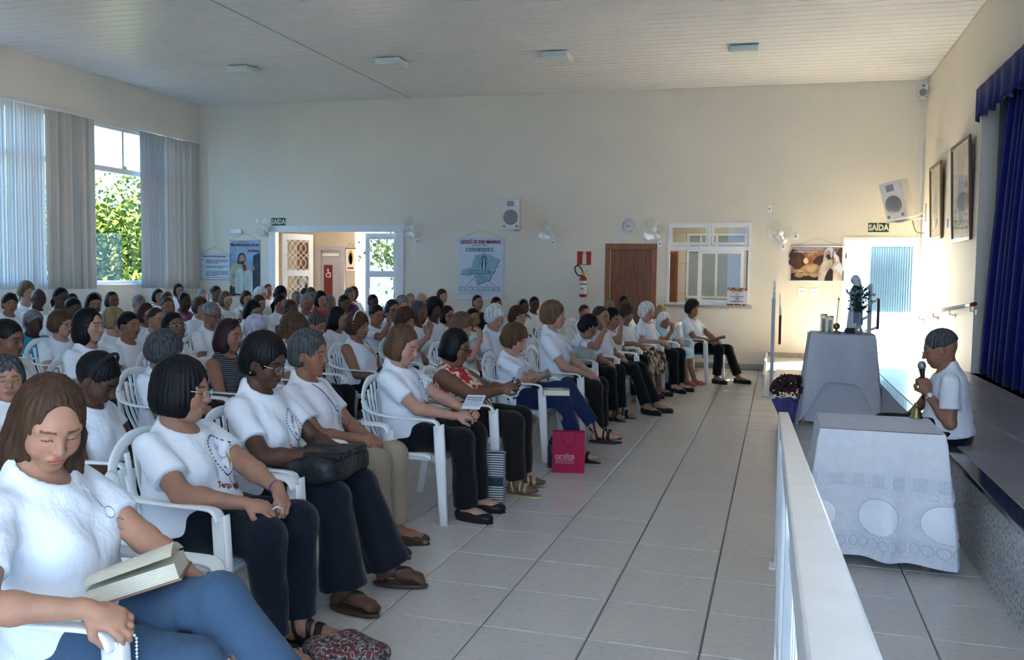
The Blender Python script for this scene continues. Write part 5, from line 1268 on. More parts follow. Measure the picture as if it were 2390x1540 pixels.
flat(e, [(SKY_, mp([(0, 0), (1, 0), (1, .18), (.5, .14), (0, .22)])), (BR1, bl2(.12, .42, .17, .24)), (BR1, bl2(.05, .25, .10, .16)), (BR1, bl2(.60, .42, .18, .16)), (BR1, bl2(.95, .25, .10, .2)), (mat('print_glow', (.85, .66, .36), .6), bl2(.28, .42, .05, .09)), (BR2, mp([(0, .80), (.2, .76), (.5, .78), (.6, .82), (1, .70), (1, 1), (0, 1)])), (SHP, bl2(.16, .84, .09, .07)), (SHP, bl2(.30, .80, .09, .06)), (SHP, bl2(.45, .82, .10, .08)), (SHP, bl2(.08, .72, .06, .05)),
         (CLK, mp([(.52, 1.0), (.52, .72), (.56, .52), (.63, .40), (.80, .36), (.92, .44), (.98, .56), (.98, 1.0)])), (PW_, bl2(.73, .18, .105, .14)), (CLK, mp([(.63, .12), (.60, .45), (.68, .48), (.70, .2)])), (PW_, mp([(.80, .14), (.90, .3), (.92, .46), (.80, .40)])), (SKN, bl2(.70, .21, .05, .10)), (HRB, bl2(.70, .29, .045, .055)), (SKN, mp([(.64, .68), (.78, .50), (.82, .52), (.70, .72)])), (SKN, bl2(.815, .42, .03, .10)), (BR2, mp([(.64, 1.0), (.66, .8), (.75, .62), (.80, .7), (.80, 1.0)])), (CLK, mp([(.56, .55), (.64, .45), (.70, .70), (.62, 1.0), (.54, 1.0)])), (PW_, mp([(.80, .62), (.92, .46), (.98, .6), (.98, .86), (.88, .70)]))])
btxt('"Ide ao encontro do próximo', .33, .07, .045, PW_, .58); btxt('evangelizar com alegria".', .28, .15, .045, PW_, .46)
MB().tube([m3 for m3 in [(m2(.80, .50)[0], -.04, m2(.80, .5)[1]), (m2(.79, .25)[0], -.04, m2(.79, .25)[1]), (m2(.80, .12)[0], -.04, m2(.8, .12)[1]), (m2(.84, .08)[0], -.04, m2(.84, .08)[1]), (m2(.86, .14)[0], -.04, m2(.86, .14)[1])]], .006, 5).build('crook', BR1, e)
# hatch sign
e, hw, hh = on_back('hatch_notice', 1698, 1743, 671, 716, 'small notice with a colourful block border leaning in the serving hatch', 'sign', y=YB-.06)
MB().box(-hw, hw, -.006, 0, -hh, hh).build('sheet', mat('notice_paper', (.62, .60, .66), .6), e)
cols = [mat('block_%d' % k, c, .6) for k, c in enumerate([(.55, .36, .02), (.40, .03, .02), (.05, .18, .05), (.06, .03, .03), (.02, .12, .35)])]
pl = []
rr = random.Random(3)
for zz in (hh-.05, -hh):
    for i in range(10):
        for j in range(2): pl.append((cols[rr.choice([0, 0, 1, 1, 2, 3, 4])], rect(-hw+i*2*hw/10, -hw+(i+1)*2*hw/10, zz+j*.025, zz+(j+1)*.025)))
flat(e, pl, -.006, .00003)
for s_, v, sz, ma in (('Legião de Maria', .20, .028, INKR), ('SUA', .36, .03, INK), ('CONTRIBUIÇÃO', .48, .03, INK), ('PARA', .60, .03, INK), ('ALIMENTAÇÃO', .72, .03, INK)):
    q = m2(.5, v); text_mesh('lettering', s_, sz, ma, e, TX(q[0], -.009, q[1]), bold=.0006)
# ------------------------------------------------------------------ framed pictures on the right wall
FRW = mat('gilt_wood', (.26, .14, .06), .35, noise=(12, .2)); PCT = ramp_mat('faded_picture', [(.3, (.30, .34, .30)), (.5, (.50, .50, .42)), (.7, (.62, .60, .52))], 4, rough=.6)
PGL = pane_mat('picture_glass', (1, 1, 1), .22, .02)
def picture(pxl, pxr_, pyt, pyb, label, fm):
    A = onX(pxl, pyt, XR-.03); B = onX(pxr_, pyb, XR-.03); y1, y0, z1, z0 = A[1], B[1], A[2], B[2]
    e = empty('framed_picture', (XR-.03, (y0+y1)/2, (z0+z1)/2)); tag(e, label, 'picture', 'framed pictures on the right wall'); hw, hh = (y1-y0)/2, (z1-z0)/2; e.rotation_euler = (0, -.04, 0)
    t = .055
    MB().box(-.03, .0, -hw, -hw+t, -hh+t, hh-t).box(-.03, 0, hw-t, hw, -hh+t, hh-t).box(-.03, 0, -hw, hw, -hh, -hh+t).box(-.03, 0, -hw, hw, hh-t, hh).build('frame', fm, e, bevel=.006)
    MB().box(-.012, -.006, -hw+t, hw-t, -hh+t, hh-t).build('picture_sheet', PCT, e); MB().add([(-.016, -hw+t, -hh+t), (-.016, hw-t, -hh+t), (-.016, hw-t, hh-t), (-.016, -hw+t, hh-t)], [(0, 3, 2, 1)]).build('glass', PGL, e)
    mk = MB(); ms = [mat('pic_blue', (.22, .28, .34), .6), mat('pic_rose', (.48, .38, .32), .6)]
    mk.add([(-.0125, hw*.35*math.cos(t_), -hh*.15+hh*.5*math.sin(t_)) for t_ in np.linspace(0, 2*PI, 20, endpoint=False)][::-1], [tuple(range(20))], 0); mk.add([(-.013, hw*.2*math.cos(t_), hh*.35+hh*.14*math.sin(t_)) for t_ in np.linspace(0, 2*PI, 16, endpoint=False)][::-1], [tuple(range(16))], 1); mk.build('painted_figure', ms, e)
picture(2177, 2196, 392, 556, 'narrow gilt framed picture nearer the corner', FRW); picture(2229, 2263, 345, 559, 'larger brown framed picture beside the stage curtain', mat('brown_frame', (.14, .06, .03), .35))
# wall handrail beside the ramp
A = onX(2276, 709, XR-.07); B = onX(2138, 735, XR-.07); e = empty('wall_handrail', (XR-.07, A[1], A[2])); tag(e, 'white wall handrail with red end cap on the right wall', 'handrail')
A = np.array(A); B = np.array([A[0], YB-.25, B[2]]); dv = B-A
MB().tube([dv*.10, dv], .022, 10).build('rail', WHITE, e, smooth=True); MB().tube([dv*0, dv*.10], .023, 10).build('end_cap', mat('cap_red', (.25, .02, .03), .4), e, smooth=True)
for k in (.06, .35, .63, .92): q = dv*k; MB().tube([q, q+A3(0, 0, -.07), q+A3(.065, 0, -.085)], .009, 6).lathe([(.0, 0), (.028, 0), (.028, .006)], q+A3(.062, 0, -.085), 12, axis='x').build('bracket', mat('bracket_red', (.3, .06, .06), .4) if k > .5 else WHITE, e)
# thermostat-like slim plate and cable duct on the right wall corner
p0 = onX(2210, 521, XR-.01); e = tag(MB().box(-.01, .01, -.04, .04, -.06, .06).build('wall_switch', PLASTIC, None, loc=(XR-.01, p0[1], p0[2]), bevel=.004), 'slim white switch between the two framed pictures', 'switch')
mb = MB().box(XR-.05, XR-.03, YB-.012, YB, 2.0, 3.9); tag(mb.build('cable_duct', WHITE), 'thin white cable duct down the back right corner', 'duct')
PEOPLE = [
    ('a32', 115, 990, 2.30, 0, dict(hair=('long', 'brown', 0.004), tone='light')),
    ('a35', 425, 913, 3.10, 0, dict(hair=('bob', 'black', 0.012), tone='olive')),
    ('b36', 617, 845, 3.75, 0, dict(hair=('short', 'black', 0.014), tone='dark')),
    ('b35', 721, 827, 4.50, 0, dict(hair=('short', 'darkgrey', 0.01), tone='tan')),
    ('b33', 939, 806, 5.30, 0, dict(hair=('bob', 'chestnut'), tone='fair')),
    ('b34', 1063, 811, 6.00, 0, dict(hair=('bob', 'black'), tone='brown')),
    ('c9', 1201, 793, 7.30, 0, dict(hair=('pixie', 'chestnut', 0.012), tone='fair')),
    ('c10', 1292, 737, 8.20, 0, dict(hair=('curly', 'lightbrown'), tone='fair')),
    ('c12', 1373, 763, 9.60, 0, dict(hair=('pixie', 'black', 0.004), tone='olive')),
    ('c13', 1403, 741, 10.25, 0, dict(hair=('tied', 'brown'), tone='olive')),
    ('c14', 1429, 744, 10.95, 0, dict(hair=('pixie', 'black'), tone='olive')),
    ('c15', 1461, 734, 11.66, 0, dict(hair=('curly', 'brown'), tone='tan')),
    ('c16', 1510, 728, 12.25, 0, dict(hair=('curly', 'white'), tone='fair')),
    ('c17', 1549, 750, 12.95, 0, dict(hair=('cover', 'cover'), tone='tan')),
    ('c19', 1617, 721, 13.50, 0, dict(hair=('curly', 'darkbrown'), tone='tan')),
    ('a33', 226, 885, 3.59, 1, dict(hair=('tied', 'black', 0.006), tone='dark', top=('white', 'cap'), hpitch=0.6, band='black', hyaw=0.1)),
    ('c1', 1078, 763, 8.23, 1, dict(hair=('curly', 'lightbrown', -0.004), tone='fair', hpitch=0.45, pose='chin')),
    ('c5', 1156, 741, 9.15, 1, dict(hair=('curly', 'white'), tone='fair', hpitch=0.4)),
    ('c6', 1208, 741, 9.99, 1, dict(hair=('pixie', 'redbrown', 0.006), tone='fair', glasses='silver')),
    ('c21', 1458, 711, 13.40, 1, dict(hair=('crop', 'black'), tone='dark')),
    ('c18', 1542, 731, 14.68, 1, dict(hair=('bob', 'blonde'), tone='light')),
    ('a31', 15, 889, 3.86, 2, dict(hair=('pixie', 'darkgrey', 0.006), tone='light', glasses='gold', hyaw=-0.75, hpitch=-0.05)),
    ('a34', 384, 822, 5.09, 2, dict(hair=('curly', 'darkgrey', 0.006), tone='olive', hpitch=0.35, g=1.2)),
    ('a28', 535, 785, 5.88, 2, dict(hair=('shoulder', 'wine'), tone='tan', top=('stripes', 'none'), hpitch=0.1, g=1.1)),
    ('b9', 687, 770, 6.77, 2, dict(hair=('curly', 'chestnut', 0.006), tone='tan', hpitch=0.3)),
    ('b21', 835, 762, 7.68, 2, dict(hair=('curly', 'redbrown', 0.0), tone='tan', top=('white', 'none'), band='offwhite', earring='silver', g=1.15, hpitch=0.08)),
    ('b32', 947, 750, 8.61, 2, dict(hair=('curly', 'redbrown', 0.004), tone='olive', pose='raise', hpitch=0.2)),
    ('b30', 978, 731, 9.23, 2, dict(hair=('bob', 'darkgrey'), tone='brown')),
    ('b29', 1014, 723, 9.84, 2, dict(hair=('afro', 'black', -0.012), tone='dark', hyaw=-0.6)),
    ('c2', 1104, 744, 10.66, 2, dict(hair=('tied', 'black'), tone='tan')),
    ('c11', 1364, 731, 13.83, 2, dict(hair=('tied', 'brown'), tone='tan', glasses='silver', hyaw=-0.4)),
    ('c20', 1422, 718, 15.09, 2, dict(hair=('crop', 'grey'), tone='tan', male=1)),
    ('a30', 18, 793, 4.72, 3, dict(hair=('tied', 'black', 0.006), tone='brown', top=('whitefloral', 'short'), hpitch=0.15, g=1.2)),
    ('a11', 208, 762, 5.49, 3, dict(hair=('shoulder', 'black', 0.006), tone='fair', glasses='silver', hpitch=0, g=1.1)),
    ('a27', 405, 765, 6.35, 3, dict(hair=('bob', 'black'), tone='brown', glasses='silver', hpitch=-0.15, hyaw=-0.35)),
    ('a29', 599, 770, 7.40, 3, dict(hair=('curly', 'lavender'), tone='fair', hpitch=0.25)),
    ('b20', 739, 760, 8.33, 3, dict(hair=('short', 'darkgrey', 0.004), tone='olive', male=1, hpitch=0.35)),
    ('b19', 788, 744, 8.94, 3, dict(hair=('shoulder', 'black'), tone='olive', hyaw=0.25)),
    ('b22', 879, 736, 10.05, 3, dict(hair=('tied', 'darkbrown', 0.004), tone='tan', pose='cheek', gtop=1)),
    ('b23', 916, 723, 10.67, 3, dict(hair=('shoulder', 'darkbrown'), tone='tan', glasses='black')),
    ('b31', 1045, 736, 11.77, 3, dict(hair=('shoulder', 'darkbrown'), tone='olive', glasses='black')),
    ('c7', 1221, 718, 13.57, 3, dict(hair=('crop', 'black'), tone='dark', band='grey')),
    ('c8', 1247, 711, 14.26, 3, dict(hair=('tied', 'black'), tone='dark', top=('white', 'none'), hyaw=-0.6)),
    ('a13', 301, 762, 6.79, 4, dict(hair=('tied', 'black', 0.006), tone='tan', glasses='silver', hpitch=0)),
    ('a26', 494, 736, 7.95, 4, dict(hair=('male', 'grey', 0.004), tone='tan', male=1, glasses='black', g=1.1)),
    ('b5', 590, 728, 8.67, 4, dict(hair=('bob', 'black'), tone='olive', glasses='silver', hpitch=0.3)),
    ('b8', 677, 725, 9.41, 4, dict(hair=('bun', 'brown', -0.002), tone='dark', top=('white', 'none'), hpitch=0.35)),
    ('c3', 1115, 707, 13.95, 4, dict(hair=('crop', 'black'), tone='olive', male=1, top=('black', 'short'), hyaw=-0.5)),
    ('c4', 1159, 711, 14.88, 4, dict(hair=('bob', 'darkbrown'), tone='tan', glasses='black', hyaw=-0.3)),
    ('a10', 143, 757, 6.94, 5, dict(hair=('curly', 'chestnut', -0.004), tone='fair', glasses='black')),
    ('a12', 268, 749, 7.58, 5, dict(hair=('curly', 'blonde'), tone='fair', hyaw=0.3)),
    ('a15', 364, 746, 8.20, 5, dict(hair=('bun', 'brown'), tone='light', hpitch=0.1)),
    ('b11', 716, 710, 11.00, 5, dict(hair=('short', 'grey'), tone='tan', hyaw=-0.6, top=('white', 'short'))),
    ('b14', 749, 700, 11.62, 5, dict(hair=('bob', 'black'), tone='light', top=('red', 'short'))),
    ('b24', 939, 710, 13.23, 5, dict(hair=('curly', 'grey'), tone='fair')),
    ('b27', 984, 702, 13.85, 5, dict(hair=('bald', 'grey'), tone='fair', male=1, glasses='gold', hyaw=-0.3)),
    ('b28', 1032, 692, 14.74, 5, dict(hair=('bob', 'brown'), tone='fair', hyaw=-0.4)),
    ('a9', 78, 754, 7.43, 6, dict(hair=('short', 'grey', 0.006), tone='deep', top=('turq', 'short'), g=1.2, hyaw=-0.35)),
    ('a6', 171, 723, 8.05, 6, dict(hair=('bun', 'black'), tone='dark', hpitch=0.3)),
    ('a14', 340, 733, 8.88, 6, dict(hair=('bob', 'brown'), tone='tan')),
    ('a19', 392, 718, 9.47, 6, dict(hair=('bun', 'brown'), tone='tan', hyaw=-0.4)),
    ('a23', 468, 718, 10.09, 6, dict(hair=('pixie', 'chestnut', 0.008), tone='fair')),
    ('b4', 604, 710, 11.28, 6, dict(hair=('bob', 'brown'), tone='light')),
    ('b7', 656, 708, 11.90, 6, dict(hair=('pony', 'black'), tone='tan', hyaw=0.3)),
    ('b15', 770, 710, 12.50, 6, dict(hair=('short', 'grey', 0.006), tone='tan', top=('darkfloral', 'short'))),
    ('b16', 804, 708, 13.11, 6, dict(hair=('crop', 'black', 0.006), tone='brown', top=('purple', 'short'), hyaw=-0.3)),
    ('b25', 871, 705, 13.90, 6, dict(hair=('crop', 'black'), tone='dark')),
    ('b26', 958, 702, 15.10, 6, dict(hair=('shoulder', 'blonde'), tone='fair')),
    ('a4', 143, 697, 8.60, 7, dict(hair=('pony', 'black'), tone='dark', glasses='black')),
    ('a7', 218, 710, 9.22, 7, dict(hair=('bob', 'black'), tone='tan', band='khaki', hyaw=-0.4)),
    ('a20', 431, 705, 10.85, 7, dict(hair=('bun', 'black'), tone='deep', top=('colorful', 'none'), band='lilac')),
    ('a25', 527, 700, 11.80, 7, dict(hair=('bob', 'lightbrown'), tone='fair', glasses='silver', pose='pray')),
    ('b3', 609, 690, 12.43, 7, dict(hair=('curly', 'white'), tone='fair', top=('offwhite', 'short'))),
    ('b13', 726, 689, 13.40, 7, dict(hair=('bob', 'darkgrey'), tone='tan', glasses='black')),
    ('b17', 817, 689, 14.41, 7, dict(hair=('bob', 'darkgrey'), tone='tan', top=('purple', 'short'), hyaw=-0.3)),
    ('b18', 826, 676, 15.01, 7, dict(hair=('crop', 'black'), tone='dark', male=1)),
    ('a1', 23, 710, 8.72, 8, dict(hair=('short', 'darkbrown', 0.006), tone='tan', hyaw=-0.5, g=1.15)),
    ('a3', 90, 697, 9.33, 8, dict(hair=('bald', 'black'), tone='deep', male=1, glasses='black', hyaw=-0.2)),
    ('a8', 262, 702, 10.46, 8, dict(hair=('bob', 'black', -0.006), tone='brown', hyaw=-0.2)),
    ('a16', 325, 710, 11.07, 8, dict(hair=('short', 'grey', 0.004), tone='tan')),
    ('b2', 575, 697, 13.04, 8, dict(hair=('bob', 'brown'), tone='light', hpitch=0.25)),
    ('b6', 656, 687, 13.73, 8, dict(hair=('afro', 'black', -0.016), tone='dark')),
    ('b10', 693, 696, 14.34, 8, dict(hair=('short', 'grey'), tone='tan')),
    ('b12', 713, 689, 14.94, 8, dict(hair=('short', 'black'), tone='tan')),
    ('a2b', 62, 680, 9.92, 9, dict(hair=('curly', 'lightbrown'), tone='fair')),
    ('a18', 390, 700, 12.42, 9, dict(hair=('bob', 'brown'), tone='light')),
    ('a24', 505, 685, 13.35, 9, dict(hair=('bun', 'darkbrown'), tone='brown', hyaw=0.1)),
    ('b1', 627, 679, 15.09, 9, dict(hair=('bun', 'redbrown'), tone='tan')),
    ('a2', 61, 702, 10.65, 10, dict(hair=('short', 'grey'), tone='tan', top=('darkfloral', 'short'))),
    ('a5', 169, 704, 11.55, 10, dict(hair=('tied', 'black'), tone='tan', hyaw=-0.5)),
    ('a17', 369, 692, 13.06, 10, dict(hair=('bob', 'black'), tone='light')),
    ('a22', 473, 692, 13.89, 10, dict(hair=('pixie', 'grey'), tone='fair')),
    ('a21', 418, 679, 14.23, 11, dict(hair=('bob', 'black'), tone='tan')),
]
# front row details; local frame of each person: x ahead, y to their left, z up
FR = {}
def arms(l=None, r=None):
    d = {}
    if l: d[1] = l
    if r: d[-1] = r
    return d
FR['a32'] = dict(g=1.12, hpitch=.42, hyaw=-.62, lean=-.17, yaw=.12, bottom=('pants', 'denim'), plen=.86, flare=.058, shoes='sandal', earring='silver', neck=(.088, .088, .105),
    arms=arms(dict(w=(.37, .05, .66), hint=(-.2, .8, -.5), f=(.75, -.55, -.1), n=(-.1, 0, -1), curl=.4), dict(w=(.25, -.275, .70), hint=(-.6, -.75, -.3), f=(.93, .1, -.30), n=(0, .5, -.85), curl=.85)),
    legs={1: dict(k=(.47, -.02, .645), a=(.80, -.06, .33), t=(.17, -.03, -.06)), -1: dict(k=(.46, -.13, .505), a=(.42, -.12, .085))})
FR['a35'] = dict(g=1.26, hpitch=.10, hyaw=.30, hroll=-.05, lean=-.14, yaw=.0, bottom=('pants', 'darkdenim'), glasses='silver', shoes='sandal', neck=(.098, .10, .088),
    arms=arms(dict(w=(.42, .03, .645), hint=(-.2, .9, -.4), f=(.55, -.6, -.45), n=(-.2, -.4, -.9), curl=.9), dict(w=(.34, -.14, .645), hint=(-.35, -.85, -.4), f=(.85, .35, -.2), n=(0, .4, -.9), curl=.8)))
FR['b36'] = dict(g=1.16, hpitch=.30, hyaw=-.06, lean=-.08, yaw=.0, bottom=('pants', 'darkdenim'), flare=.115, plen=.98, glasses='silver', earring='gold', shoes='flip', shoecol='brown',
    arms=arms(dict(w=(.36, .05, .70), f=(.75, -.6, -.1), curl=.6), dict(w=(.33, -.10, .70), hint=(-.4, -.8, -.4), f=(.8, .5, -.1), curl=.6)),
    legs={1: dict(k=(.43, .15, .515), a=(.56, .19, .10)), -1: dict(k=(.43, -.13, .515), a=(.50, -.17, .10))})
FR['b35'] = dict(g=1.08, hpitch=.10, hyaw=.05, lean=-.16, yaw=.0, bottom=('pants', 'khaki'), shoes='flat', shoecol='brown',
    arms=arms(dict(w=(.30, .035, .62), f=(.7, -.7, -.1), curl=.7), dict(w=(.29, -.045, .625), f=(.75, .6, -.1), curl=.7)))
FR['b33'] = dict(g=1.14, hpitch=.36, hyaw=-.02, lean=-.15, yaw=.0, bottom=('pants', 'blackpants'), flare=.082, plen=1.0, shoes='flat', hemz=.07,
    arms=arms(dict(w=(.39, .05, .665), f=(.8, -.45, .2), n=(-.3, -.4, -.5), curl=.8), dict(w=(.35, -.08, .655), hint=(-.4, -.8, -.4), f=(.85, .4, .1), n=(0, .5, -.8), curl=.8)))
FR['b34'] = dict(g=1.36, hpitch=.28, hyaw=.05, lean=-.16, yaw=.05, bottom=('pants', 'brownpants'), flare=.075, top=('redfloral', 'none'), glasses='black', earring='silver', shoes='sandal', shoecol='gold',
    arms=arms(dict(w=(.35, .05, .74), f=(.7, -.3, .5), n=(-.6, -.3, -.3), curl=.7), dict(w=(.32, -.08, .735), hint=(-.35, -.85, -.35), f=(.8, .3, .4), n=(-.4, .4, -.5), curl=.7)))
FR['c9'] = dict(g=1.02, hpitch=.38, hyaw=-.15, lean=-.10, yaw=-.02, bottom=('pants', 'navy'), plen=.80, flare=.060, shoes='sandal',
    arms=arms(dict(w=(.20, -.10, .715), hint=(.1, .9, -.5), f=(.1, -1, .1), n=(-.6, 0, -.5), curl=.5), dict(w=(.25, .08, .70), hint=(.1, -.9, -.5), f=(.1, 1, .05), n=(-.8, 0, -.3), curl=.5)),
    legs={1: dict(k=(.46, .03, .60), a=(.74, .02, .24), t=(.17, .0, -.05)), -1: dict(k=(.44, -.08, .51), a=(.60, -.10, .085))})
FR['c10'] = dict(g=1.12, hpitch=.05, hyaw=.12, lean=-.06, yaw=-.02, bottom=('pants', 'brownpants'), flare=.07, shoes='sandal',
    arms=arms(dict(w=(.36, .05, .62)), dict(w=(.34, -.06, .62))))
FR['c12'] = dict(g=1.05, hpitch=.55, hyaw=-.1, lean=.12, bottom=('pants', 'blackpants'), flare=.085, shoes='sandal', glasses='black',
    arms=arms(dict(w=(.34, .06, .60)), dict(w=(.33, -.07, .99), hint=(.4, -.5, -.8), f=(-.35, .1, .9), n=(-.9, 0, -.1), curl=.4)))
FR['c13'] = dict(g=.96, hpitch=.05, hyaw=-.1, bottom=('pants', 'blackpants'), shoes='flat', legs={1: dict(k=(.45, .10, .50), a=(.66, .10, .085)), -1: dict(k=(.45, -.10, .50), a=(.62, -.10, .085))})
FR['c14'] = dict(hpitch=.3, hyaw=-.2, lean=.05, bottom=('pants', 'blackpants'), arms=arms(None, dict(w=(.22, -.10, .96), hint=(.4, -.5, -.8), f=(-.2, .3, .9), n=(-.8, .2, 0), curl=.5)))
FR['c15'] = dict(g=1.2, hpitch=.35, hyaw=-.35, bottom=('skirt', 'leopard'), glasses='silver', shoes='flat', arms=arms(None, dict(w=(.25, -.27, .70), f=(.9, .1, -.2))))
FR['c16'] = dict(g=1.08, hpitch=.1, hyaw=-.35, bottom=('pants', 'blackpants'), glasses='silver', shoes='flat', arms=arms(None, dict(w=(.27, -.20, .69), f=(.9, .1, -.2))))
FR['c17'] = dict(g=.82, hpitch=.25, hyaw=-.5, top=('lightblue', 'short'), bottom=('skirt', 'lightblue'), hemz=.40, shoes='flip', shoecol='red', arms=arms(None, dict(w=(.20, -.13, .80), hint=(.4, -.5, -.8), f=(-.1, .2, .95), n=(-.6, .3, 0), curl=.8)), legs={1: dict(k=(.36, .08, .47), a=(.46, .10, .075)), -1: dict(k=(.36, -.07, .47), a=(.42, -.05, .075))})
FR['c19'] = dict(g=1.02, hpitch=.12, hyaw=-.40, bottom=('pants', 'blackpants'), shoes='flat', plen=.90, arms=arms(dict(w=(.38, .04, .60)), dict(w=(.32, -.10, .62))), legs={1: dict(k=(.48, .16, .50), a=(.62, .22, .085)), -1: dict(k=(.44, -.06, .51), a=(.40, -.05, .085))})
POSES = dict(chin=arms(None, dict(w=(.24, -.04, .93), hint=(.3, -.6, -.8), f=(-.2, .2, .9), n=(-.8, .2, 0), curl=.7)), cheek=arms(None, dict(w=(.20, -.05, .95), hint=(.3, -.7, -.8), f=(-.1, .1, .95), n=(-.7, .2, 0), curl=.6)),
    **{'raise': arms(None, dict(w=(.30, -.12, .92), hint=(.2, -.6, -.9), f=(.1, .1, .95), n=(.7, -.6, 0), curl=.15)), 'pray': arms(dict(w=(.26, .02, .84), f=(.3, -.2, .9), n=(-.3, -.9, 0), curl=.3), dict(w=(.26, -.02, .84), f=(.3, .2, .9), n=(-.3, .9, 0), curl=.3))})
FRONT_LABEL = dict(a32='person in white T-shirt and light blue jeans, reading a thick book nearest the camera', a35='person in white printed T-shirt and dark jeans pulling a white rosary, second in front row',
    b36='person in white printed T-shirt and flared jeans with a black backpack on lap', b35='person in white T-shirt and khaki trousers, glasses hanging on a neck cord',
    b33='person in white T-shirt and black trousers reading a white leaflet', b34='person in sleeveless red floral blouse reading a folded paper', c9='person in white T-shirt and cropped navy trousers with arms crossed',
    c10='tall-sitting person in white T-shirt and dark brown trousers, eighth in the front row', c12='person in white T-shirt leaning forward with hand on the forehead, front row', c13='person in white T-shirt and black trousers, tenth in the front row',
    c14='person in white T-shirt resting face on a hand, eleventh in the front row', c15='person in white T-shirt and leopard print skirt', c16='person in white T-shirt and black trousers beside the leopard print skirt',
    c17='person in light blue dress and white head covering with red flip-flops', c19='person in white polo shirt at the far end of the front row')
TOPW = dict(white='white T-shirt', red='red top', turq='turquoise top', purple='purple top', black='black shirt', stripes='black and white striped tank top', whitefloral='white floral blouse', darkfloral='dark floral blouse', colorful='colourful sleeveless dress', offwhite='cream top')
INFO = {}
seatno = {}
SPEAK = (1.1, 6.4)
for (pid, px, py, yd, row, sp) in PEOPLE:
    if pid in FR: sp = {**sp, **FR[pid]}
    if pid == 'a32': yd = 2.0
    hd = onY(px, py, yd); dist = float(RC[2] @ (hd-CAM))
    sp = dict(sp); rs = random.Random(pid)
    yaw = sp.get('yaw', float(np.clip(math.atan2(SPEAK[1]-hd[1], SPEAK[0]-hd[0])*.30, -.35, .15))+rs.uniform(-.05, .05))
    if 'hyaw' not in sp: sp['hyaw'] = float(np.clip((math.atan2(SPEAK[1]-hd[1], SPEAK[0]-hd[0])-yaw)*.75, -.8, .5))+rs.uniform(-.12, .12)
    sp.setdefault('hpitch', rs.uniform(.0, .2)); sp.setdefault('g', rs.uniform(.96, 1.16)); sp.setdefault('lean', rs.uniform(-.14, -.04)); sp.setdefault('hroll', rs.uniform(-.06, .06))
    sp['lod'] = 0 if dist < 5.3 else 1 if dist < 8.6 else 2 if dist < 12.6 else 3
    if pid in FR: sp['lod'] = min(sp['lod'], 1)
    if 'pose' in sp: sp['arms'] = POSES[sp['pose']]; sp['lod'] = min(sp['lod'], 1)
    if sp['tone'] in ('dark', 'deep'): sp['lip'] = (1.15, .75, .75)
    root, info = make_person(pid, hd, yaw, sp); INFO[pid] = (root, info, sp)
    seatno[row] = seatno.get(row, 0)+1; n = seatno[row]
    where = '%s from camera in the %s row' % (ORD[n], ORD[row+1]+' row'.replace(' row', ''))
    tw = TOPW.get(sp.get('top', ('white',))[0], 'top')
    if sp.get('top', ('white', 's'))[1] == 'none' and tw == 'white T-shirt': tw = 'white sleeveless top'
    tag(root, FRONT_LABEL.get(pid, 'person in %s, %s' % (tw, where)), 'person', 'seated audience')
    cxo = .055; o = info['org']
    place_chair(o[0]+math.cos(yaw)*cxo, o[1]+math.sin(yaw)*cxo, yaw, 'white plastic armchair of the sitter %s' % where, far=dist > 9)
# ------------------------------------------------------------------ near railing (its top bar falls away from the camera)
RL = mat('railing_paint', (.74, .76, .76), .33, noise=(14, .05), bump=(30, .12, (1, 1, 1), .003))
e = empty('railing', (.049, 4.9, 0)); tag(e, 'white painted metal railing with sloping flat top bar beside the aisle', 'railing')
def rz(y): return .84+(4.9-y)*.1075
yn, yf = .36, 4.9
def slab(mb, x0, x1, ya, yb, dz0, dz1):
    V = [(x, y-4.9, rz(y)+d) for d in (dz0, dz1) for y in (ya, yb) for x in (x0, x1)]
    return mb.add(V, [(0, 2, 3, 1), (4, 5, 7, 6), (0, 1, 5, 4), (2, 6, 7, 3), (0, 4, 6, 2), (1, 3, 7, 5)])
o = slab(MB(), -.025, .025, yn, yf, -.028, 0).build('top_bar', RL, e, bevel=.004)
slab(MB(), -.018, .018, yn, yf-.05, -.11, -.085).build('under_bar', RL, e); slab(MB(), -.018, .018, yn, yf-.05, -.76, -.735).build('lower_bar', RL, e)
for y in (4.875, 3.2, 1.55): MB().box(-.024, .024, y-4.9-.024, y-4.9+.024, .01, rz(y)-.028).box(-.05, .05, y-4.9-.05, y-4.9+.05, 0, .01).build('post', RL, e)
y = 4.74
while y > .5:
    if min(abs(y-q) for q in (4.875, 3.2, 1.55)) > .05: MB().box(-.012, .012, y-4.9-.012, y-4.9+.012, rz(y)-.74, rz(y)-.11).build('baluster', RL, e)
    y -= .125
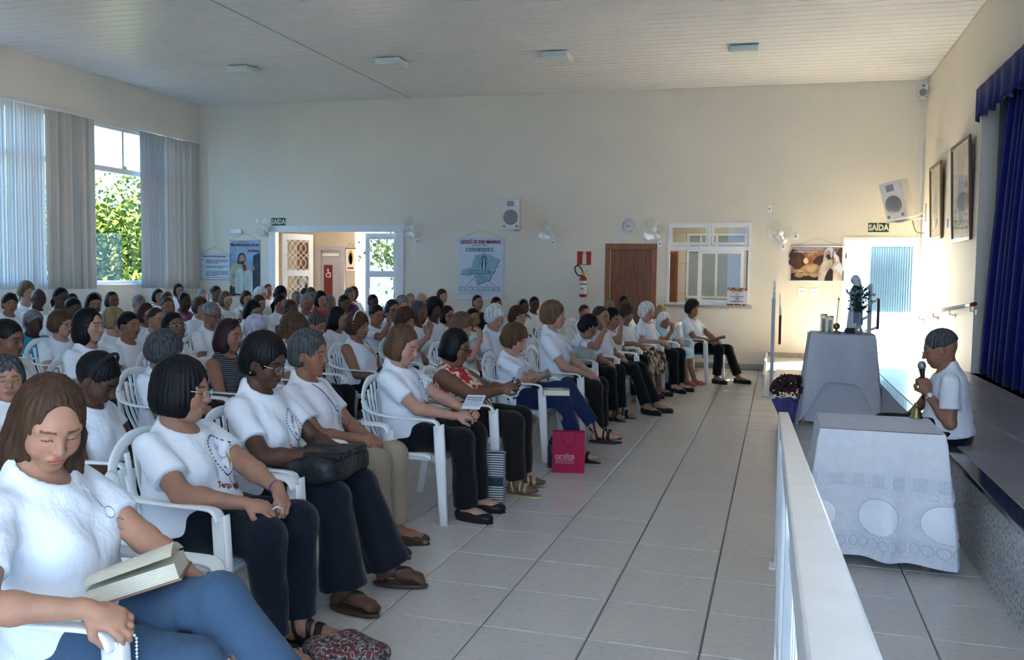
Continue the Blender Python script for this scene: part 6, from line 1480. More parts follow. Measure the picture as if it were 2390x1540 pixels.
# ------------------------------------------------------------------ ramp railings
GRY = mat('railing_grey', (.52, .54, .55), .4)
def ramp_rail(x, y0, y1, z0f, H, label, red=True):
    e = empty('ramp_railing', (x, y0, 0)); tag(e, label, 'railing', 'ramp railings by the bright doorway')
    for k, y in enumerate(np.linspace(y0, y1, 3)):
        z = z0f(y); MB().box(-.022, .022, y-y0-.022, y-y0+.022, z, z+H).box(-.05, .05, y-y0-.05, y-y0+.05, z, z+.012).build('post', GRY if k == 0 else WHITE, e)
    for dz in (H-.02, H*.62, H*.40, .14):
        MB().tube([(0, .022, z0f(y0)+dz), (0, y1-y0, z0f(y1)+dz)], .018, 8).build('rail', WHITE, e, smooth=True)
    n = 14
    for k in range(1, n):
        y = y0+(y1-y0)*k/n; MB().box(-.007, .007, y-y0-.007, y-y0+.007, z0f(y)+.14, z0f(y)+H*.40).build('baluster', WHITE, e)
    if red:
        zz = z0f(y0)+H*.82; pts = spl([(.09, .05, zz), (.09, -.06, zz), (.09, -.08, zz-.05), (.09, -.08, zz-.30), (.09, -.06, zz-.35), (.09, .05, zz-.35)], 24)
        MB().tube(pts, .016, 8).build('handrail_end', mat('cap_red2', (.16, .03, .03), .4), e, smooth=True)
        for q in (zz, zz-.35): MB().tube([(.09, .05, q), (.09, y1-y0, q+z0f(y1)-z0f(y0))], .016, 8).build('handrail', WHITE, e, smooth=True)
ramp_rail(-.045, 12.05, YB-.12, lambda y: .0 if y < 12.1 else .23*min(1, (y-12)/2.4), 1.30, 'grey and white ramp railing left of the flower pot')
ramp_rail(1.09, 11.62, YB-1.25, lambda y: ZS-.245*(y-11.6)/2.9, 1.03, 'white ramp railing behind the statue beside the doorway')
# ------------------------------------------------------------------ cloth covered tables
CLO = mat('table_linen', (.84, .87, .93), .85, transl=.18, noise=(20, .04), bump=(60, .25, (1, 1, 1), .004)); LACE = mat('linen_lace', (.80, .83, .89), .9, transl=.2, noise=(90, .08), bump=(140, .2, (1, 1, 1), .003)); LINE = mat('embroidery', (.86, .88, .93), .7); STITCH = mat('stitch_grey', (.42, .46, .54), .8)
def table(x0, x1, y0, y1, z, label):
    e = empty('table', ((x0+x1)/2, (y0+y1)/2, 0)); tag(e, label, 'table'); hx_, hy_ = (x1-x0)/2-.012, (y1-y0)/2-.012
    MB().box(-hx_, hx_, -hy_, hy_, z-.03, z).build('tabletop', WOODF, e)
    for sx in (1, -1):
        for sy_ in (1, -1): MB().box(sx*(hx_-.05)-.02, sx*(hx_-.05)+.02, sy_*(hy_-.05)-.02, sy_*(hy_-.05)+.02, 0, z-.03).build('leg', WOODF, e)
    return e
class Drape:
    def __init__(s, x0, x1, y0, y1, z, zb, fl, amp, nf, seed, corner=.10):
        s.b = (x0, x1, y0, y1); s.z = z; s.zb = zb; s.fl = fl; s.amp = amp; s.nf = nf; s.seed = seed; s.corner = corner; s.W = x1-x0; s.D = y1-y0; s.P = 2*(s.W+s.D)
    def per(s, t):      # t in metres along the rim, starting at the front-left corner and running along the front
        x0, x1, y0, y1 = s.b; t = t % s.P
        if t < s.W: return A3(x0+t, y0, 0), A3(0, -1, 0), t, s.W
        t -= s.W
        if t < s.D: return A3(x1, y0+t, 0), A3(1, 0, 0), t, s.D
        t -= s.D
        if t < s.W: return A3(x1-t, y1, 0), A3(0, 1, 0), t, s.W
        t -= s.W
        return A3(x0, y1-t, 0), A3(-1, 0, 0), t, s.D
    def pt(s, t, h, off=0.0):   # h: 0 rim .. 1 hem
        p, n, u, L = s.per(t); c = min(u, L-u); k = math.exp(-(c/.09)**2)
        if k > .01:
            q, m_, _, _ = s.per(t+(.5*.09 if u > L/2 else -.5*.09)+(L-u if u > L/2 else -u)); n = unit(n*(1-.5*k)+m_*.5*k)
        zb = s.zb*(1-k)+.045*k+.012*math.sin(t*9+s.seed)
        w_ = s.amp*h**.8*(math.sin(t*s.nf+s.seed)+.5*math.sin(t*s.nf*1.9+1.7*s.seed))*(1-.5*k)
        o = .006+(s.fl+s.corner*k)*h+w_+off+.012*(1-(1-min(h*12, 1))**2)
        return np.append((p+n*o)[:2], s.z-(s.z-zb)*h-.012*(h > .001)+(.0 if h > .001 else 0))
    def build(s, name, m, label, cat, hmax=1.0):
        e = empty(name, ((s.b[0]+s.b[1])/2, (s.b[2]+s.b[3])/2, 0)); tag(e, label, cat); o = np.array([e.location.x, e.location.y, 0])
        nt, nh = 180, 22; V = []; F = []
        for j in range(nh+1):
            h = (j/nh)**.9*hmax
            for i in range(nt): V.append(s.pt(i*s.P/nt, h)-o)
        for j in range(nh):
            for i in range(nt): a, b = j*nt+i, j*nt+(i+1) % nt; F.append((a, a+nt, b+nt, b))
        x0, x1, y0, y1 = s.b; V2 = []; n2 = 16
        for j in range(n2+1):
            for i in range(n2+1): u, v = i/n2, j/n2; V2.append(A3(x0-.004+(x1-x0+.008)*u, y0-.004+(y1-y0+.008)*v, s.z+.003+.0015*math.sin(u*17+s.seed)*math.sin(v*13))-o)
        mb = MB().add(V, F); c_ = mb.build('drape', m, e, smooth=True, fixn=True)
        MB().add(V2, [(j*(n2+1)+i, j*(n2+1)+i+1, (j+1)*(n2+1)+i+1, (j+1)*(n2+1)+i) for j in range(n2) for i in range(n2)]).build('cloth_top', m, e, smooth=True); s.e = e; s.o = o; return e
    def patch(s, ring, off=.004): return [s.pt(t, h, off)-s.o for t, h in ring]
TX0, TX1, TY0, TY1, TZ_ = .25, .865, 5.05, 5.62, .742
table(TX0, TX1, TY0, TY1, TZ_-.004, 'small table hidden under the embroidered white cloth near the stage')
dr = Drape(TX0, TX1, TY0, TY1, TZ_, .075, .030, .026, 19, 1.1, .06); e = dr.build('tablecloth', CLO, 'embroidered white tablecloth draped to the floor with a brass bell on it', 'tablecloth')
def disc(t0, h0, rt, rh, n=26, a0=0, a1=2*PI): return [(t0+rt*math.cos(a), h0+rh*math.sin(a)) for a in np.linspace(a0, a1, n, endpoint=False)]
lace = MB(); lace2 = MB()
for i in range(60):    # a sheer lace strip above the hem, all around the front and sides
    t0 = -TY1+TY0+i*(dr.W+2*dr.D)/60; t1 = t0+(dr.W+2*dr.D)/60
    lace.add(dr.patch([(t0, .80), (t1, .80), (t1, .955), (t0, .955)], .003), [(0, 3, 2, 1)])
    lace2.add(dr.patch([(t0, .32), (t1, .32), (t1, .44), (t0, .44)], .003), [(0, 3, 2, 1)])
lace.build('lace_band', LACE, e); lace2.build('lace_band', LACE, e)
edge = MB(); stc = MB()
for t0 in (-.34, .0, .30, .60, .93):
    ring = disc(t0, .66, .098, .145); P_ = dr.patch(ring, .006); c = dr.pt(t0, .66, .0065)-dr.o
    Rg = [dr.patch(disc(t0, .66, .098*k, .145*k), .006) for k in (.2, .4, .6, .8, 1.0)]; VV = [c]+[q for r_ in Rg for q in r_]
    MB().add(VV, [(0, i+1, (i+1) % 26+1) for i in range(26)]+[(1+r_*26+i, 1+(r_+1)*26+i, 1+(r_+1)*26+(i+1) % 26, 1+r_*26+(i+1) % 26) for r_ in range(4) for i in range(26)]).build('medallion', LINE, e, smooth=True, fixn=True); stc.tube(P_, .0013, 4, closed=True)
    for k in range(9): a = PI+PI*k/8; edge.tube(dr.patch(disc(t0+.105*math.cos(a)*1.08, .66-.155*math.sin(a)*1.05, .016, .022, 10), .006), .0022, 4, closed=True)
    for k in range(5): edge.tube(dr.patch(disc(t0+(k-2)*.05, .475-.012*abs(k-2), .018, .026, 10), .006), .002, 4, closed=True)
    for k in range(6): stc.tube(dr.patch(disc(t0+(k-2.5)*.048, .875, .021, .042, 12), .006), .0011, 4, closed=True)
    for k in range(3):
        for i in range(8):
            for j in range(7): stc.add(dr.patch(disc(t0-.13+k*.10+i*.0075, .335+j*.0145, .0024, .0042, 4, PI/4, 2*PI+PI/4), .0055), [(0, 1, 2, 3)])
edge.build('embroidery', LINE, e, smooth=True)['kind'] = 'stuff'; stc.build('stitching', STITCH, e)['kind'] = 'stuff'
crs = MB()
for u, v in ((.3, .6), (.55, .45), (.72, .55)):
    for k in range(6): a = k*PI/3; crs.sphere((TX0+u*dr.W-dr.o[0]+.022*math.cos(a), TY0+v*dr.D-dr.o[1]+.022*math.sin(a), TZ_+.004), (.012, .012, .0025), 8, 4)
crs.build('flower_stitch', LACE, e, smooth=True)['kind'] = 'stuff'
# bell
p0 = onZ(2138, 976, TZ_+.004); e = empty('hand_bell', (p0[0], p0[1], TZ_+.005)); tag(e, 'small brass hand bell with crown handle on the embroidered tablecloth', 'bell')
BRS = mat('old_brass', (.30, .22, .10), .30, .85)
MB().lathe([(.026, 0), (.038, .0), (.036, .008), (.029, .022), (.024, .045), (.021, .058), (.012, .068), (.006, .070)], (0, 0, 0), 22).build('bell_body', BRS, e, smooth=True)
MB().lathe([(.004, .068), (.007, .074), (.004, .080), (.009, .088), (.004, .094)], (0, 0, 0), 12).tube([(-.014, 0, .084), (.014, 0, .084)], .004, 6).build('handle', BRS, e, smooth=True)
MB().sphere((0, 0, .008), .008, 8, 6).tube([(0, 0, .01), (0, 0, .05)], .0015, 5).build('clapper', BRS, e)
# altar
AX0, AX1, AY0, AY1, AZ = .375, .985, 9.95, 10.5, .965
table(AX0, AX1, AY0, AY1, AZ-.004, 'small altar table hidden under layered lace cloths')
d2 = Drape(AX0, AX1, AY0, AY1, AZ, .03, .02, .016, 13, 2.2, .05); e2 = d2.build('altar_cloth', CLO, 'layered white lace cloth over the altar carrying the statue', 'tablecloth')
d3 = Drape(AX0-.012, AX1+.012, AY0-.012, AY1+.012, AZ+.006, .48, .05, .014, 14, .7, .07)
o_ = d3.build('altar_overcloth', LACE, 'shorter lace overcloth hanging halfway down the altar', 'tablecloth')
vl = MB(); V = []
for j in range(13):
    v = j/12
    for i in range(9):
        u = i/8; V.append((AX0-.02-.02*u-(.11+.02*math.sin(u*9))*v**1.3+.012*math.sin(u*16+v*3)*v, AY0+.02+u*.42-(.34*v*v)*(1-u), AZ+.008-(AZ-.02)*v))
vl.add(V, [(j*9+i, j*9+i+1, (j+1)*9+i+1, (j+1)*9+i) for j in range(12) for i in range(8)])
vo = vl.build('lace_veil', mat('sheer_lace', (.70, .73, .80), .9, transl=.4, alpha=.85, noise=(80, .2), bump=(120, .6, (1, 1, 1), .004)), None, smooth=True); tag(vo, 'sheer lace veil trailing from the left edge of the altar to the floor', 'cloth')
# statue (plain robed figure)
def at_altar(px, y): p = onY(px, 770, y); return p[0]
sx = at_altar(1992, 10.25); e = empty('statue', (sx, 10.25, AZ+.012)); tag(e, 'white and blue robed statuette with veil standing on the altar', 'statue')
PORC = mat('porcelain_white', (.70, .70, .68), .3); PBLU = mat('porcelain_blue', (.10, .20, .34), .35); PSK = mat('porcelain_skin', (.55, .40, .32), .4)
MB().lathe([(.0, 0), (.095, 0), (.095, .02), (.08, .05), (.06, .06)], (0, 0, 0), 24).build('base', BLACK, e, smooth=True)
def sd_robe(p):
    d = s_cone(p, (0, 0, .07), (0, 0, .30), .072, .050); d = smin(d, s_ell(p, (0, 0, .42), (.052, .066, .09)), .05); return d+.003*np.sin(np.arctan2(p[:, 1], p[:, 0])*11+p[:, 2]*6)
V, F = mesh_sdf(sd_robe, (-.12, -.12, .0), (.12, .12, .56), .007); obj('robe', np_mesh('robe', V, F, PORC), e)
def sd_mantle(p):
    d = smin(s_cone(p, (.022, 0, .12), (.015, 0, .36), .070, .056), s_ell(p, (.008, 0, .44), (.056, .074, .085)), .05); d = smax(d, -s_ell(p, (-.085, 0, .30), (.085, .060, .30)), .01); return d+.003*np.sin(np.arctan2(p[:, 1], p[:, 0])*9)
V, F = mesh_sdf(sd_mantle, (-.12, -.12, .04), (.14, .12, .56), .007); obj('mantle', np_mesh('mantle', V, F, PBLU), e)
V, F = mesh_sdf(lambda p: s_ell(p, (-.012, 0, .572), (.034, .028, .042)), (-.06, -.06, .5), (.06, .06, .64), .005); obj('head', np_mesh('head', V, F, PSK), e)
V, F = mesh_sdf(lambda p: smax(smin(s_ell(p, (.002, 0, .582), (.044, .038, .050)), s_cone(p, (.022, 0, .55), (.035, 0, .44), .036, .055), .03), -s_ell(p, (-.05, 0, .565), (.045, .026, .040)), .006), (-.09, -.1, .38), (.12, .1, .66), .006); obj('veil', np_mesh('veil', V, F, PORC), e)
MB().tube([(-.045, -.02, .42), (-.075, -.012, .44), (-.085, 0, .47)], .011, 6).tube([(-.045, .02, .42), (-.075, .012, .44), (-.085, 0, .47)], .011, 6).build('hands', PSK, e, smooth=True)
# vase with white roses
LEAF = mat('leaf_green', (.035, .075, .022), .5, noise=(20, .3), transl=.2); ROSE = mat('rose_white', (.60, .62, .52), .6, transl=.2)
vx = at_altar(2006, 10.12); e = empty('flower_vase', (vx, 10.12, AZ+.012)); tag(e, 'slim glass vase with white roses and dark foliage in front of the statue', 'vase')
VGL = pane_mat('vase_glass', (.86, .90, .92), .3, .02, .10, (.6, .65, .7))
MB().lathe([(.030, 0), (.032, .01), (.014, .03), (.014, .12), (.026, .20), (.034, .235)], (0, 0, 0), 18).build('vase', VGL, e, smooth=True)
rr = random.Random(11)
lf = MB()
for k in range(230):
    th = rr.uniform(0, 2*PI); r = rr.uniform(0, .12)*(.4+.6*rr.random()); z = .22+rr.uniform(0, .28); c = A3(r*math.cos(th)*1.0, r*math.sin(th), z); d = unit(A3(math.cos(th), math.sin(th), rr.uniform(-.4, .9))); s = unit(np.cross(d, A3(rr.random()-.5, rr.random()-.5, rr.random()))); l = rr.uniform(.025, .05); w_ = l*.35
    lf.add([c, c+d*l*.5+s*w_, c+d*l, c+d*l*.5-s*w_], [(0, 1, 2, 3)])
lfo = lf.build('foliage', LEAF, e); lfo['kind'] = 'stuff'
for q in ((-.085, -.02, .43), (-.01, -.03, .45), (.03, .02, .38), (.10, .0, .42), (-.03, .04, .35)):
    rm = MB(); q = A3(*q)
    for L_ in range(3):
        for k in range(5):
            a = k*2*PI/5+L_*.6; r = .010+.011*L_; d = A3(math.cos(a), math.sin(a), .6-.25*L_); rm.sphere(q+d*r, (.015, .015, .013), 8, 5)
    rm.build('rose', ROSE, e, smooth=True); MB().tube([q, q*[.3, .3, 1]-A3(0, 0, .18)], .003, 5).build('stem', LEAF, e)
# other altar pieces
CR = pane_mat('crystal', (.82, .84, .86), .6, .03, .25, (.55, .57, .6))
cx0 = at_altar(2004, 10.02); o_ = MB().lathe([(.018, 0), (.03, .008), (.042, .035), (.040, .06), (.026, .085), (.022, .09)], (0, 0, 0), 10).build('crystal_vase', CR, None, loc=(cx0, 10.02, AZ+.012)); tag(o_, 'round faceted crystal vase on the altar in front of the roses', 'vase')
for k, (px, yy, h_, lb) in enumerate(((1922, 10.2, .20, 'taller'), (1937, 10.08, .185, 'shorter'))):
    e = empty('candle_glass', (at_altar(px, yy), yy, AZ+.012)); tag(e, 'clear glass candle holder on the left of the altar, %s one' % lb, 'candle', 'candle glasses')
    MB().lathe([(.034, 0), (.036, 0.0), (.036, h_), (.034, h_), (.034, .006), (.0, .006)], (0, 0, 0), 20, caps=False).build('glass', VGL, e, smooth=True); MB().lathe([(.0, .006), (.018, .006), (.018, h_*.75), (0, h_*.76)], (0, 0, 0), 14).build('candle', mat('candle_wax', (.75, .73, .66), .5, transl=.3), e, smooth=True); MB().lathe([(.037, h_-.012), (.037, h_)], (0, 0, 0), 20, caps=False).build('gilt_rim', rim_mat('gold'), e)
bx0 = at_altar(1952, 10.2); e = empty('thurible', (bx0, 10.2, AZ+.012)); tag(e, 'dark brass globe stand with a thin upright rod on the altar', 'ornament')
MB().lathe([(.0, 0), (.055, 0), (.05, .012), (.015, .02), (.012, .035)], (0, 0, 0), 18).build('foot', BRS, e, smooth=True); MB().sphere((0, 0, .07), (.036, .036, .038), 16, 10).build('globe', BRS, e, smooth=True); MB().tube([(0, 0, .10), (.008, 0, .25), (.014, 0, .36)], .0045, 6).sphere((.014, 0, .365), (.009, .009, .018), 8, 6).build('rod', BRS, e, smooth=True)
p0 = onY(2051, 896, 10.6); o_ = empty('ramp_sign_box', (p0[0], 10.6, p0[2])); tag(o_, 'small green and white box mounted beside the ramp post', 'box'); MB().cbox((0, 0, 0), (.10, .06, .10)).build('box_body', mat('box_green', (.05, .30, .18), .4), o_, bevel=.004); MB().cbox((-.0, 0, .055), (.10, .06, .012)).build('box_lid', WHITE, o_); MB().cbox((-.06, 0, .03), (.04, .03, .03)).build('box_mount', MAR, o_)
# chrysanthemum pot
p0 = onZ(1856, 985, 0); e = empty('flower_pot', (p0[0]-.05, p0[1]+.06, 0)); tag(e, 'pot of purple chrysanthemums in blue wrapping left of the altar', 'plant')
MB().lathe([(.09, 0), (.10, 0), (.125, .16), (.12, .17), (.0, .16)], (0, 0, 0), 24).build('pot', mat('pot_blue', (.10, .11, .22), .4), e, smooth=True)
wr_ = MB(); V = []
for j in range(5):
    for k in range(40): a = 2*PI*k/40; r = .105+.02*j+.012*j*math.sin(k*2.1)*.6; V.append((r*math.cos(a), r*math.sin(a), .0+.058*j+.012*math.sin(k*1.3)*(j > 2)))
wr_.add(V, [(j*40+k, j*40+(k+1) % 40, (j+1)*40+(k+1) % 40, (j+1)*40+k) for j in range(4) for k in range(40)]); wr_.build('wrapping', mat('cellophane', (.16, .15, .42), .15, transl=.3, spec=.8, bump=(40, .5, (1, 1, 1), .01)), e)
lf = MB()
for k in range(520):
    th = rr.uniform(0, 2*PI); ph = math.acos(rr.uniform(-.35, 1)); R_ = .20*rr.uniform(.6, 1.0); c = A3(R_*math.sin(ph)*math.cos(th), R_*math.sin(ph)*math.sin(th), .33+.8*R_*math.cos(ph)); d = unit(c-A3(0, 0, .25)+A3(rr.uniform(-.1, .1), rr.uniform(-.1, .1), rr.uniform(-.1, .1))); s = unit(np.cross(d, A3(rr.random()-.5, rr.random()-.5, rr.random()))); l = rr.uniform(.03, .055); w_ = l*.4
    lf.add([c, c+d*l*.5+s*w_, c+d*l, c+d*l*.5-s*w_], [(0, 1, 2, 3)])
lo_ = lf.build('leaves', LEAF, e); lo_['kind'] = 'stuff'
fm = MB()
for ring, r, zz in ((10, .020, .004), (8, .012, .009), (1, .0, .012)):
    for k in range(ring): a = 2*PI*k/ring; fm.sphere((r*math.cos(a), r*math.sin(a), zz), (.0075, .0075, .005), 6, 4)
PUR = mat('mum_purple', (.10, .012, .05), .7, noise=(30, .3)); fo = fm.build('flower', PUR, e, smooth=True); fmd = fo.data
for k in range(120):
    th = rr.uniform(0, 2*PI); ph = math.acos(rr.uniform(.05, 1)); R_ = .215; c = A3(R_*math.sin(ph)*math.cos(th), R_*math.sin(ph)*math.sin(th), .335+.78*R_*math.cos(ph))
    o_ = fo if k == 0 else obj('flower', fmd, e); o_.location = c; o_.rotation_euler = Vector(c-A3(0, 0, .25)).to_track_quat('Z', 'Y').to_euler()
# ------------------------------------------------------------------ the speaker on the stage edge
hd = onY(2196, 816, 6.5)
mp_ = dict(lod=0, male=1, hair=('male', 'darkgrey', .002), tone='tan', glasses='silver', hpitch=.30, hyaw=-.10, lean=.12, g=1.08, seat=.50, bottom=('pants', 'blackpants'), shoes='flat', hem=.015,
    arms={1: dict(ww=(.975, 6.36, .80), hint=(-.2, .2, -1), f=(.25, -.15, .8), n=(.3, -.9, 0), curl=1.25), -1: dict(ww=(.93, 6.85, .58), hint=(-.3, -.5, .2), f=(.9, .1, -.3), n=(0, 0, -1), curl=.2)},
    legs={1: dict(k=(.42, .13, .54), a=(.38, .12, .085)), -1: dict(k=(.42, -.13, .54), a=(.40, -.14, .085))})
man, mi = make_person('man', hd, PI-.12, mp_)
tag(man, 'person in white T-shirt and black trousers sitting on the stage edge, speaking into a microphone', 'person')
INFO['man'] = (man, mi, mp_)
def to_world(info, v):
    c, s = math.cos(info['yaw']), math.sin(info['yaw']); o = info['org']; return A3(o[0]+c*v[0]-s*v[1], o[1]+s*v[0]+c*v[1], o[2]+v[2])
def palm(pid, s, d=.085, n=.02):
    info = INFO[pid][1]; return to_world(info, info['wr'][s]+unit(info['hf'][s])*d+unit(info['hn'][s])*n)
w_ = mi['wr'][1]; fw = unit(w_-mi['elb'][1]); ring = []
u = unit(np.cross(fw, A3(0, 0, 1))); v = np.cross(fw, u)
o_ = MB().tube([w_-fw*.02+.0285*(math.cos(t)*u+math.sin(t)*v) for t in np.linspace(0, 2*PI, 20, endpoint=False)], .0055, 6, closed=True).build('wristwatch', ALU, man, smooth=True)
MB().lathe([(.0, 0), (.017, 0), (.017, .006), (0, .007)], (0, 0, 0), 16).build('watch_case', ALU, o_, smooth=True).matrix_local = Matrix.Translation(Vector(w_-fw*.02-A3(0, -.0, 0)+unit(A3(0, .8, .4))*.031)) @ Vector((0, .8, .4)).to_track_quat('Z', 'Y').to_matrix().to_4x4()
pm = palm('man', 1, .075, .028); e = empty('microphone', tuple(pm)); e.rotation_euler = (0.0, -.10, 0); tag(e, 'black handheld microphone with grey grille held by the seated speaker', 'microphone')
MB().lathe([(.0, -.11), (.012, -.11), (.013, -.06), (.015, .06), (.020, .085), (.020, .092)], (0, 0, 0), 18).build('handle', BLACK, e, smooth=True); MB().lathe([(.018, .09), (.026, .10), (.027, .115), (.022, .135), (.010, .145), (0, .147)], (0, 0, 0), 18).build('grille', mat('mic_grille', (.35, .36, .38), .35, .8, bump=(500, .6, (1, 1, 1), .002)), e, smooth=True)
# ------------------------------------------------------------------ shirt emblems, printed on the cloth
EB = mat('emblem_blue', (.03, .09, .24), .8); EY = mat('emblem_yellow', (.55, .38, .08), .8); ER = mat('emblem_red', (.40, .02, .03), .8); EK = mat('emblem_black', (.02, .02, .03), .8); EP = mat('emblem_pale', (.50, .58, .68), .8)
def trace(info, Y, Z):
    n = len(Y); X = np.full(n, .42); H0, Rt = info['H0'], info['Rt']
    for it in range(40):
        q = np.stack([X, Y, Z], 1) @ Rt.T+H0; d = info['f_top'](q.astype(f32)); X = X-np.clip(d, -.05, .08)*.8
    return np.stack([X+.0016, Y, Z], 1) @ Rt.T+H0
def emblem(pid, cy, cz, sc, text=True):
    root, info, sp = INFO[pid]; cz = cz*info['ts']; mb = MB(); ms = [EB, EY, EK, EP, ER]
    def poly(pts, mi_, lift=0.0):
        P_ = trace(info, np.array([cy+p[0]*sc for p in pts]), np.array([cz+p[1]*sc for p in pts])); P_ = P_+info['Rt'] @ A3(lift, 0, 0); mb.add(P_, [tuple(range(len(pts)))], mi_)
    n = 34
    for k in range(n):
        a = 2*PI*k/n; c, s = math.cos(a), math.sin(a); r = 1.0-.25*(s < 0)*(-s); x, z = .34*c*r, .52*s+.1
        poly([(x+.028*math.cos(t), z+.028*math.sin(t)) for t in np.linspace(0, 2*PI, 6, endpoint=False)], 0 if k % 3 else 2, .0004)
    poly([(-.13, -.22), (.0, -.32), (.13, -.22), (.16, .02), (.08, .34), (0, .44), (-.08, .34), (-.16, .02)], 3, 0)
    poly([(.05, -.26), (.2, -.1), (.12, .2), (.08, -.1)], 1, .0003); poly([(-.12, -.2), (-.05, -.24), (-.03, .3), (-.08, .3)], 0, .0003); poly([(-.03, .30), (.03, .30), (.03, .40), (-.03, .40)], 4, .0004)
    poly([(-.02, -.42), (.03, -.42), (.06, -.75), (.0, -.8)], 1, .0002)
    mb.build('emblem', ms, root)
    if text:
        for s_, ox, oz, rt in (('Terço', -.28, -.62, -.25), ('Maria', .26, -.74, .1)):
            t = text_mesh('lettering', s_, .21*sc, ER, root, bold=.001, shear=.3); co = np.zeros(len(t.data.vertices)*3); t.data.vertices.foreach_get('co', co); co = co.reshape(-1, 3); c, s = math.cos(rt), math.sin(rt)
            P_ = trace(info, cy+ox*sc+co[:, 0]*c-co[:, 1]*s, cz+oz*sc+co[:, 0]*s+co[:, 1]*c); t.data.vertices.foreach_set('co', P_.ravel()); t.data.update()
emblem('a35', .055, .30, .165); emblem('b36', .06, .29, .15); emblem('b33', .06, .30, .13); emblem('c9', .05, .30, .12); emblem('c10', .05, .30, .11, False); emblem('b35', .05, .24, .10, False)
for q in ('c13', 'c14', 'c15', 'c16', 'b29', 'b19', 'b32'): emblem(q, .05, .30, .13, False)
# ------------------------------------------------------------------ things held, worn loose or set down by the audience
PAGE = mat('book_page', (.66, .60, .46), .8, noise=(60, .08, (1, 1, 8))); COVER = mat('book_cover', (.26, .14, .09), .6); PAPER = mat('leaflet_paper', (.78, .80, .84), .7)
def basis(z, xdir):
    z = unit(z); x = np.asarray(xdir, float); x = unit(x-z*(x @ z)); y = np.cross(z, x); return Matrix(((x[0], y[0], z[0], 0), (x[1], y[1], z[1], 0), (x[2], y[2], z[2], 0), (0, 0, 0, 1)))
def put(e, p, z=(0, 0, 1), x=(1, 0, 0)):
    m = basis(z, x); m.translation = Vector(p); e.matrix_world = m; return e
def beads(name, pts, r, m, label, step=None, cross=None):
    """a string of separate beads along a path"""
    pts = [np.array(p, float) for p in pts]; L = [0]
    for a, b in zip(pts, pts[1:]): L.append(L[-1]+np.linalg.norm(b-a))
    e = empty(name, tuple(pts[0])); tag(e, label, 'rosary'); mb = None; me = None; step = step or r*2.6; n = int(L[-1]/step)
    for k in range(n+1):
        s = min(k*step, L[-1]); i = max(j for j in range(len(L)) if L[j] <= s+1e-9); i = min(i, len(pts)-2); t = (s-L[i])/(L[i+1]-L[i]+1e-9); p = pts[i]*(1-t)+pts[i+1]*t-pts[0]
        if me is None: o = MB().sphere((0, 0, 0), r, 8, 6).build('bead', m, e, smooth=True); me = o.data
        else: o = obj('bead', me, e)
        o.location = p
    MB().tube([p-pts[0] for p in pts], r*.25, 4).build('cord', m, e)
    if cross is not None:
        c = np.array(cross)-pts[0]; MB().cbox(c, (.004, .006, .038)).cbox(c+A3(0, 0, .007), (.004, .024, .006)).build('crucifix', m, e)
    return e
# open book on the lap nearest the camera
w1 = INFO['a32'][1]; k1 = w1['kn'][1]; bp = to_world(w1, A3(.245, -.045, .690))
e = empty('open_book'); put(e, bp, (-.26, -.10, .95), (.80, .42, .14)); tag(e, 'thick open book with cream pages and brown cover on the lap nearest the camera', 'book')
MB().box(-.125, .125, -.075, .085, -.012, -.006).build('cover', COVER, e)
pg = MB()
for j in range(7): pg.box(-.118, .118, -.070, .078-.002*j, -.006+j*.0062, -.006+(j+1)*.0062-.0004)
pg.build('page_block', PAGE, e)
V = []
for i in range(9):
    u = i/8; V += [(-.118, .078-.16*u, .040+.018*math.sin(PI*u)+.012*u), (.118, .078-.16*u, .040+.030*math.sin(PI*u)+.02*u)]
MB().add(V, [(2*i, 2*i+1, 2*i+3, 2*i+2) for i in range(8)]).build('open_leaf', PAGE, e, smooth=True)
# rosaries
PEARL = mat('pearl_bead', (.74, .74, .70), .25, coat=.4); WOODB = mat('wood_bead', (.14, .07, .03), .4)
h = palm('a32', -1, .075, .035); beads('rosary', [h+A3(.015, 0, .015), h+A3(.045, .005, -.02), h+A3(.050, .0, -.10), h+A3(.052, -.01, -.19), h+A3(.03, -.02, -.22), h+A3(.0, -.03, -.15), h+A3(-.01, -.02, -.05)], .0036, PEARL, 'white bead rosary dangling from the hand nearest the camera')
a, b = palm('a35', -1, .10, .01), palm('a35', 1, .10, .01); m_ = (a+b)/2
beads('rosary', [a, a*.5+b*.5+A3(0, 0, .012), b, b+A3(-.01, -.01, -.05), m_+A3(.02, -.03, -.12), a+A3(.02, -.01, -.10), a+A3(.005, 0, -.02)], .0036, PEARL, 'white bead rosary pulled taut between two hands in the front row')
h = palm('b33', -1, .07, .02); beads('rosary', [h, h+A3(.02, 0, -.05), h+A3(.02, 0, -.14), h+A3(.03, .01, -.10), h+A3(.02, .01, -.02)], .003, WOODB, 'brown bead rosary hanging under the white leaflet')
# leaflets
def leaflet(p, z, x, w_, h_, label, rows=9):
    e = empty('leaflet'); put(e, p, z, x); tag(e, label, 'paper'); MB().box(-w_/2, w_/2, -h_/2, h_/2, -.0008, .0008).build('sheet', PAPER, e)
    rr = random.Random(5); mk = MB()
    for k in range(rows):
        y = h_/2-.015-k*(h_-.03)/rows; x0 = -w_/2+.008
        while x0 < w_/2-.012: q = rr.uniform(.006, .02); q = min(q, w_/2-.008-x0); mk.add([(x0, y, .0012), (x0+q, y, .0012), (x0+q, y+(.006 if k in (1, 3) else .003), .0012), (x0, y+(.006 if k in (1, 3) else .003), .0012)], [(0, 1, 2, 3)]); x0 += q+.004
    mk.build('print', INK, e); return e
a, b = palm('b33', -1, .10, .0), palm('b33', 1, .10, .0)
leaflet((a+b)/2+A3(.005, -.01, .065), (-.35, -.62, .55), (.80, -.45, .12), .165, .105, 'white printed leaflet held by the reader in black trousers')
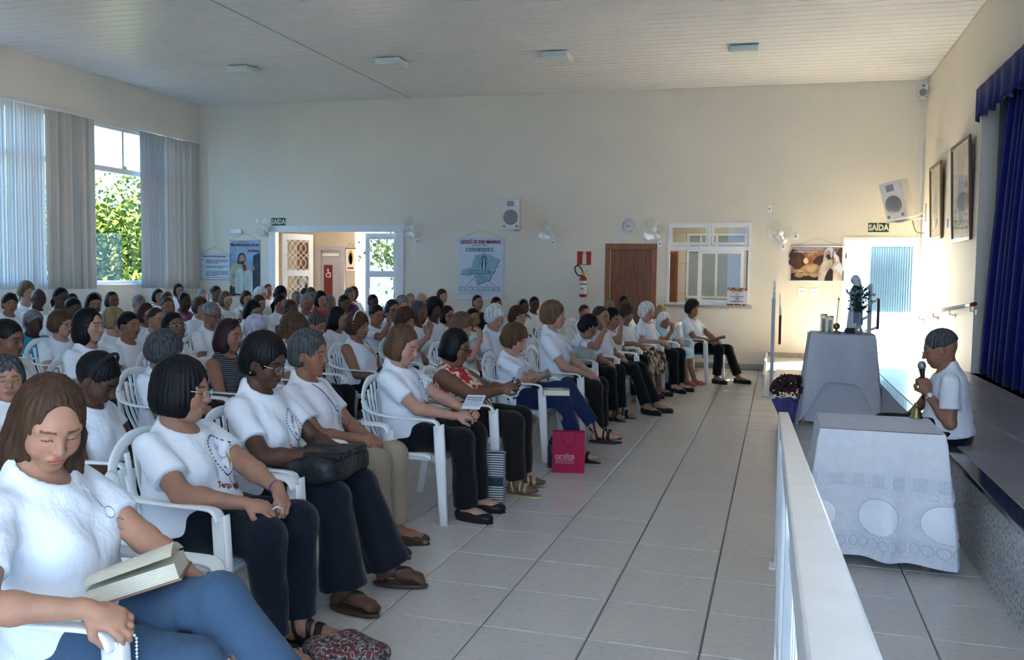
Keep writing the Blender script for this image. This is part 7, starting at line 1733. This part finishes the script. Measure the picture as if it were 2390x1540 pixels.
a, b = palm('b34', -1, .10, .0), palm('b34', 1, .10, .0)
leaflet((a+b)/2+A3(.02, 0, .06), (-.75, .15, .35), (.45, -.3, .8), .14, .10, 'small folded paper held in front of the red floral blouse', 6)
# book on an armrest, dark folder on a lap
p0 = onZ(1298, 914, .69); e = empty('closed_book'); put(e, p0, (0, 0, 1), (.9, .25, 0)); tag(e, 'thick closed book lying on the armrest beside the crossed arms', 'book')
MB().box(-.10, .10, -.07, .07, -.022, -.019).box(-.10, .10, -.07, .07, .019, .022).box(-.10, -.097, -.07, .07, -.019, .019).build('cover', mat('cover_grey', (.16, .17, .18), .5), e); MB().box(-.095, .097, -.067, .067, -.019, .019).build('page_block', PAGE, e); MB().box(-.07, .05, -.045, .045, .022, .0226).build('cover_print', mat('cover_pale', (.45, .5, .5), .5), e)
q = INFO['c19'][1]; e = empty('dark_folder'); put(e, to_world(q, A3(.36, -.02, .66)), (-.25, -.1, .95), (1, .1, .2)); tag(e, 'dark brown folder on the lap at the far end of the front row', 'folder'); MB().box(-.14, .14, -.10, .10, -.008, .008).build('cover', mat('folder_brown', (.05, .03, .022), .5), e, bevel=.003); MB().box(-.137, .137, -.097, .104, -.005, .005).build('sheets', PAGE, e)
# backpack on the lap
q = INFO['b36'][1]; NYL = mat('black_nylon', (.010, .010, .011), .5, bump=(25, .5, (1, 1, 1), .02))
e = empty('backpack'); put(e, to_world(q, A3(.30, -.02, .640)), (-.05, 0, 1), (1, .0, .0)); tag(e, 'black nylon backpack with buckled flap lying on a lap', 'bag')
V, F = mesh_sdf(lambda p: s_box(p, (0, 0, 0), (.17, .20, .065), .05)+.005*np.sin(p[:, 0]*40+p[:, 1]*25), (-.24, -.27, -.12), (.24, .27, .12), .009); obj('pack_body', np_mesh('pack', V, F, NYL), e)
V, F = mesh_sdf(lambda p: s_box(p, (.03, 0, .062), (.15, .15, .016), .014)+.003*np.sin(p[:, 1]*60), (-.2, -.22, .02), (.24, .22, .12), .008); obj('flap', np_mesh('flap', V, F, NYL), e)
for s in (1, -1): o_ = MB().cbox((.14, s*.09, .070), (.09, .022, .004)).build('strap', NYL, e); MB().cbox((.17, s*.09, .076), (.04, .034, .012)).build('buckle', BLACK, o_, bevel=.003)
# gift bag with lettering
def shop_bag(p, ang, w_, d_, h_, m, name, label):
    e = empty(name, tuple(p), ang); tag(e, label, 'bag'); V = [(-w_/2, -d_/2, 0), (w_/2, -d_/2, 0), (w_/2, d_/2, 0), (-w_/2, d_/2, 0), (-w_/2, -d_*.42, h_), (w_/2, -d_*.42, h_), (w_/2, d_*.42, h_), (-w_/2, d_*.42, h_)]
    V += [(w_/2-.02, 0, h_*.5), (-w_/2+.02, 0, h_*.5)]
    MB().add(V, [(0, 3, 2, 1), (0, 1, 5, 4), (2, 3, 7, 6), (1, 8, 5), (1, 2, 8), (2, 6, 8), (5, 8, 6), (0, 4, 9), (0, 9, 3), (3, 9, 7), (4, 7, 9)]).build('bag_body', m, e)
    for s in (1, -1): MB().tube(spl([(-w_*.2, s*d_*.40, h_*.97), (-w_*.16, s*d_*.46, h_*.75), (0, s*d_*.47, h_*.66), (w_*.16, s*d_*.46, h_*.75), (w_*.2, s*d_*.40, h_*.97)], 16), .003, 5).build('handle', m, e)
    return e
p0 = onZ(1322, 1104, 0); MAG = mat('magenta_paper', (.38, .004, .048), .4, spec=.2, noise=(3, .06))
e = shop_bag((p0[0], p0[1]+.06, 0), .22, .255, .10, .325, MAG, 'gift_bag', 'magenta gift bag with white lettering on the floor beside the crossed ankles')
PINK = mat('bag_lettering', (.75, .42, .48), .5)
for s_, z, sz, bw in (('carolina', .135, .058, .155), ('COLOURS', .100, .026, .14)): text_mesh('lettering', s_, sz, PINK, e, frame_on_wall((-.03, -.0515, z), (1, 0, 0), (0, 0, 1)), width=bw)
MB().box(-.105, .045, -.052, -.0505, .112, .1135).box(-.105, .045, -.0525, -.051, .079, .082).build('rule', PINK, e)
STR = ramp_mat('striped_paper', [(.0, (.012, .012, .014)), (.48, (.015, .015, .016)), (.52, (.55, .56, .56)), (1.0, (.6, .6, .6))], 20, (0, 0, 1), .5, kind='WAVE')
[x for x in STR.node_tree.nodes if x.type == 'TEX_WAVE'][0].bands_direction = 'Z'
p0 = onZ(1110, 1188, 0); e = shop_bag((p0[0], p0[1]+.14, 0), .15, .30, .11, .36, STR, 'striped_bag', 'black and white striped shopping bag behind the black trousers'); MB().box(-.15, .15, -.0565, -.056, .14, .20).build('name_strip', BLACK, e)
# soft bags
def soft_bag(name, p, r, m, label, seed=0, handle=True):
    e = empty(name, tuple(p)); tag(e, label, 'bag'); r = np.array(r)
    def f(q):
        d = s_ell(q, (0, 0, r[2]*.8), r); return smax(d+.012*np.sin(q[:, 0]*31+seed)*np.sin(q[:, 1]*27)*np.sin(q[:, 2]*24+seed), -q[:, 2], .01)
    V, F = mesh_sdf(f, -r*1.25, r*np.array([1.25, 1.25, 2.1]), .011); obj('bag_body', np_mesh('bag', V, F, m), e)
    if handle: MB().tube(spl([(-r[0]*.5, 0, r[2]*1.5), (-r[0]*.3, 0, r[2]*2.3), (r[0]*.3, 0, r[2]*2.3), (r[0]*.5, 0, r[2]*1.5)], 16), .007, 6).build('handle', m, e, smooth=True)
    return e
PLA = mat('thin_plastic', (.42, .50, .46), .35, transl=.35, bump=(20, .8, (1, 1, 1), .03)); PLW = mat('white_plastic_film', (.55, .57, .52), .35, transl=.3, bump=(20, .8, (1, 1, 1), .03))
p0 = onZ(1553, 912, 0); soft_bag('black_bag', (p0[0]+.05, p0[1]+.10, 0), (.17, .12, .15), NYL, 'black soft bag on the floor near the leopard skirt', 1)
p0 = onZ(1566, 885, .18); soft_bag('plastic_bag', (-1.47, 12.05, .12), (.11, .10, .17), PLA, 'pale green plastic bag hanging beside the leopard skirt', 2)
q = INFO['c12'][1]; soft_bag('plastic_bag', to_world(q, A3(.16, -.22, .60)), (.12, .09, .11), PLW, 'whitish plastic bag on the chair of the person holding the forehead', 3)
soft_bag('handbag', (-3.50, 7.50, .46), (.17, .12, .09), NYL, 'black handbag on the lap behind the front row gap', 4)
PATT = ramp_mat('patched_print', [(.30, (.01, .01, .01)), (.44, (.08, .06, .05)), (.49, (.40, .36, .33)), (.53, (.02, .015, .015)), (.60, (.22, .015, .02)), (.68, (.015, .01, .01)), (.8, (.30, .08, .015))], 42, rough=.7, detail=2)
p0 = onZ(800, 1565, 0); soft_bag('tote_bag', (p0[0]-.02, p0[1]+.07, 0), (.19, .11, .062), PATT, 'patterned red and black tote bag on the floor by the nearest feet', 5, False)
p0 = onZ(1284, 1092, 0); e = empty('water_bottle', (p0[0], p0[1]+.04, 0)); tag(e, 'dark sports bottle standing beside the magenta bag', 'bottle'); MB().lathe([(.0, 0), (.033, 0), (.034, .17), (.026, .195)], (0, 0, 0), 18).build('bottle_body', mat('bottle_dark', (.03, .035, .04), .3), e, smooth=True); MB().lathe([(.027, .195), (.027, .22), (.014, .225), (.012, .25), (0, .252)], (0, 0, 0), 16).build('cap', BLACK, e, smooth=True)
# glasses hanging on shirts
def hang_glasses(pid, pts_y, pts_z, cord=None):
    root, info, sp = INFO[pid]; ts = info['ts']
    Y = np.array(pts_y); Z = np.array(pts_z)*ts; P_ = trace(info, Y, Z)+A3(.012, 0, 0); c = P_[-1]; mb = MB()
    if cord: MB().tube(spl(P_, 20), .0022, 5).build('neck_cord', BLACK, root)
    d = unit(P_[-1]-P_[-2])
    for s in (0, 1):
        cc = c+d*(.02+.05*s)+A3(.004, 0, 0); mb.tube([cc+.019*math.cos(t)*d+.015*math.sin(t)*unit(np.cross(d, A3(1, 0, 0))) for t in np.linspace(0, 2*PI, 16, endpoint=False)], .0014, 5, closed=True)
    mb.tube([c, c-d*.06+A3(.004, 0, .0), c-d*.10], .0014, 5); mb.build('hanging_glasses', rim_mat('silver'), root, smooth=True)
hang_glasses('a32', [.03, .045, .06], [.40, .37, .345]); hang_glasses('b35', [-.07, -.04, .0, .02], [.44, .40, .33, .27], True); hang_glasses('b21', [-.05, -.02, .03, .05], [.44, .40, .34, .30], True)
# necklace, bracelets
for pid, s in (('a35', 1), ('a33', 1), ('c9', -1)):
    root, info, sp = INFO[pid]; w_ = info['wr'][s]; fw = unit(w_-info['elb'][s]); u = unit(np.cross(fw, A3(0, 0, 1))); v = np.cross(fw, u)
    MB().tube([w_-fw*.025+.028*(math.cos(t)*u+math.sin(t)*v) for t in np.linspace(0, 2*PI, 20, endpoint=False)], .0035, 5, closed=True).build('bracelet', mat('bracelet_purple', (.10, .04, .16), .5) if pid == 'a35' else rim_mat('silver'), root, smooth=True)
# sunglasses pushed up on hair
for pid in ('a14', 'b22', 'a1', 'a28', 'a11'):
    root, info, sp = INFO[pid]; mb = MB()
    for s in (1, -1): mb.tube([(.052, s*.03+.024*math.cos(t), .128+.014*math.sin(t)) for t in np.linspace(0, 2*PI, 14, endpoint=False)], .004, 5, closed=True)
    mb.tube([(.052, -.012, .13), (.054, 0, .134), (.052, .012, .13)], .003, 5); o_ = mb.build('hair_clip' if pid in ('a28', 'a11') else 'sunglasses', rim_mat('black'), root, smooth=True)
    o_.data.transform(Matrix(np.vstack([np.hstack([info['Rh'], info['HO'][:, None]]), [0, 0, 0, 1]]).tolist()))
# empty chairs seen between the sitters
for k, (px, py, lb) in enumerate(((1258, 768, 'left'), (1326, 770, 'right'))):
    p0 = onZ(px, py+(0 if k < 2 else 12), .85); place_chair(p0[0]+.30, p0[1], -.1, 'empty white plastic armchair behind the tall-sitting person, %s of two' % lb, far=True)
# ------------------------------------------------------------------ outside: garden trees, hill, houses
GRN = [ramp_mat('tree_leaf_%d' % k, [(.3, a), (.5, b), (.7, c)], 3.0, rough=.9, detail=3, spec=.05) for k, (a, b, c) in enumerate([((.025, .042, .006), (.065, .095, .012), (.12, .145, .03)), ((.016, .032, .006), (.045, .072, .013), (.085, .115, .022))])]
BARK = mat('bark', (.09, .07, .05), .9)
gb = MB().add([(-14, -20, -2.5), (-14, 60, -2.5), (-160, 110, -4), (-160, -40, -4)], [(0, 1, 2, 3)]); struct(gb.build('ground_outside', mat('lawn', (.040, .042, .022), .9)), 'sunny lawn outside the left windows')
def tree(x, y, z0, h, r, k, label, n=2600, group='garden trees outside the windows'):
    e = empty('garden_tree', (x, y, z0)); tag(e, label, 'tree', group); rr = np.random.RandomState(int(x*10+y*7) % 9999)
    MB().tube([(0, 0, 0), (.1, 0, h*.3), (0, .1, h*.6)], [r*.07, r*.05, r*.03], 8).build('trunk', BARK, e, smooth=True)
    cl = rr.normal(0, 1, (26, 3)); cl = cl/np.linalg.norm(cl, axis=1)[:, None]*rr.uniform(.3, 1, (26, 1))*np.array([r, r, r*.75])+np.array([0, 0, h-r*.5])
    c = cl[rr.randint(0, 26, n)]+rr.normal(0, r*.16, (n, 3)); d = rr.normal(0, 1, (n, 3)); d /= np.linalg.norm(d, axis=1)[:, None]; s = np.cross(d, rr.normal(0, 1, (n, 3))); s /= np.linalg.norm(s, axis=1)[:, None]
    l = rr.uniform(.10, .22, (n, 1))*(r/3)**.5*1.3; V = np.stack([c, c+d*l*.5+s*l*.35, c+d*l, c+d*l*.5-s*l*.35], 1).reshape(-1, 3); F = np.arange(n*4).reshape(-1, 4)
    me = np_mesh('crown', V, F, GRN[k]); me.polygons.foreach_set('use_smooth', np.zeros(n, bool)); o_ = obj('crown', me, e); o_['kind'] = 'stuff'
    return e
spots = [(238, 635, 30, 3.8, 'nearest left part'), (272, 645, 30, 2.6, 'nearest centre part'), (315, 620, 33, 3.0, 'nearest right part'), (250, 570, 48, 3.6, 'middle left part'), (300, 560, 52, 4.0, 'middle right part'), (20, 560, 40, 4.2, 'far left pane'), (70, 600, 36, 3.4, 'left pane beside the sheer blind')]
for k, (px, py, dd, r, lb) in enumerate(spots):
    d = ray(px, py); p = CAM+d*dd; tree(p[0], p[1], p[2]-5.0, 5.0+r*.5, r, k % 2, 'leafy green tree seen through the %s of the window' % lb, 5500)
hb = MB(); V = []
for i in range(30):
    px = -80+i*16; d = ray(px, 545-8*math.sin(i*.9)); p = CAM+d*(150/abs(d[0])*.9); V += [tuple(p), (p[0], p[1], -8)]
hb.add(V, [(2*i, 2*i+1, 2*i+3, 2*i+2) for i in range(29)]); struct(hb.build('hills', mat('hazy_hill', (.055, .075, .04), .9, noise=(.2, .4))), 'hazy wooded hill on the horizon outside')
for k, (px, py, w_, h_, c) in enumerate(((236, 505, 1.3, 2.6, (.6, .6, .62)), (254, 512, 3.0, 2.4, (.62, .42, .36)), (277, 516, 4, 2, (.55, .34, .28)), (303, 513, 3.4, 2.2, (.66, .6, .56)))):
    d = ray(px, py); p = CAM+d*(110+9*k); e = empty('distant_house', tuple(p)); e.rotation_euler = (0, 0, .9); tag(e, 'distant building on the hill, %s from the left in the open window' % ORD[k+1], 'building', 'distant houses')
    MB().box(-w_/2, w_/2, -1.5, 1.5, -30, h_*.4).build('walls', mat('house_wall_%d' % k, tuple(.35*q for q in c), .8), e); MB().add([(-w_/2-.2, -1.7, h_*.4), (w_/2+.2, -1.7, h_*.4), (w_/2+.2, 1.7, h_*.4), (-w_/2-.2, 1.7, h_*.4), (0, -1.7, h_*.4+.6), (0, 1.7, h_*.4+.6)], [(0, 1, 4), (1, 2, 5, 4), (2, 3, 5), (3, 0, 4, 5)]).build('roof', mat('house_roof', (.12, .06, .04), .8), e)
# courtyard beyond the entrance hall
mb = MB().add([(-12, 18.5, -.01), (-1, 18.5, -.01), (-1, 40, -.01), (-16, 40, -.01)], [(0, 1, 2, 3)]); struct(mb.build('courtyard', mat('courtyard_paving', (.16, .15, .14), .8)), 'sunny courtyard beyond the entrance hall')
tree(-9.4, 23.5, -.2, 3.2, 1.5, 1, 'dark green shrub outside behind the open door leaf', 2200, 'courtyard plants'); tree(-8.3, 22.5, -.3, 1.4, .7, 0, 'low bright shrub outside beside the open door leaf', 1200, 'courtyard plants'); tree(-10.4, 25, -.2, 3.4, 1.6, 1, 'taller shrub farther out in the courtyard', 2000, 'courtyard plants')
e = empty('neighbour_house', (-7.6, 27.5, 0)); tag(e, 'pale house with white window bars seen through the door glass', 'building')
MB().box(-2.2, 4, 0, 3, 0, 4.2).build('walls', mat('neighbour_wall', (.25, .24, .21), .8), e)
wm = MB().box(-.9, .9, -.05, 0, 1.2, 2.8).build('window', mat('dark_glass', (.03, .035, .04), .1), e)
bm_ = MB()
for k in range(5): bm_.box(-.9+k*.45-.02, -.9+k*.45+.02, -.09, -.05, 1.2, 2.8)
for k in range(4): bm_.box(-.92, .92, -.11, -.09, 1.2+k*.53-.02, 1.2+k*.53+.02)
bm_.build('bars', WHITE, wm)
